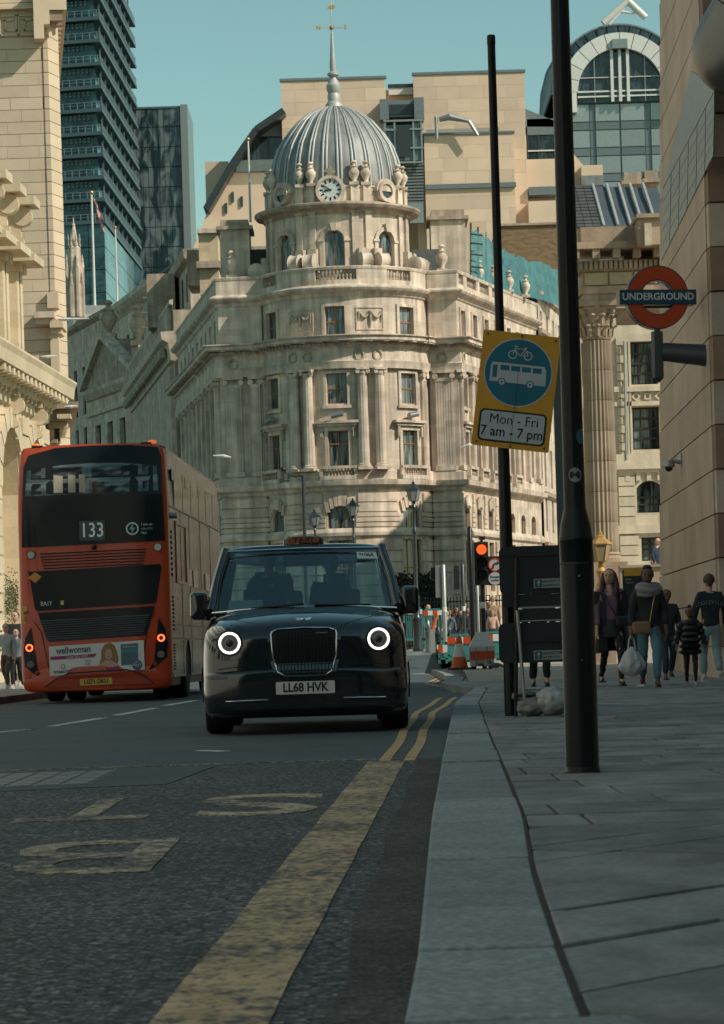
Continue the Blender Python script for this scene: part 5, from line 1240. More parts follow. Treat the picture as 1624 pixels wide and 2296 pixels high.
# low wing with projecting cornice
pw = [(-15, 95), (-9.75, 95), (-11.9, 112)]
MB().prism([(-15, 95.8), (-10.3, 95.8), (-12.4, 112), (-20, 112)], 0, ZA(940, 95, 140)).build('wing_wall', M_mh, TB)
q = MB().prism([(-16, 94.6), (-9.15, 94.6), (-11.35, 112), (-20, 112)], ZA(918, 95, 140), ZA(904, 95, 140)); q.build('wing_cornice', M_mh, TB)
MB().prism([(-16, 94.9), (-9.45, 94.9), (-11.65, 112), (-20, 112)], ZA(942, 95, 140), ZA(918, 95, 140) - .01).build('wing_cornice', M_mh, TB)
for k in range(24): y = 95.4 + k * .7; xx = -9.45 - .126 * (y - 95); MB().box(xx - .75, xx - .12, y, y + .3, ZA(957, 95, 140), ZA(943, 95, 140)).build('dentil', M_cream, TB)
P('wing_panel', M_cream, TB, 128, 158, 928, 938, 94.5, .5); P('wing_window', M_pane_d, TB, 122, 134, 950, 990, 95.6, .3); P('wing_sill', M_mh, TB, 103, 128, 985, 993, 95.3, .5)
# lamp arms on the left
for x0, x1_, y, d in ((137, 170, 716, 90), (98, 128, 800, 88), (150, 175, 912, 93)):
    o = thing('wall_lamp', {716: 'long white lamp arm pointing right below the pinnacle', 800: 'thin white lamp arm over the bank cornice', 912: 'short silver lamp head at the tip of the low cornice'}[y], 'lamp', tuple(W(x0, y, d)))
    MB().tube([W(x0 - 6, y, d), W(x0 + 8, y, d), W(x1_ + (30 if y == 716 else 0), y - 2, d)], [.03, .06, .02], 6).build('lamp_arm', M_whitepaint, o)
# hanging plants beside the arch
lv = MB(); LR = random.Random(2)
for i in range(500):
    p = W(LR.uniform(10, 40), LR.gauss(1345, 26), 79.5 - LR.random()); r = .05; a = LR.uniform(0, 6.3)
    lv.add([p, p + Vector((r * cos(a), .02, r * sin(a))), p + Vector((r * cos(a + 1.6), -.02, r * sin(a + 1.6)))], [(0, 1, 2)])
hp = thing('hanging_plant', 'trailing green plant hanging beside the arched doorway', 'plant', tuple(W(25, 1400, 79.5)))
o = lv.build('foliage', mat('leaf_green', (.09, .11, .045), .7, var=.4, vscale=8), hp); o['kind'] = 'stuff'

# ================================================================ wedge-shaped stone building on the right (near)
PW = thing('banded_stone_building', 'brown sandstone corner building with slanting joint lines beside the pavement', 'building', (6, 50, 0))
M_pw = mat('brown_sandstone', (.52, .405, .31), .8, var=.16, vscale=.7, var2=.05, rnd=.07, bump=.002, bscale=60, streak=.06)
M_pw2 = mat('brown_sandstone_dark', (.27, .17, .115), .8, var=.12, rnd=.15); M_pol = glassmat('polished_granite', (.13, .12, .105), (.22, .185, .15), (.6, .6, 3), rough=.28, lo=.3, hi=.7)
def pwx(y): return 5.9 + .029 * (y - 53)
yA, yB = 45.6, 58.0; Hh = 15.0
fw = Fac([(pwx(yB) + 9, yB), (pwx(yB), yB), (pwx(yA), yA), (pwx(yA) + .6, yA - .35), (pwx(yA) + 10, yA - .35)])
# outward (-X) is right of travel when going from near to far, so reverse
fw = Fac([(pwx(yA) + 10, yA - .35), (pwx(yA) + .35, yA - .35), (pwx(yA), yA), (pwx(yB), yB), (pwx(yB) + 9, yB)])
fw = Fac([(p_.x, p_.y) for p_ in fw.P[::-1]])
core = [(pwx(yA) + .12, yA + .1), (pwx(yB) + .12, yB - .1), (30, yB - .1), (30, yA - .1), (pwx(yA) + .5, yA - .1)]
yend = lambda z: 58.2 - .40 * z
MB().hexa([(p_[0], p_[1], 0) for p_ in ((pwx(yA) + .12, yA + .1), (30, yA + .1), (30, yend(0) - .1), (pwx(yB) + .12, yend(0) - .1))] + [(p_[0], p_[1], Hh) for p_ in ((pwx(yA) + .12, yA + .1), (30, yA + .1), (30, yend(Hh) - .1), (pwx(yend(Hh)) + .12, yend(Hh) - .1))]).build('core', M_steel, PW)
hrow = .705; off = .62
L_ = fw.U[2]; 
z = -.1; r_ = 0; PR = random.Random(4); z_hi0 = 9.6
while z < Hh:
    z1 = z + hrow; y = yA - (1.1 if r_ % 2 else 0)
    while y < yend(z):
        w = 2.3; a, b = max(y, yA), min(y + w, yend(z + .35)); y += w
        if b - a < .05: continue
        g_ = .003
        MB().hexa([(pwx(b) - .0, b - g_, z + .022), (pwx(a), a + g_, z + .022), (pwx(a) + .2, a + g_, z + .022), (pwx(b) + .2, b - g_, z + .022), (pwx(b), b - g_, z1), (pwx(a), a + g_, z1), (pwx(a) + .2, a + g_, z1), (pwx(b) + .2, b - g_, z1)]).build('stone_slab', M_pw, PW)
    # return face at the near corner: alternately plain and red-brown
    for k in range(3):
        x0 = pwx(yA) + .02 + k * .5
        MB().box(x0 + .3 - .3, x0 + .48, yA - .30 - (.05 if r_ % 2 else 0), yA - .02, z + .022, z1).build('corner_stone', M_pw2 if r_ % 2 else M_pw, PW)
    z = z1; r_ += 1
# polished canted band high on the wall
def onw(px, py, off=.02):
    a, b = _q(px, py); t = a / F; y = (5.9 - .029 * 53 - off) / (t - .029); return Vector((pwx(y) - off, y, H + b * y / F))
quad = [onw(1482, 586), onw(1600, 347), onw(1602, 205), onw(1549, 159), onw(1486, 395)]
def prq(pts, nm, m, t=.02): MB().add(pts + [p_ + Vector((t, 0, 0)) for p_ in pts], [tuple(range(len(pts)))[::-1], tuple(range(len(pts), 2 * len(pts)))] + [(i, (i + 1) % len(pts), len(pts) + (i + 1) % len(pts), len(pts) + i) for i in range(len(pts))]).build(nm, m, PW)
bl = [(1482, 586), (1600, 347)]; tl = [(1484, 400), (1549, 159)]
nr, ncl = 5, 6
def gp_(u, v):
    b = (1482 + 118 * u, 586 - 239 * u); t_ = (1486 + 116 * u, 425 - 220 * u); return onw(b[0] * (1 - v) + t_[0] * v, b[1] * (1 - v) + t_[1] * v)
for i in range(ncl):
    for j in range(nr):
        e = .006; prq([gp_(i / ncl + e, j / nr + e), gp_((i + 1) / ncl - e, j / nr + e), gp_((i + 1) / ncl - e, (j + 1) / nr - e), gp_(i / ncl + e, (j + 1) / nr - e)], 'polished_panel', M_pol)
tri = [onw(1486, 423), onw(1602, 203), onw(1575, 175), onw(1549, 159)]; prq(tri, 'polished_panel', M_pol)
# steel drum overhanging at the top right
M_cyl = mat('brushed_bronze_steel', (.20, .185, .165), .38, metal=.75, var=.1, vscale=2)
ax0, ax1 = W(1605, 115, 47), W(1720, -60, 43)
cdir = Vector((.55, -.4, .95)).normalized(); c0 = W(1657, 112, 43.4)
cyl = thing('steel_drum', 'big tilted cylinder of curved metal panels overhanging at the top right corner', 'canopy', tuple(c0))
for k in range(4):
    a = c0 + cdir * (k * .55); b = c0 + cdir * (k * .55 + .53); MB().tube([a, b], .72, 40).build('ring_panel', M_cyl, cyl, smooth=40)
MB().ball(c0, .715, 28, (1, 1, 1)).build('rounded_end', M_cyl, cyl, smooth=60)

# ---- unseen blocks added outside the frame to shade the street and bounce light
def wgrid(o, ax, c, r, zs, step, w, h, s):
    me = None
    for z in zs:
        t = r[0]
        while t < r[1]:
            if me is None: q = MB().box(-.06, .06, -w / 2, w / 2, 0, h).build('window', M_pane_d); me = q.data; bpy.data.objects.remove(q)
            p = link('window', me, o); L = Vector((c, t, z)) if ax else Vector((t, c, z)); p.location = L - o.location; p.rotation_euler = (0, 0, 0 if ax else pi / 2); t += step
OFF = thing('unseen_street_block', 'unseen stone block added out of view at the right to shade the street', 'building', (25, 0, 0))
mb = MB(); mb.box(14, 50, -60, 43, 0, 21); mb.build('wall', M_port, OFF)
wgrid(OFF, 1, 14, (-8, 42), range(3, 19, 4), 4, 1.8, 2.4, 0)
OF2 = thing('unseen_blocker_tower', 'unseen tower added behind the sandstone corner to shade the domed front', 'building', (40, 160, 0))
MB().box(23, 60, 138, 190, 0, 28).build('wall', M_port, OF2)  # added blocker, height set by where its shadow ends on the domed front
wgrid(OF2, 1, 23, (142, 190), range(4, 25, 4), 5, 2.6, 2.4, 0); wgrid(OF2, 0, 138, (26, 58), range(4, 25, 4), 5, 2.6, 2.4, 0)
OF3 = thing('unseen_street_block', 'unseen pale block added on the left to bounce light into the street', 'building', (-20, 10, 0))
MB().box(-40, -12, -60, 62, 0, 24).build('wall', mat('pale_bounce_render', (.70, .70, .66), .8), OF3)  # added wall, paled so it bounces sunlight into the shaded street
wgrid(OF3, 1, -12, (-10, 60), range(3, 22, 4), 4.5, 2, 2.6, 0)
OF4 = thing('unseen_street_block', 'unseen block added behind the camera, kept dark to dim reflections', 'building', (0, -50, 0))
MB().box(-40, 50, -90, -62, 0, 28).build('wall', mat('dark_render', (.24, .28, .29), .8), OF4)  # added wall, darkened to dim its reflection in taxi and bus
wgrid(OF4, 0, -62, (-34, 46), range(3, 26, 4), 4.5, 2.2, 2.4, 0)
# ================================================================ vehicles
def paint(name, c, rough=.18, coat=1.0, metal=0.0, var=0): return mat(name, c, rough, metal=metal, coat=coat, spec=.5, var=var)
M_blk = paint('black_car_paint', (.006, .011, .013), .10); M_tyre = mat('tyre_rubber', (.012, .012, .013), .85, bump=.002, bscale=80); M_blkp = mat('black_plastic', (.012, .014, .015), .45)
M_chrome = mat('chrome', (.62, .63, .62), .16, metal=1.0); M_int = mat('cab_interior', (.025, .032, .036), .9)
def clear_glass(name, tintc=(.55, .75, .75), al=.28):
    m = bpy.data.materials.new(name); m.use_nodes = True; nt = m.node_tree; n = nt.nodes; l = nt.links; n.remove(n['Principled BSDF'])
    tr = n.new('ShaderNodeBsdfTransparent'); tr.inputs[0].default_value = (*tintc, 1); gl = n.new('ShaderNodeBsdfGlossy'); gl.inputs['Roughness'].default_value = .03; gl.inputs[0].default_value = (.85, .95, .95, 1)
    fr = n.new('ShaderNodeFresnel'); fr.inputs[0].default_value = 1.5; ma = n.new('ShaderNodeMath'); ma.operation = 'MULTIPLY_ADD'; ma.inputs[1].default_value = 1.0; ma.inputs[2].default_value = al; l.new(fr.outputs[0], ma.inputs[0])
    mx = n.new('ShaderNodeMixShader'); l.new(ma.outputs[0], mx.inputs[0]); l.new(tr.outputs[0], mx.inputs[1]); l.new(gl.outputs[0], mx.inputs[2]); l.new(mx.outputs[0], n['Material Output'].inputs[0]); return m
M_ws = clear_glass('windscreen_glass', (.35, .55, .56), .10)
def wheel(parent, x, y, r, w, side, hub=True):
    T = Matrix.Translation((x, y, r)) @ Matrix.Rotation(radians(90), 4, 'Y')
    mb = MB(T); mb.lathe([(r * .62, -w / 2), (r * .93, -w / 2), (r, -w * .36), (r, w * .36), (r * .93, w / 2), (r * .62, w / 2)], 36); wo_ = mb.build('wheel', M_tyre, parent, local=True, smooth=40)
    MB(T).lathe([(.001, side * w * .32), (r * .2, side * w * .36), (r * .58, side * w * .30), (r * .62, side * w * .44), (r * .64, side * w * .44), (r * .64, 0)], 24).build('rim', M_chrome if hub else M_blkp, wo_, local=True, smooth=40)
    return wo_
def loft(sections, mats, name, parent, level=2, cap=True):
    """sections: list of (y, [(x, z) ...]) for the right half from bottom centre to top centre"""
    vs = []; fs = []; n = len(sections[0][1]); m = 2 * n - 2
    for y, pr in sections:
        ring = [(x, z) for x, z in pr] + [(-x, z) for x, z in pr[-2:0:-1]]
        for q in ring: vs.append((q[0], y if len(q) < 3 else q[2], q[1]))
    for i in range(len(sections) - 1):
        for j in range(m): a, b = i * m + j, i * m + (j + 1) % m; fs.append((a, a + m, b + m, b))
    if cap:
        for base, rev in ((0, False), ((len(sections) - 1) * m, True)):
            for j in range(n - 1):
                a, b = base + j, base + j + 1; c, d = base + (m - j - 1) % m, base + (m - j) % m
                f = (a, b, c, d) if j > 0 and j < n - 2 else ((a, b, c) if j == 0 else (a, b, d))
                fs.append(f[::-1] if rev else f)
    me = bpy.data.meshes.new(name); me.from_pydata(vs, [], fs); me.update()
    bm = bmesh.new(); bm.from_mesh(me); bmesh.ops.recalc_face_normals(bm, faces=bm.faces); bm.to_mesh(me); bm.free()
    me.materials.append(mats); r = smooth_mesh(me, level); r.name = name; return link(name, r, parent)
def on_surface(bvh, pts, off, y0=-3, dirn=(0, 1, 0)):
    out = []
    for x, z in pts:
        h = bvh.ray_cast(Vector((x, y0, z)), Vector(dirn)); out.append((h[0].y if h[0] is not None else None))
    g_ = [v for v in out if v is not None]; fill = max(g_) if g_ else 0
    return [(v if v is not None else fill) - off for v in out]
def decal(bvh, poly, off, th, name, m, parent, cuts=6, smooth=30):
    """a panel following the vehicle's front (or rear) surface, outline given in x, z"""
    bm = bmesh.new(); f = bm.faces.new([bm.verts.new((x, 0, z)) for x, z in poly]); bm.normal_update()
    xs = [p[0] for p in poly]; zs = [p[1] for p in poly]
    for k in range(1, cuts):
        for co, no in (((min(xs) + (max(xs) - min(xs)) * k / cuts, 0, 0), (1, 0, 0)), ((0, 0, min(zs) + (max(zs) - min(zs)) * k / cuts), (0, 0, 1))):
            bmesh.ops.bisect_plane(bm, geom=bm.verts[:] + bm.edges[:] + bm.faces[:], plane_co=co, plane_no=no)
    ys = on_surface(bvh, [(v.co.x, v.co.z) for v in bm.verts], off)
    for v, y in zip(bm.verts, ys): v.co.y = y
    r = bmesh.ops.extrude_face_region(bm, geom=bm.faces[:]); 
    for v in r['geom']:
        if isinstance(v, bmesh.types.BMVert): v.co.y += th
    bmesh.ops.recalc_face_normals(bm, faces=bm.faces)
    me = bpy.data.meshes.new(name); bm.to_mesh(me); bm.free(); me.materials.append(m)
    me.polygons.foreach_set('use_smooth', [True] * len(me.polygons)); me.set_sharp_from_angle(angle=radians(smooth)); return link(name, me, parent)
def rrect(x0, x1, z0, z1, r, n=4):
    out = []
    for cx, cz, a0 in ((x1 - r, z0 + r, -90), (x1 - r, z1 - r, 0), (x0 + r, z1 - r, 90), (x0 + r, z0 + r, 180)):
        for k in range(n + 1): a = radians(a0 + 90 * k / n); out.append((cx + r * cos(a), cz + r * sin(a)))
    return out
def circ(cx, cz, r, n=24): return [(cx + r * cos(2 * pi * k / n), cz + r * sin(2 * pi * k / n)) for k in range(n)]
def ring_on(bvh, cx, cz, r0, r1, off, th, name, m, parent, n=32):
    y = min(on_surface(bvh, [(cx, cz)] + circ(cx, cz, r1, 8), 0)) - off
    return MB().frame_xz(circ(cx, cz, r1, n), circ(cx, cz, r0, n), y, y + th).build(name, m, parent, local=True, smooth=40), y
def bvh_of(o): return BVHTree.FromPolygons([v.co[:] for v in o.data.vertices], [tuple(p.vertices) for p in o.data.polygons])

# ---------------------------------------------------------------- taxi
tp = G(687, 1640); TXY = 25.7
taxi = thing('taxi', 'black cab driving towards the camera with both ring headlights lit', 'taxi', (XA(684, TXY, 1500), TXY, 0), rz=radians(0.6))
def sec(y, w, zb, zs, zt, crown=.03, tuck=.04, ft=.86):
    # right half, bottom centre -> top centre
    return (y, [(0, zb - .03), (w * .7, zb - .03), (w * .97, zb - .03), (w, zb + .03), (w + .006, zb + .20), (w + .012, (zb + zs) / 2), (w, zs - .06), (w - .035, zs), (w * ft, zt - .012), (w * .62, zt + crown * .4), (w * .3, zt + crown * .85), (0, zt + crown)])
body = loft([sec(.00, .66, .25, .70, .86, .02), sec(.035, .78, .22, .78, .93, .03), sec(.11, .875, .20, .86, .985, .035), sec(.28, .92, .19, .93, 1.03, .045), sec(.55, .93, .19, .98, 1.075, .055, ft=.88),
             sec(.95, .93, .22, 1.02, 1.105, .06, ft=.9), sec(1.35, .93, .24, 1.06, 1.13, .03, ft=.93), sec(2.2, .93, .24, 1.08, 1.14, .0, ft=.95), sec(4.3, .93, .25, 1.08, 1.14, 0, ft=.95), sec(4.72, .90, .3, 1.05, 1.12, 0), sec(4.84, .8, .35, 1.0, 1.08, 0)], M_blk, 'body', taxi)
bv = bvh_of(body); bv0 = bv
# roof and pillars
roof = loft([(1.98, [(0, 1.734), (.3, 1.734), (.66, 1.721), (.73, 1.707), (.755, 1.716), (.75, 1.730), (.6, 1.756), (.3, 1.765), (0, 1.770)]),
             (2.15, [(0, 1.739), (.3, 1.739), (.68, 1.725), (.76, 1.712), (.785, 1.730), (.77, 1.756), (.62, 1.788), (.3, 1.801), (0, 1.806)]),
             (3.0, [(0, 1.748), (.3, 1.748), (.7, 1.730), (.78, 1.721), (.80, 1.739), (.78, 1.765), (.64, 1.797), (.3, 1.810), (0, 1.815)]),
             (4.2, [(0, 1.730), (.3, 1.730), (.7, 1.712), (.77, 1.703), (.79, 1.721), (.77, 1.748), (.64, 1.779), (.3, 1.792), (0, 1.797)]),
             (4.55, [(0, 1.658), (.3, 1.658), (.68, 1.649), (.74, 1.640), (.76, 1.658), (.74, 1.676), (.6, 1.703), (.3, 1.712), (0, 1.721)])], M_blk, 'roof', taxi, level=1)
A0_, A1_ = Vector((.885, 1.22, 1.13)), Vector((.755, 2.02, 1.730))
for s_ in (-1, 1):
    q = lambda v: Vector((v.x * s_, v.y, v.z))
    MB().tube([q(A0_), q(A0_.lerp(A1_, .5) + Vector((.012, 0, .02))), q(A1_)], [.055, .045, .05], 8).build('windscreen_pillar', M_blk, taxi, local=True, smooth=60)
    for y in (2.75, 3.6, 4.45): MB().tube([q(Vector((.89, y, 1.1))), q(Vector((.775, y, 1.730)))], .05, 8).build('door_pillar', M_blk, taxi, local=True, smooth=60)
    MB().add([q(Vector((.90, 1.4, 1.12))), q(Vector((.90, 4.5, 1.12))), q(Vector((.78, 4.5, 1.721))), q(Vector((.78, 2.1, 1.721)))], [(0, 1, 2, 3)]).build('side_window', M_ws, taxi, local=True)
# windscreen, gently curved
wsm = MB(); n = 10; vs = []
for i in range(n + 1):
    t = i / n
    for j in range(n + 1):
        u = -1 + 2 * j / n; w = .865 + (.735 - .865) * t; vs.append((u * w, 1.16 + .82 * t + .10 * u * u * (1 - .4 * t), 1.135 + (1.722 - 1.135) * t))
wsm.add(vs, [(i * (n + 1) + j, i * (n + 1) + j + 1, (i + 1) * (n + 1) + j + 1, (i + 1) * (n + 1) + j) for i in range(n) for j in range(n)]); wscr = wsm.build('windscreen', M_ws, taxi, local=True, smooth=60)
MB().tube([(-.75, 1.97, 1.73), (0, 1.955, 1.742), (.75, 1.97, 1.73)], .012, 6).build('chrome_strip', M_chrome, taxi, local=True)
MB().tube([(-.87, 1.2, 1.128), (-.5, 1.09, 1.15), (0, 1.05, 1.16), (.5, 1.09, 1.15), (.87, 1.2, 1.128)], .012, 6).build('chrome_strip', M_chrome, taxi, local=True)
MB().box(-.20, .20, 2.02, 2.06, 1.57, 1.70).build('mirror_housing', M_blkp, taxi, local=True, bevel=.01)
pm_ = MB().add([(.52, 1.84, 1.625), (.72, 1.86, 1.62), (.70, 1.905, 1.68), (.515, 1.885, 1.69)], [(0, 1, 2, 3)]).build('licence_plate', mat('licence_paper', (.62, .68, .66), .6), taxi, local=True)
put_text('licence_number', '7106A', .055, pm_, (.605, 1.868, 1.657), M_blkp, depth=.002, bold=.001)
MB().tube([(-.5, 1.10, 1.16), (-.05, 1.0, 1.185), (.0, 1.0, 1.185)], .010, 5).build('wiper', M_blkp, taxi, local=True); MB().tube([(.1, 1.02, 1.175), (.62, 1.14, 1.165)], .010, 5).build('wiper', M_blkp, taxi, local=True)
# interior
itr = MB(); itr.box(-.84, .84, 1.25, 1.75, .95, 1.13); itr.box(-.86, .86, 1.3, 4.6, .35, .5); itr.build('dashboard', M_int, taxi, local=True)
for x, y, w in ((-.38, 2.75, .24), (.30, 4.1, .26), (-.30, 4.1, .26)):
    st = MB().box(x - w, x + w, y, y + .14, .6, 1.38).build('seat_back', M_int, taxi, local=True, bevel=.04); MB().box(x - .12, x + .12, y + .02, y + .1, 1.38, 1.55).build('headrest', M_int, st, local=True, bevel=.03)
MB().box(-.8, .8, 2.98, 3.0, .5, 1.0).build('partition', M_int, taxi, local=True)
T = Matrix.Translation((-.38, 2.05, 1.14)) @ Matrix.Rotation(radians(-68), 4, 'X')
MB(T).tube([(.19 * cos(a), .19 * sin(a), 0) for a in [2 * pi * k / 20 for k in range(21)]], .016, 8, cap=False).build('steering_wheel', M_blkp, taxi, local=True, smooth=60)
MB().add([(-.74, 1.55, 1.14), (-.40, 1.5, 1.14), (-.40, 1.7, 1.25), (-.72, 1.75, 1.25)], [(0, 1, 2, 3)]).build('paper_sheet', mat('paper', (.6, .6, .55), .8), taxi, local=True)
bmp = loft([(-.035, [(0, .23), (.4, .23), (.66, .23), (.72, .25), (.75, .30), (.75, .50), (.72, .56), (.5, .58), (0, .58)]), (.02, [(0, .20), (.4, .20), (.78, .20), (.84, .22), (.865, .28), (.865, .52), (.84, .58), (.5, .60), (0, .60)]),
             (.12, [(0, .18), (.4, .18), (.86, .18), (.915, .20), (.93, .27), (.93, .54), (.90, .60), (.5, .61), (0, .61)]), (.48, [(0, .18), (.4, .18), (.88, .18), (.93, .20), (.948, .27), (.948, .54), (.93, .60), (.5, .61), (0, .61)])], M_blk, 'bumper', taxi, level=2)
def hs(y, w, zt): return (y, [(0, zt - .1), (w * .7, zt - .1), (w, zt - .08), (w, zt - .015), (w * .95, zt + .012), (w * .5, zt + .035), (0, zt + .04)])
loft([hs(.06, .30, .94), hs(.12, .33, .975), hs(.35, .42, 1.055), hs(.7, .57, 1.10), hs(1.1, .76, 1.135), hs(1.16, .76, 1.135)], M_blk, 'bonnet', taxi, level=2)
MB().box(-.86, .86, .22, .5, .15, .22).build('air_dam', M_blkp, taxi, local=True, bevel=.02)
for s_ in (-1, 1):
    for y in (.50, 1.36): MB().tube([(s_ * .945, y, .62), (s_ * .952, y + .06, .5), (s_ * .945, y + .02, .3)], .008, 5).build('arch_lip', M_blkp, taxi, local=True)
    MB().tube([(s_ * .94, 1.3, .98), (s_ * .945, 4.5, 1.0)], .006, 5).build('waist_trim', M_chrome, taxi, local=True)
_v = [v.co[:] for v in body.data.vertices]; _n = len(_v)
bv = BVHTree.FromPolygons(_v + [v.co[:] for v in bmp.data.vertices], [tuple(p.vertices) for p in body.data.polygons] + [tuple(i + _n for i in p.vertices) for p in bmp.data.polygons])
# light blue-grey reflective scuttle and grille
gx = .285
gr_out = [(-gx, .93), (-gx - .012, .90), (-gx + .0, .70), (-gx + .045, .56), (-gx + .10, .53), (0, .525), (gx - .10, .53), (gx - .045, .56), (gx, .70), (gx + .012, .90), (gx, .93), (gx - .06, .95), (0, .958), (-gx + .06, .95)]
def scale_poly(p, k, cz=.745): return [(x * k, cz + (z - cz) * k) for x, z in p]
decal(bv, scale_poly(gr_out, 1.13), .012, .03, 'grille_surround', M_blk, taxi)
decal(bv, scale_poly(gr_out, .985), .020, .02, 'grille_mesh_back', mat('grille_dark', (.006, .007, .008), .6), taxi)
def follow(pts, off): return [Vector((x, y, z)) for (x, z), y in zip(pts, on_surface(bv, pts, off))]
def dense(poly, k=3): return [(a[0] + (b[0] - a[0]) * t / k, a[1] + (b[1] - a[1]) * t / k) for a, b in zip(poly, poly[1:] + poly[:1]) for t in range(k)]
dp = dense(gr_out); MB().tube(follow(dp + dp[:1], .034), .0085, 6, cap=False).build('grille_ring', M_chrome, taxi, local=True, smooth=60)
M_gbar = mat('grille_bar', (.030, .034, .036), .35, metal=.6)
def half_w(z): 
    return .27 if z > .7 else .27 - (.7 - z) / .15 * .045
for k in range(15):
    z = .548 + k * .0268; w = half_w(z) - .01
    MB().tube(follow([(-w + 2 * w * i / 8, z) for i in range(9)], .030), .0035, 4).build('grille_bar', M_gbar, taxi, local=True)
for k in range(17):
    x = -.245 + k * .0306; z0 = .545 + max(0, abs(x) - .2) * .6; MB().tube(follow([(x, z0 + (.935 - z0) * i / 6) for i in range(7)], .034), .0045, 4).build('grille_bar', M_gbar, taxi, local=True)
y_ = on_surface(bv, [(.16, .905)], .045)[0]; MB().box(.105, .215, y_, y_ + .006, .902, .914).build('grille_badge', M_chrome, taxi, local=True)
# plate
y_ = on_surface(bv, [(0, .42)], .03)[0]
pl = MB().prism_xz(rrect(-.265, .265, .362, .475, .012), y_, y_ + .012).build('number_plate', mat('plate_white', (.62, .62, .58), .45), taxi, local=True)
put_text('plate_text', 'LL68 HVK', .112, pl, (0, y_ - .002, .418), M_blkp, depth=.003, bold=.0030, xs=.86)
# winged badge
wy = on_surface(bv, [(0, .985)], .02)[0]; bd = MB(); bd.ball((0, wy, 1.035), .018, 8, (1.3, .5, .8))
for s_ in (-1, 1): bd.add([(s_ * .01, wy, 1.047), (s_ * .075, wy + .01, 1.050), (s_ * .06, wy, 1.030), (s_ * .01, wy - .004, 1.026)], [(0, 1, 2, 3) if s_ > 0 else (3, 2, 1, 0)])
bd.build('winged_badge', M_chrome, taxi, local=True, smooth=60)
# headlights
M_led = mat('led_ring', (.9, .9, .85), .4, emis=(1.0, .93, .80), estr=2.4)
M_lens = mat('headlight_lens', (.03, .035, .035), .05, spec=.8); M_pod = mat('headlight_pod', (.015, .018, .02), .12, coat=1)
for s_ in (-1, 1):
    cx = s_ * .672; cz = .838
    pod = decal(bv, [(cx + (x - 0) * 1, cz + z) for x, z in [(p[0] * (1 if s_ > 0 else -1), p[1]) for p in [(-.165, .10), (-.15, -.10), (-.06, -.155), (.10, -.16), (.145, -.14), (.15, .03), (.10, .13), (.0, .165), (-.11, .155)]]], .006, .02, 'headlight', M_pod, taxi)
    rg, y = ring_on(bv, cx, cz, .079, .099, .012, .03, 'headlight_ring', M_led, pod)
    MB().frame_xz(circ(cx, cz, .118, 32), circ(cx, cz, .106, 32), y - .004, y + .05).build('headlight_bezel', M_blkp, pod, local=True, smooth=40)
    MB().prism_xz(circ(cx, cz, .078, 24), y + .012, y + .03).build('headlight_bowl', mat('lamp_bowl', (.25, .26, .25), .3, metal=.8), pod, local=True)
    MB().ball((cx, y + .012, cz), .045, 14, (1, .4, 1)).build('projector_lens', M_lens, pod, local=True, smooth=60)
    # fender crease line, lower intake and chrome blade
    MB().tube(follow([(s_ * (.33 + .45 * i / 8), .60 + .02 * sin(i / 8 * pi)) for i in range(9)], .004), .004, 4).build('bumper_crease', M_blkp, taxi, local=True)
    MB().tube(follow([(s_ * (.34 + .38 * i / 8), .318 - .006 * (i / 8)) for i in range(9)], .014), .0075, 6).build('chrome_blade', M_chrome, taxi, local=True, smooth=60)
    decal(bv, [(s_ * x, z) for x, z in ((.30, .345), (.80, .35), (.82, .30), (.74, .27), (.30, .275))], .004, .02, 'lower_intake', mat('intake_dark', (.008, .009, .01), .7), taxi)
    cp = follow([(s_ * x, z) for x, z in ((.30, .985), (.335, .95), (.39, .985), (.50, 1.02), (.62, 1.045))], .003); MB().tube(cp, .004, 4).build('bonnet_shutline', M_blkp, taxi, local=True)
    # mirrors
    mir = MB(); T = Matrix.Translation((s_ * 1.0, 1.42, 1.195)); mir.T = T
    mir.prism_xz(rrect(-.082, .082, -.125, .14, .045), -.10, .06); mo = mir.build('door_mirror', M_blk, taxi, local=True, smooth=40, bevel=.025)
    MB().tube([(s_ * .90, 1.45, 1.09), (s_ * .97, 1.43, 1.10)], .03, 8).build('mirror_arm', M_blkp, mo, local=True)
    wheel(taxi, s_ * .815, .93, .355, .24, s_); wheel(taxi, s_ * .815, 3.92, .355, .24, s_)
    # pale door crest panel seen at the flank
    MB().box(s_ * .945 - .006, s_ * .945 + .006, 1.25, 1.95, .60, .98).build('door_roundel_panel', mat('door_white', (.30, .32, .32), .5), taxi, local=True)
MB().box(-.72, .72, .75, 1.2, .19, .3).build('undertray', M_blkp, taxi, local=True)
# roof sign
sg = MB(); sg.lathe([(.19, -.0), (.21, .0), (.205, .045), (.17, .07), (.001, .075)], 28); 
for i, v in enumerate(sg.v): sg.v[i] = (v[0] * .95, 2.16 + v[1] * .32, 1.79 + v[2] * 1.05)
ts = sg.build('taxi_sign', M_blk, taxi, local=True, smooth=50)
sp_ = MB().prism_xz(rrect(-.155, .155, 1.80, 1.853, .024), 2.09, 2.12).build('sign_lens', mat('amber_lens', (.30, .08, .025), .35), ts, local=True)
put_text('sign_text', 'TAXI', .062, sp_, (0, 2.087, 1.826), M_blkp, depth=.003, bold=.002, spacing=1.35, xs=1.1)

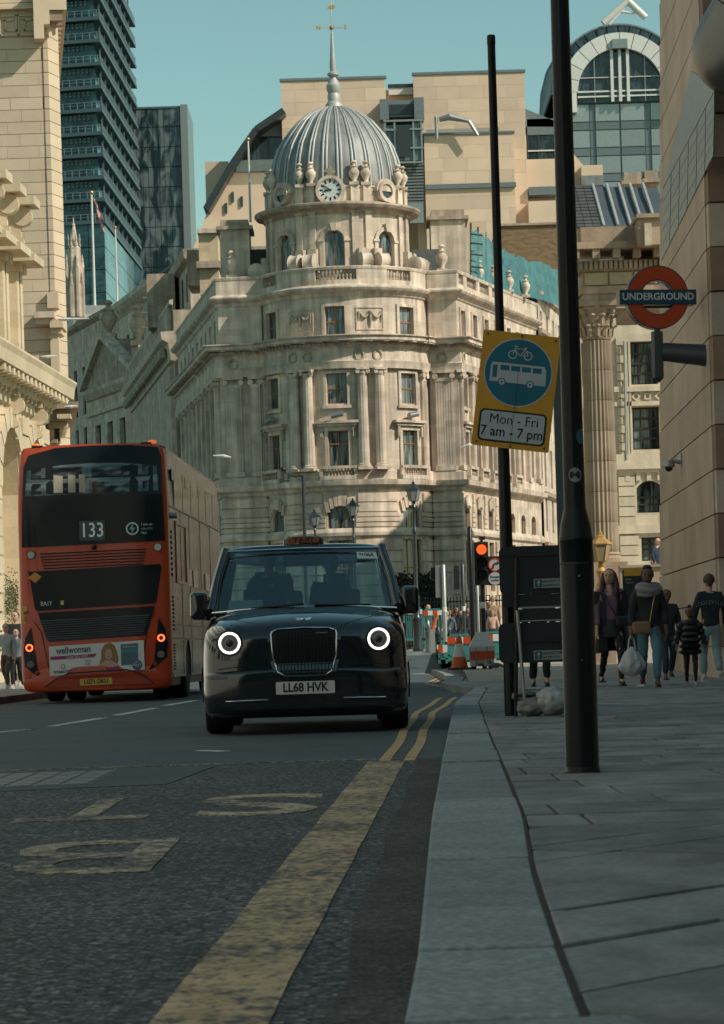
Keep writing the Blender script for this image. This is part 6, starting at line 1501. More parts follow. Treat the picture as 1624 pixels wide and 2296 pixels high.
# ---------------------------------------------------------------- bus
BW = 1.25; 
bus = thing('double_decker_bus', 'red electric double decker bus seen from behind with an advert under its rear grille', 'bus', (XA(216, 46.8, 1500), 46.8, 0), rz=radians(-1.6))
M_red = paint('bus_red', (.42, .048, .009), .30, .3); M_bblk = mat('bus_black_glass', (.009, .013, .015), .12, spec=.22); M_bgl = clear_glass('bus_window_glass', (.30, .42, .44), .16)
M_wrap = None
def wrapmat():
    m = bpy.data.materials.new('pale_bus_wrap'); m.use_nodes = True; n = m.node_tree.nodes; l = m.node_tree.links; b = n['Principled BSDF']; b.inputs['Roughness'].default_value = .12; b.inputs['Specular IOR Level'].default_value = .2
    g_ = n.new('ShaderNodeTexCoord'); mp = n.new('ShaderNodeMapping'); mp.inputs['Scale'].default_value = (1, 1.1, .35); mp.inputs['Rotation'].default_value = (.5, 0, 0); l.new(g_.outputs['Object'], mp.inputs[0])
    t = n.new('ShaderNodeTexNoise'); t.inputs['Scale'].default_value = 2.6; t.inputs['Detail'].default_value = 5; t.inputs['Distortion'].default_value = 2.0; l.new(mp.outputs[0], t.inputs[0])
    r = n.new('ShaderNodeValToRGB'); r.color_ramp.elements[0].color = (.02, .03, .03, 1); r.color_ramp.elements[1].color = (.18, .185, .175, 1); r.color_ramp.elements[0].position = .46; r.color_ramp.elements[1].position = .54
    e = r.color_ramp.elements.new(.64); e.color = (.15, .08, .06, 1)
    sx = n.new('ShaderNodeSeparateXYZ'); l.new(g_.outputs['Object'], sx.inputs[0]); mr = n.new('ShaderNodeMapRange'); mr.inputs['From Min'].default_value = 2.4; mr.inputs['From Max'].default_value = 3.1; l.new(sx.outputs[2], mr.inputs[0])
    mx = n.new('ShaderNodeMix'); mx.data_type = 'RGBA'; mx.inputs[6].default_value = (.15, .065, .05, 1); l.new(mr.outputs[0], mx.inputs[0]); l.new(r.outputs[0], mx.inputs[7])
    mu = n.new('ShaderNodeMix'); mu.data_type = 'RGBA'; mu.blend_type = 'MIX'; mu.inputs[0].default_value = .45; l.new(mx.outputs[2], mu.inputs[6]); l.new(r.outputs[0], mu.inputs[7])
    l.new(mu.outputs[2], b.inputs['Base Color']); bp_ = n.new('ShaderNodeBump'); bp_.inputs['Distance'].default_value = .02; l.new(t.outputs[0], bp_.inputs['Height']); l.new(bp_.outputs[0], b.inputs['Normal']); return m
M_wrap = wrapmat()
def rear_y(z): 
    if z < 1.1: return .0 + .05 * max(0, (.6 - z)) 
    if z < 3.0: return .035 * (z - 1.1)
    return .067 + .20 * ((z - 3.0) / 1.25) ** 2.2
zs = [.42, .55, .8, 1.1, 1.5, 2.0, 2.5, 3.0, 3.4, 3.7, 3.95, 4.1, 4.2, 4.26]
# shell: rear face grid with rounded corners, then sides and roof
vs = []; fs = []; cols = [(-1.25, .22), (-1.235, .10), (-1.19, .03), (-1.10, .0), (-.7, -.012), (0, -.02), (.7, -.012), (1.10, .0), (1.19, .03), (1.235, .10), (1.25, .22)]
def topcurve(x, z):   # roof edge drops towards the corners
    return z - (.05 * (abs(x) / 1.25) ** 4 if z > 4 else 0) - (.05 if abs(x) > 1.23 and z > 4.15 else 0)
nc = len(cols)
for z in zs:
    k = 1 - .03 * max(0, (z - 3.2)) - (.015 if z > 4.2 else 0)
    for x, dy in cols: vs.append((x * k, rear_y(z) + dy, topcurve(x, z)))
for i in range(len(zs) - 1):
    for j in range(nc - 1): a = i * nc + j; fs.append((a, a + 1, a + nc + 1, a + nc))
shell = MB().add(vs, fs)
body = shell.build('rear_panel', M_red, bus, local=True, smooth=50); bb = bvh_of(body)
LB_ = 10.9
def side_strip(z0, z1, m, name, s_, x=1.25, y0=.22, y1=LB_, kz=lambda z: 1 - .03 * max(0, (z - 3.2))):
    return MB().add([(s_ * x * kz(z0), y0 + rear_y(z0), z0), (s_ * x * kz(z0), y1, z0), (s_ * x * kz(z1), y1, z1), (s_ * x * kz(z1), y0 + rear_y(z1), z1)], [(0, 1, 2, 3) if s_ > 0 else (3, 2, 1, 0)]).build(name, m, bus, local=True)
for s_ in (-1, 1):
    m = M_wrap if s_ > 0 else M_red
    sp = MB(); zl = [.42, 1.2, 3.2, 4.0, 4.15]; 
    yl = [.22, .9, 2.2, 2.55, 3.55, 3.9, 8.4, 9.3, LB_]
    zz = [(.38, 1.25), (1.25, 3.2), (3.2, 4.12)]
    for z0, z1 in zz:
        for a, b in zip(yl, yl[1:]):
            if z0 < 1 and (a, b) == (2.55, 3.55): z0_ = 1.02
            elif z0 < 1 and (a, b) == (8.4, 9.3): z0_ = 1.02
            else: z0_ = z0
            k0, k1 = 1 - .03 * max(0, (z0_ - 3.2)), 1 - .03 * max(0, (z1 - 3.2)); ya = rear_y(z0_) if a == .22 else 0; yb = rear_y(z1) if a == .22 else 0
            q = [(s_ * 1.25 * k0, a + ya, z0_), (s_ * 1.25 * k0, b, z0_), (s_ * 1.25 * k1, b, z1), (s_ * 1.25 * k1, a + yb, z1)]
            sp.add(q, [(0, 1, 2, 3) if s_ > 0 else (3, 2, 1, 0)])
    sp.build('side_panel', m, bus, local=True)
    # lower arch panels close the wheel openings
    for yc in (3.05, 8.85):
        q = MB(); N = 12; r = .56
        for k in range(N):
            a0, a1 = pi * k / N, pi * (k + 1) / N; p0, p1 = (yc + r * cos(a0), .45 + r * sin(a0)), (yc + r * cos(a1), .45 + r * sin(a1))
            q.add([(s_ * 1.251, p0[0], p0[1]), (s_ * 1.251, p1[0], p1[1]), (s_ * 1.251, p1[0], 1.25), (s_ * 1.251, p0[0], 1.25)], [(0, 1, 2, 3)])
        q.build('wheel_arch', m, bus, local=True)
    # upper deck windows, dark through the wrap
    for k in range(6):
        y0 = 1.2 + k * 1.6; o = MB().box(s_ * 1.236 - .012, s_ * 1.236 + .02, y0, y0 + 1.5, 3.22, 3.86).build('side_window', M_wrap if s_ > 0 and k not in (9,) else M_bblk, bus, local=True)
    if s_ > 0:
        for y0 in (.75, 3.3): MB().box(1.245, 1.262, y0, y0 + .6, 3.66, 3.86).build('top_light', M_bblk, bus, local=True, bevel=.006)
        for y0 in (3.2, 4.4, 7.0): MB().box(1.248, 1.264, y0, y0 + .9, 1.95, 2.25).build('lower_window', M_bblk, bus, local=True)
        for (z0, z1) in ((2.05, 2.85), (1.15, 1.75), (.5, .95)):
            for k in range(9): z = z0 + (z1 - z0) * k / 9; MB().box(1.25, 1.27, .45, .75, z, z + (z1 - z0) / 9 * .55).build('vent_slat', M_bblk, bus, local=True)
        fr = MB(); 
        for a in ((1.2, 3.1, 2.95, 3.0), (1.2, 3.1, 1.95, 2.0), (1.2, 1.25, 2.0, 2.95), (3.05, 3.1, 2.0, 2.95)): fr.box(1.25, 1.268, a[0], a[1], a[2], a[3])
        fr.build('advert_frame', M_red, bus, local=True)
        MB().tube([(1.25, .5, 3.05), (1.36, .5, 3.05)], .05, 8).build('side_camera', M_galv, bus, local=True)
        for z in (1.25, 3.2, 1.02): MB().box(1.249, 1.256, .3, LB_, z - .008, z + .008).build('panel_seam', M_blkp, bus, local=True)
        for y in (2.2, 3.9, 6.2, 8.4): MB().box(1.249, 1.2555, y - .006, y + .006, .42, 3.2).build('panel_seam', M_blkp, bus, local=True)
rf = MB(); vs = []
for y in (.24, 1.0, LB_): 
    yy = y + (rear_y(4.15) if y < .3 else 0)
    for x, z in ((-1.215, 4.10), (-1.19, 4.19), (-1.08, 4.24), (0, 4.28), (1.08, 4.24), (1.19, 4.19), (1.215, 4.10)): vs.append((x, yy, z))
rf.add(vs, [(i * 7 + j, i * 7 + j + 1, (i + 1) * 7 + j + 1, (i + 1) * 7 + j) for i in range(2) for j in range(6)]); rf.build('roof', M_red, bus, local=True, smooth=60)
MB().box(-1.22, 1.22, LB_ - .05, LB_, .4, 4.15).build('front_wall', M_red, bus, local=True); MB().box(-1.15, 1.15, .35, LB_ - .2, .24, .45).build('chassis', M_blkp, bus, local=True)
# rear glass and panels (x, z in bus metres)
def bp(name, poly, m, off=.016, th=.02, parent=None, cuts=7): return decal(bb, poly, off, th, name, m, parent or bus, max(cuts, 4) * 2)
def zb2(py): return .75 + (1472 - py) * 46.9 / F
def xb2(px): return (px - 213) * 46.9 / F
bp('upper_rear_screen', [(-1.16, 3.0), (1.18, 3.02), (1.15, 4.0), (1.10, 4.18), (.6, 4.225), (0, 4.235), (-.6, 4.21), (-1.04, 4.10), (-1.12, 3.9)], M_bblk)
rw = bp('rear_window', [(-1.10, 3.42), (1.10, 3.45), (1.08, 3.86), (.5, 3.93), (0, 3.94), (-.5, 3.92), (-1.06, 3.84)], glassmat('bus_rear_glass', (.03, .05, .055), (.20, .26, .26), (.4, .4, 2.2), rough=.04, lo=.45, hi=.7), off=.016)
for x, w in ((-.62, .15), (-.38, .12), (-.2, .1)): bp('cream_reflection_pillar', [(x, 3.46), (x + w, 3.46), (x + w, 3.74), (x, 3.76)], mat('painted_reflection_cream', (.34, .31, .24), .5), off=.02, th=.004, parent=rw, cuts=2)  # cream strips laid on the rear glass as painted reflections
bp('destination_panel', [(-1.17, 2.58), (1.19, 2.62), (1.18, 3.05), (-1.16, 3.03)], M_bblk, off=.014)
y_ = rear_y(2.8) - .05
nb = MB().prism_xz([(-.21, 2.66), (.21, 2.66), (.21, 2.985), (-.21, 2.985)], y_, y_ + .02).build('route_number_box', mat('blind_grey', (.05, .065, .07), .5), bus, local=True)
put_text('route_number', '133', .335, nb, (0.0, y_ - .006, 2.82), mat('number_white', (.62, .66, .66), .5, emis=(.7, .8, .8), estr=.06), depth=.006, bold=.002, xs=.80)
el = MB().frame_xz(circ(.66, 2.835, .105, 28), circ(.66, 2.835, .082, 28), y_ + .012, y_ + .022).build('electric_roundel', mat('logo_white', (.55, .6, .58), .5), bus, local=True)
MB().prism_xz([(.68, 2.93), (.61, 2.825), (.655, 2.825), (.635, 2.74), (.71, 2.85), (.665, 2.85)], y_ + .010, y_ + .02).build('lightning_bolt', mat('logo_teal', (.10, .42, .38), .5), el, local=True)
for i, (t_, m) in enumerate((('I am an', MATS['logo_white']), ('electric', MATS['logo_teal']), ('bus', MATS['logo_white']))):
    put_text('slogan_text', t_, .062, el, (.81, y_ + .014, 2.90 - i * .068), m, depth=.003, align='LEFT')
# louvres
for k in range(6):
    z = 2.47 - k * .048; w = .88 - k * .012; MB().tube([(x, rear_y(z) - .022, z + .015 * (x / w) + .01) for x in (-w, -w / 2, 0, w / 2, w)], .010, 5).build('vent_slot', M_blkp, bus, local=True)
for x, z in ((-1.02, 2.455), (1.07, 2.52)):
    MB().prism_xz(circ(x, z, .058, 20), rear_y(z) - .035, rear_y(z)).build('round_reflector', mat('reflector_grey', (.42, .44, .42), .35), bus, local=True)
    MB().frame_xz(circ(x, z, .070, 20), circ(x, z, .058, 20), rear_y(z) - .03, rear_y(z)).build('reflector_bezel', M_blkp, bus, local=True)
MB().ball((0.02, rear_y(2.5) - .05, 2.55), .045, 10).build('rear_camera', M_blkp, bus, local=True, smooth=60)
up_ = bp('black_engine_panel', [(-1.06, 2.12), (-1.09, 2.18), (1.10, 2.24), (1.12, 2.18), (1.02, 1.62), (.99, 1.60), (-.95, 1.53), (-.98, 1.58)], M_bblk)
MB().prism_xz([(-1.07, 2.08), (-.96, 2.17), (-.85, 2.09), (-.96, 1.99)], rear_y(2) - .045, rear_y(2) - .02).build('hazard_diamond', mat('amber_sticker', (.55, .25, .04), .5), up_, local=True)
put_text('fleet_code', 'EA17', .095, up_, (-.88, rear_y(1.66) - .034, 1.645), MATS['logo_white'], depth=.003, align='LEFT', bold=.001, xs=.9)
MB().box(-.55, -.50, rear_y(1.66) - .04, rear_y(1.66) - .03, 1.62, 1.69).build('warning_label', mat('label_yellow', (.6, .5, .2), .6), up_, local=True)
bp('louvre_panel', [(-.93, 1.50), (.99, 1.555), (.86, 1.12), (.82, 1.08), (-.74, 1.02), (-.79, 1.05)], M_bblk)
for k in range(9):
    z = 1.38 - k * .037; w = .90 - k * .014; MB().hexa([(-w, rear_y(z) - .045, z - .028), (w, rear_y(z) - .045, z + .022), (w, rear_y(z) - .01, z + .022), (-w, rear_y(z) - .01, z - .028), (-w, rear_y(z) - .03, z - .010), (w, rear_y(z) - .03, z + .040), (w, rear_y(z) - .01, z + .040), (-w, rear_y(z) - .01, z - .010)]).build('louvre_slat', mat('louvre_grey', (.05, .06, .065), .4), bus, local=True)
# advert
yv = rear_y(.8) - .045
ad = MB().prism_xz([(-.76, .46), (.80, .52), (.80, 1.00), (-.76, .94)], yv, yv + .02).build('advert_board', mat('advert_white', (.60, .60, .58), .45), bus, local=True)
def adz(x, z): return z + .0385 * (x + .76)
M_adg = mat('advert_ink', (.06, .07, .09), .6); M_adp = mat('advert_magenta', (.28, .035, .14), .6)
MB().prism_xz([(-.74, adz(-.74, .72)), (-.02, adz(-.02, .72)), (.03, adz(.03, .775)), (-.74, adz(-.74, .775))], yv - .004, yv).build('advert_band', M_adp, ad, local=True)
put_text('advert_text', 'wellwoman', .155, ad, (-.36, yv - .004, .875), M_adg, depth=.003, bold=.003, roll=radians(-2.2), xs=.80)
put_text('advert_text', 'Live life well', .07, ad, (-.30, yv - .007, .766), MATS['advert_white'], depth=.003, roll=radians(-2.2))
put_text('advert_text', 'VITABIOTICS', .062, ad, (-.54, yv - .004, .52), M_adg, depth=.003, bold=.0015, roll=radians(-2.2), xs=.88)
put_text('advert_text', '\u03a9', .10, ad, (-.54, yv - .004, .60), mat('advert_brown', (.25, .11, .06), .6), depth=.003)
put_text('advert_text', 'e', .13, ad, (-.27, yv - .004, .575), mat('advert_teal', (.05, .22, .22), .6), depth=.003)
put_text('advert_text', 'Tess', .05, ad, (-.13, yv - .004, .69), M_adg, depth=.002); put_text('advert_text', 'Daly', .05, ad, (-.13, yv - .004, .64), M_adg, depth=.002)
M_skin_p = mat('printed_skin', (.48, .31, .23), .6); M_hair_p = mat('printed_hair', (.26, .15, .06), .6)
MB().prism_xz([(.05, .60), (.09, .72), (.10, .86), (.16, .955), (.25, .975), (.32, .93), (.36, .82), (.38, .70), (.36, .62), (.22, .66)], yv - .003, yv).build('printed_hair', M_hair_p, ad, local=True)
MB().prism_xz([(-.02, .50), (.02, .60), (.12, .66), (.17, .69), (.25, .69), (.30, .66), (.37, .62), (.40, .52)], yv - .005, yv).build('printed_shoulders', M_skin_p, ad, local=True)
MB().prism_xz([(x * .062 + .215, z * .085 + .79) for x, z in circ(0, 0, 1, 18)], yv - .007, yv).build('printed_face', M_skin_p, ad, local=True)
for x in (.19, .24): MB().box(x - .010, x + .010, yv - .009, yv, .80, .808).build('printed_eye', M_adg, ad, local=True)
MB().box(.195, .235, yv - .009, yv, .745, .753).build('printed_mouth', M_adp, ad, local=True)
MB().prism_xz([(-.03, .495), (.40, .51), (.385, .60), (.22, .57), (.02, .575)], yv - .006, yv).build('printed_dress', M_adp, ad, local=True)
bx = MB().prism_xz([(.42, .60), (.70, .61), (.70, .955), (.42, .945)], yv - .004, yv).build('printed_pack', mat('pack_blue', (.07, .13, .17), .6), ad, local=True)
MB().box(.42, .70, yv - .006, yv, .80, .86).build('printed_pack_band', MATS['advert_teal'], bx, local=True)
put_text('advert_text', 'wellwoman', .05, bx, (.56, yv - .007, .905), MATS['advert_white'], depth=.002, xs=.95)
MB().prism_xz(circ(.68, .60, .085, 20), yv - .008, yv - .001).build('printed_badge', mat('badge_blue', (.06, .10, .13), .5), ad, local=True); put_text('advert_text', 'No1', .08, ad, (.68, yv - .012, .60), MATS['advert_white'], depth=.002)
put_text('advert_text', 'UK\'S', .035, ad, (.68, yv - .012, .65), MATS['advert_white'], depth=.002)
# rear plate, bumper, lamps, side stickers
py_ = -.075; MB().prism_xz([(-.26, .235 + .03), (.26, .25 + .03), (.26, .36 + .03), (-.26, .345 + .03)], py_, py_ + .02)
pl = MB().prism_xz([(-.265, .285), (.265, .30), (.265, .41), (-.265, .395)], py_, py_ + .02).build('number_plate', mat('plate_yellow', (.50, .33, .05), .5), bus, local=True)
put_text('plate_text', 'LG71 DKU', .10, pl, (0, py_ - .003, .348), M_blkp, depth=.003, bold=.002, xs=.86, roll=radians(-1.6))
bm_ = loft([(-.06, [(0, .21), (.5, .21), (.95, .21), (1.10, .23), (1.15, .36), (1.13, .45), (1.0, .58), (.5, .60), (0, .60)]), (.10, [(0, .18), (.5, .18), (1.05, .18), (1.22, .21), (1.255, .36), (1.255, .46), (1.20, .62), (.5, .64), (0, .64)]), (.5, [(0, .18), (.5, .18), (1.05, .18), (1.25, .21), (1.26, .36), (1.26, .46), (1.25, .62), (.5, .64), (0, .64)])], M_red, 'bumper', bus, level=2)
bp('bumper_recess', [(-.80, .27), (-.62, .40), (-.45, .46), (.55, .49), (.75, .42), (.92, .29)], mat('bus_red_shade', (.30, .034, .010), .35), off=.073, th=.02, cuts=3)
MB().tube([(-.85, -.07, .28), (-.62, -.075, .43), (-.42, -.078, .50), (.5, -.078, .53), (.74, -.075, .46), (.95, -.07, .30)], .012, 6).build('bumper_crease', M_blkp, bus, local=True)
M_tail = mat('tail_lamp_lit', (.5, .06, .02), .3, emis=(1.0, .16, .05), estr=2.2); M_tail_off = mat('tail_lamp', (.20, .02, .012), .25)
for s_, zo in ((-1, 0.0), (1, .10)):
    lc = bp('lamp_cluster', [(s_ * x, z + zo) for x, z in ((1.05, 1.26), (1.15, 1.10), (1.19, .85), (1.17, .62), (1.02, .50), (.83, .36), (.96, .56), (.985, .75))], M_bblk, off=.014)
    y0 = min(on_surface(bb, [(s_ * 1.08, .98 + zo)], 0)) - .03
    MB().frame_xz(circ(s_ * 1.085, .93 + zo, .062, 22), circ(s_ * 1.085, .93 + zo, .038, 22), y0 - .01, y0 + .03).build('tail_light', M_tail, lc, local=True)
    MB().prism_xz(circ(s_ * 1.085, .93 + zo, .038, 16), y0, y0 + .02).build('tail_light_centre', M_tail_off, lc, local=True)
    MB().prism_xz(circ(s_ * 1.075, .66 + zo, .058, 18), y0 - .01, y0 + .02).build('reversing_light', mat('lamp_clear', (.12, .125, .12), .3), lc, local=True)
    MB().prism_xz(circ(s_ * .975, .52 + zo * .9, .033, 14), y0 - .01, y0 + .02).build('fog_lamp', M_tail_off, lc, local=True)
    MB().tube([Vector((s_ * x, on_surface(bb, [(s_ * x, z)], .012)[0], z)) for x, z in ((1.0, 1.36 + zo), (.88, 1.18 + zo), (.76, .50 + zo))], .006, 5).build('panel_seam', M_blkp, bus, local=True)
    MB().box(s_ * .9 - .09, s_ * .9 + .09, .25, .34, 4.235, 4.262).build('beacon_base', M_blkp, bus, local=True)
for x in (-.93, 1.0): MB().ball((x, .33, 4.265), .065, 12, (1.2, .7, .6)).build('roof_beacon', mat('beacon_amber', (.55, .12, .03), .3, emis=(1, .25, .05), estr=.5), bus, local=True, smooth=60)
stk = MB().box(-1.19, -1.03, rear_y(1.5) - .03 + .04, rear_y(1.5) + .02, 1.33, 1.62).build('cycle_sticker', mat('sticker_yellow', (.58, .40, .07), .5), bus, local=True)
yk = rear_y(1.5)
stk2 = None
for cx in (-1.145, -1.085): MB().frame_xz(circ(cx, 1.50, .024, 12), circ(cx, 1.50, .016, 12), yk - .0, yk + .008).build('cycle_mark', M_blkp, stk, local=True)
MB().tube([(-1.145, yk - .0, 1.50), (-1.12, yk - .0, 1.535), (-1.09, yk - .0, 1.535), (-1.085, yk - .0, 1.50)], .004, 4).build('cycle_mark', M_blkp, stk, local=True)
for i in range(3): MB().box(-1.16, -1.06, yk + .002, yk + .01, 1.37 + i * .03, 1.38 + i * .03).build('sticker_line', M_blkp, stk, local=True)
for s_ in (-1, 1):
    for yc in (3.05, 8.85): wheel(bus, s_ * 1.09, yc, .48, .28, s_, hub=False)
    if s_ < 0: wheel(bus, -.72, 3.05, .48, .28, s_, hub=False)
    else: wheel(bus, .78, 3.05, .48, .28, s_, hub=False)
MB().tube([(-.8, 3.05, .5), (.8, 3.05, .5)], .16, 10).build('axle', M_blkp, bus, local=True)
MB().box(-.05, .18, .30, .6, .18, .4).build('tow_bracket', M_blkp, bus, local=True)
# ================================================================ ground that climbs gently beyond the junction
def gz(y): return .12 + max(0, min(y, 90) - 50) * .0135
mb = MB(); ys = [50, 56, 64, 72, 80, 90, 130, 260]
for a, b in zip(ys, ys[1:]):
    xa, xb = (2.0 if a < 73 else 1.95), (2.0 if b < 73 else 1.95)
    if a < 90: mb.add([(interp(farR_ := [Vector((p[0], p[1], 0)) for p in farR], a) + .03 if a < 80 else 2.33, a, gz(a)), (60, a, gz(a)), (60, b, gz(b)), (interp(farR_, b) + .03 if b < 80 else 2.33, b, gz(b))], [(0, 1, 2, 3)])
    else: mb.add([(-14, a, gz(a)), (60, a, gz(a)), (60, b, gz(b)), (-14, b, gz(b))], [(0, 1, 2, 3)])
rp = mb.build('upper_pavement', mat('pale_paving', (.34, .31, .26), .8, var=.2, vscale=1.5)); tag(rp, kind='structure')
mb = MB().add([(-14, 81, .004), (2.3, 81, .004), (2.3, 89.9, .52), (-14, 89.9, .52)], [(0, 1, 2, 3)]).build('road_rise', M_asph_far); tag(mb, kind='structure')
mb = MB().box(-14, 2.3, 89.6, 90.0, .3, .655).build('kerb', M_kerb); tag(mb, kind='structure')

# ================================================================ near lamp column and sign pole
M_pole = mat('black_pole_paint', (.007, .010, .012), .24, spec=.3, bump=.0006, bscale=60, var=.1); M_pole2 = mat('pole_matt', (.014, .016, .018), .35)
b0 = G(1307, 1732, .12); dp_ = b0.y
LC = thing('lamp_column', 'thick black lamp column with round eye sticker, nearest to the camera', 'lamp post', tuple(b0))
def zd(py): return ZA(py, dp_, 1290)
MB().lathe([(.084, .12), (.084, .14), (.081, .145), (.081, zd(1215)), (.083, zd(1212)), (.083, zd(1206)), (.080, zd(1203)), (.074, zd(1180)), (.060, zd(1152)), (.055, zd(1144)), (.053, zd(1140)), (.052, zd(1000)), (.047, zd(300)), (.044, zd(-120)), (.043, zd(-400))], 40, o=(b0.x, b0.y, 0)).build('shaft', M_pole, LC, smooth=50)
def cyl_patch(name, m, parent, cx, cy, r, a_c, z_c, rx, rz, th=.0012, n=22):
    mb = MB(); vs = [(cx + (r + th) * sin(a_c), cy - (r + th) * cos(a_c), z_c)]
    for k in range(n):
        t = 2 * pi * k / n; a = a_c + rx * cos(t) / r; vs.append((cx + (r + th) * sin(a), cy - (r + th) * cos(a), z_c + rz * sin(t)))
    mb.add(vs, [(0, 1 + k, 1 + (k + 1) % n) for k in range(n)]); return mb.build(name, m, parent)
door = MB(); 
for k in range(14):
    a0, a1 = radians(-75 + k * 8), radians(-75 + (k + 1) * 8); R_ = .0835
    door.hexa([(b0.x + r_ * sin(a), b0.y - r_ * cos(a), z) for z, r_, a in ((.15, R_, a0), (.15, R_, a1), (.15, .079, a1), (.15, .079, a0), (zd(1264), R_, a0), (zd(1264), R_, a1), (zd(1264), .079, a1), (zd(1264), .079, a0))])
dr = door.build('access_door', M_pole, LC, smooth=50)
MB().lathe([(.0852, zd(1266)), (.0858, zd(1264)), (.0845, zd(1261))], 30, o=(b0.x, b0.y, 0), a0=radians(-165), a1=radians(-55)).build('door_lip', M_pole2, LC)
for px, py in ((1299, 1291),): 
    p = W(px, py, dp_ - .084); MB().ball(p, .0045, 8, (1, .5, 1)).build('lock_screw', M_galv, LC, smooth=60)
R_ = .0525; ax_ = b0.x
st = cyl_patch('eye_sticker', mat('sticker_paper', (.25, .27, .26), .6), LC, b0.x, b0.y, .0522, radians(2), zd(1066), .032, .035)
ex = b0.x; M_ink = mat('sticker_ink', (.03, .035, .04), .6)
def on_cyl(a, z, th=.0022): return (b0.x + (.0522 + th) * sin(a), b0.y - (.0522 + th) * cos(a), zd(1066) + z)
MB().tube([on_cyl(radians(2) + x / .0522, .006 - (x / .022) ** 2 * .006) for x in [-.022 + .0044 * i for i in range(11)]], .0014, 5).build('eye_line', M_ink, st)
MB().tube([on_cyl(radians(2) + x / .0522, -.006 + (x / .022) ** 2 * .006) for x in [-.018 + .0036 * i for i in range(11)]], .0009, 5).build('eye_line', M_ink, st)
MB().tube([on_cyl(radians(2) + x / .0522, .014 - (x + .004) ** 2 * 6) for x in [-.02 + .004 * i for i in range(11)]], .0013, 5).build('eyebrow_line', M_ink, st)
cyl_patch('eye_pupil', M_ink, st, b0.x, b0.y, .0522, radians(2), zd(1066), .0055, .0055, th=.0026, n=12)
cyl_patch('blue_sticker', mat('sticker_blue', (.03, .12, .17), .4), LC, b0.x, b0.y, .0526, radians(42), zd(980), .026, .036)
for py in (1480,): MB().ball(W(1305, py, dp_ - .083), .003, 6).build('scratch', M_galv, LC)
MB().lathe([(.088, .118), (.088, .124), (.084, .126)], 30, o=(b0.x, b0.y, 0)).build('base_collar', M_joint, LC)

b1 = G(1147, 1605, .12); d1_ = b1.y
SPo = thing('sign_post', 'tall black post carrying the tilted yellow bus lane sign', 'post', tuple(b1))
def ze(py): return ZA(py, d1_, 1130)
MB().lathe([(.058, .12), (.057, ze(1230)), (.052, ze(1010)), (.045, ze(900)), (.040, ze(700)), (.035, ze(100)), (.038, ze(98)), (.038, ze(82)), (.033, ze(78))], 28, o=(b1.x, b1.y, 0)).build('shaft', M_pole, SPo, smooth=50)
# yellow sign
sc_ = W(1157.5, 877, d1_ - .10); px_m = (d1_ - .1) / F
T = Matrix.Translation(sc_) @ Matrix.Rotation(radians(8.0), 4, 'Y')
SG = thing('bus_lane_sign', 'tilted yellow sign with blue bus and cycle roundel and Mon-Fri times', 'sign', tuple(sc_))
M_ysign = mat('sign_yellow', (.60, .30, .025), .35, var=.06, vscale=4); M_bsign = mat('sign_blue', (.012, .135, .195), .35, var=.08, vscale=4); M_wsign = mat('sign_white', (.42, .46, .47), .4, var=.06, vscale=6)
MB(T).prism_xz(rrect(-.342, .342, -.51, .51, .012), -.002, .004).build('sign_plate', M_ysign, SG)
MB(T).frame_xz([(x, z + .162) for x, z in circ(0, 0, .303, 48)], [(x, z + .162) for x, z in circ(0, 0, .292, 48)], -.0050, -.002).build('roundel_rim', M_wsign, SG)
MB(T).prism_xz([(x, z + .162) for x, z in circ(0, 0, .2915, 48)], -.0044, -.002).build('roundel', M_bsign, SG)
MB(T).prism_xz(rrect(-.298, .298, -.462, -.178, .045), -.0042, -.002).build('times_border', M_blkp, SG); tpn = MB(T).prism_xz(rrect(-.280, .280, -.446, -.194, .032), -.0056, -.004).build('times_panel', M_wsign, SG)
def stext(nm, t_, s, x, z, m, par, y=-.0066, xs=.95, bold=.0016):
    me = text_mesh(t_, s, .0012, m, bold=bold, xs=xs); Mi = world_of(par).inverted(); me.transform(Mi @ T @ Matrix.Translation((x, y, z)) @ UP); return link(nm, me, par)
stext('times_text', 'Mon - Fri', .122, .01, -.262, M_blkp, tpn, bold=0); stext('times_text', '7 am - 7 pm', .122, .0, -.372, M_blkp, tpn, xs=.93)
zc_ = .162
bs = MB(T); poly = [(-.245, -.085), (-.245, .045), (-.235, .085), (.225, .085), (.245, .05), (.25, -.085)]
bs.prism_xz([(x, z + zc_ - .01) for x, z in poly], -.0058, -.0044); busg = bs.build('bus_symbol', M_wsign, SG)
for x0 in (-.16, -.065, .03, .125): MB(T).box(x0, x0 + .08, -.0070, -.0058, zc_ + .01, zc_ + .055).build('symbol_window', M_bsign, busg)
MB(T).box(-.225, -.185, -.0070, -.0058, zc_ - .06, zc_ + .05).build('symbol_door', M_bsign, busg)
for x in (-.135, .115):
    MB(T).prism_xz([(x + a, zc_ - .095 + b) for a, b in circ(0, 0, .036, 20)], -.0070, -.0058).build('symbol_wheel', M_bsign, busg); MB(T).prism_xz([(x + a, zc_ - .095 + b) for a, b in circ(0, 0, .026, 20)], -.0080, -.0068).build('symbol_wheel', M_wsign, busg); MB(T).prism_xz([(x + a, zc_ - .095 + b) for a, b in circ(0, 0, .010, 12)], -.0090, -.0078).build('symbol_wheel', M_bsign, busg)
zb = zc_ + .155; bk = MB(T)
for x in (-.065, .07): bk.frame_xz([(x + a, zb + b) for a, b in circ(0, 0, .040, 20)], [(x + a, zb + b) for a, b in circ(0, 0, .030, 20)], -.0058, -.0044)
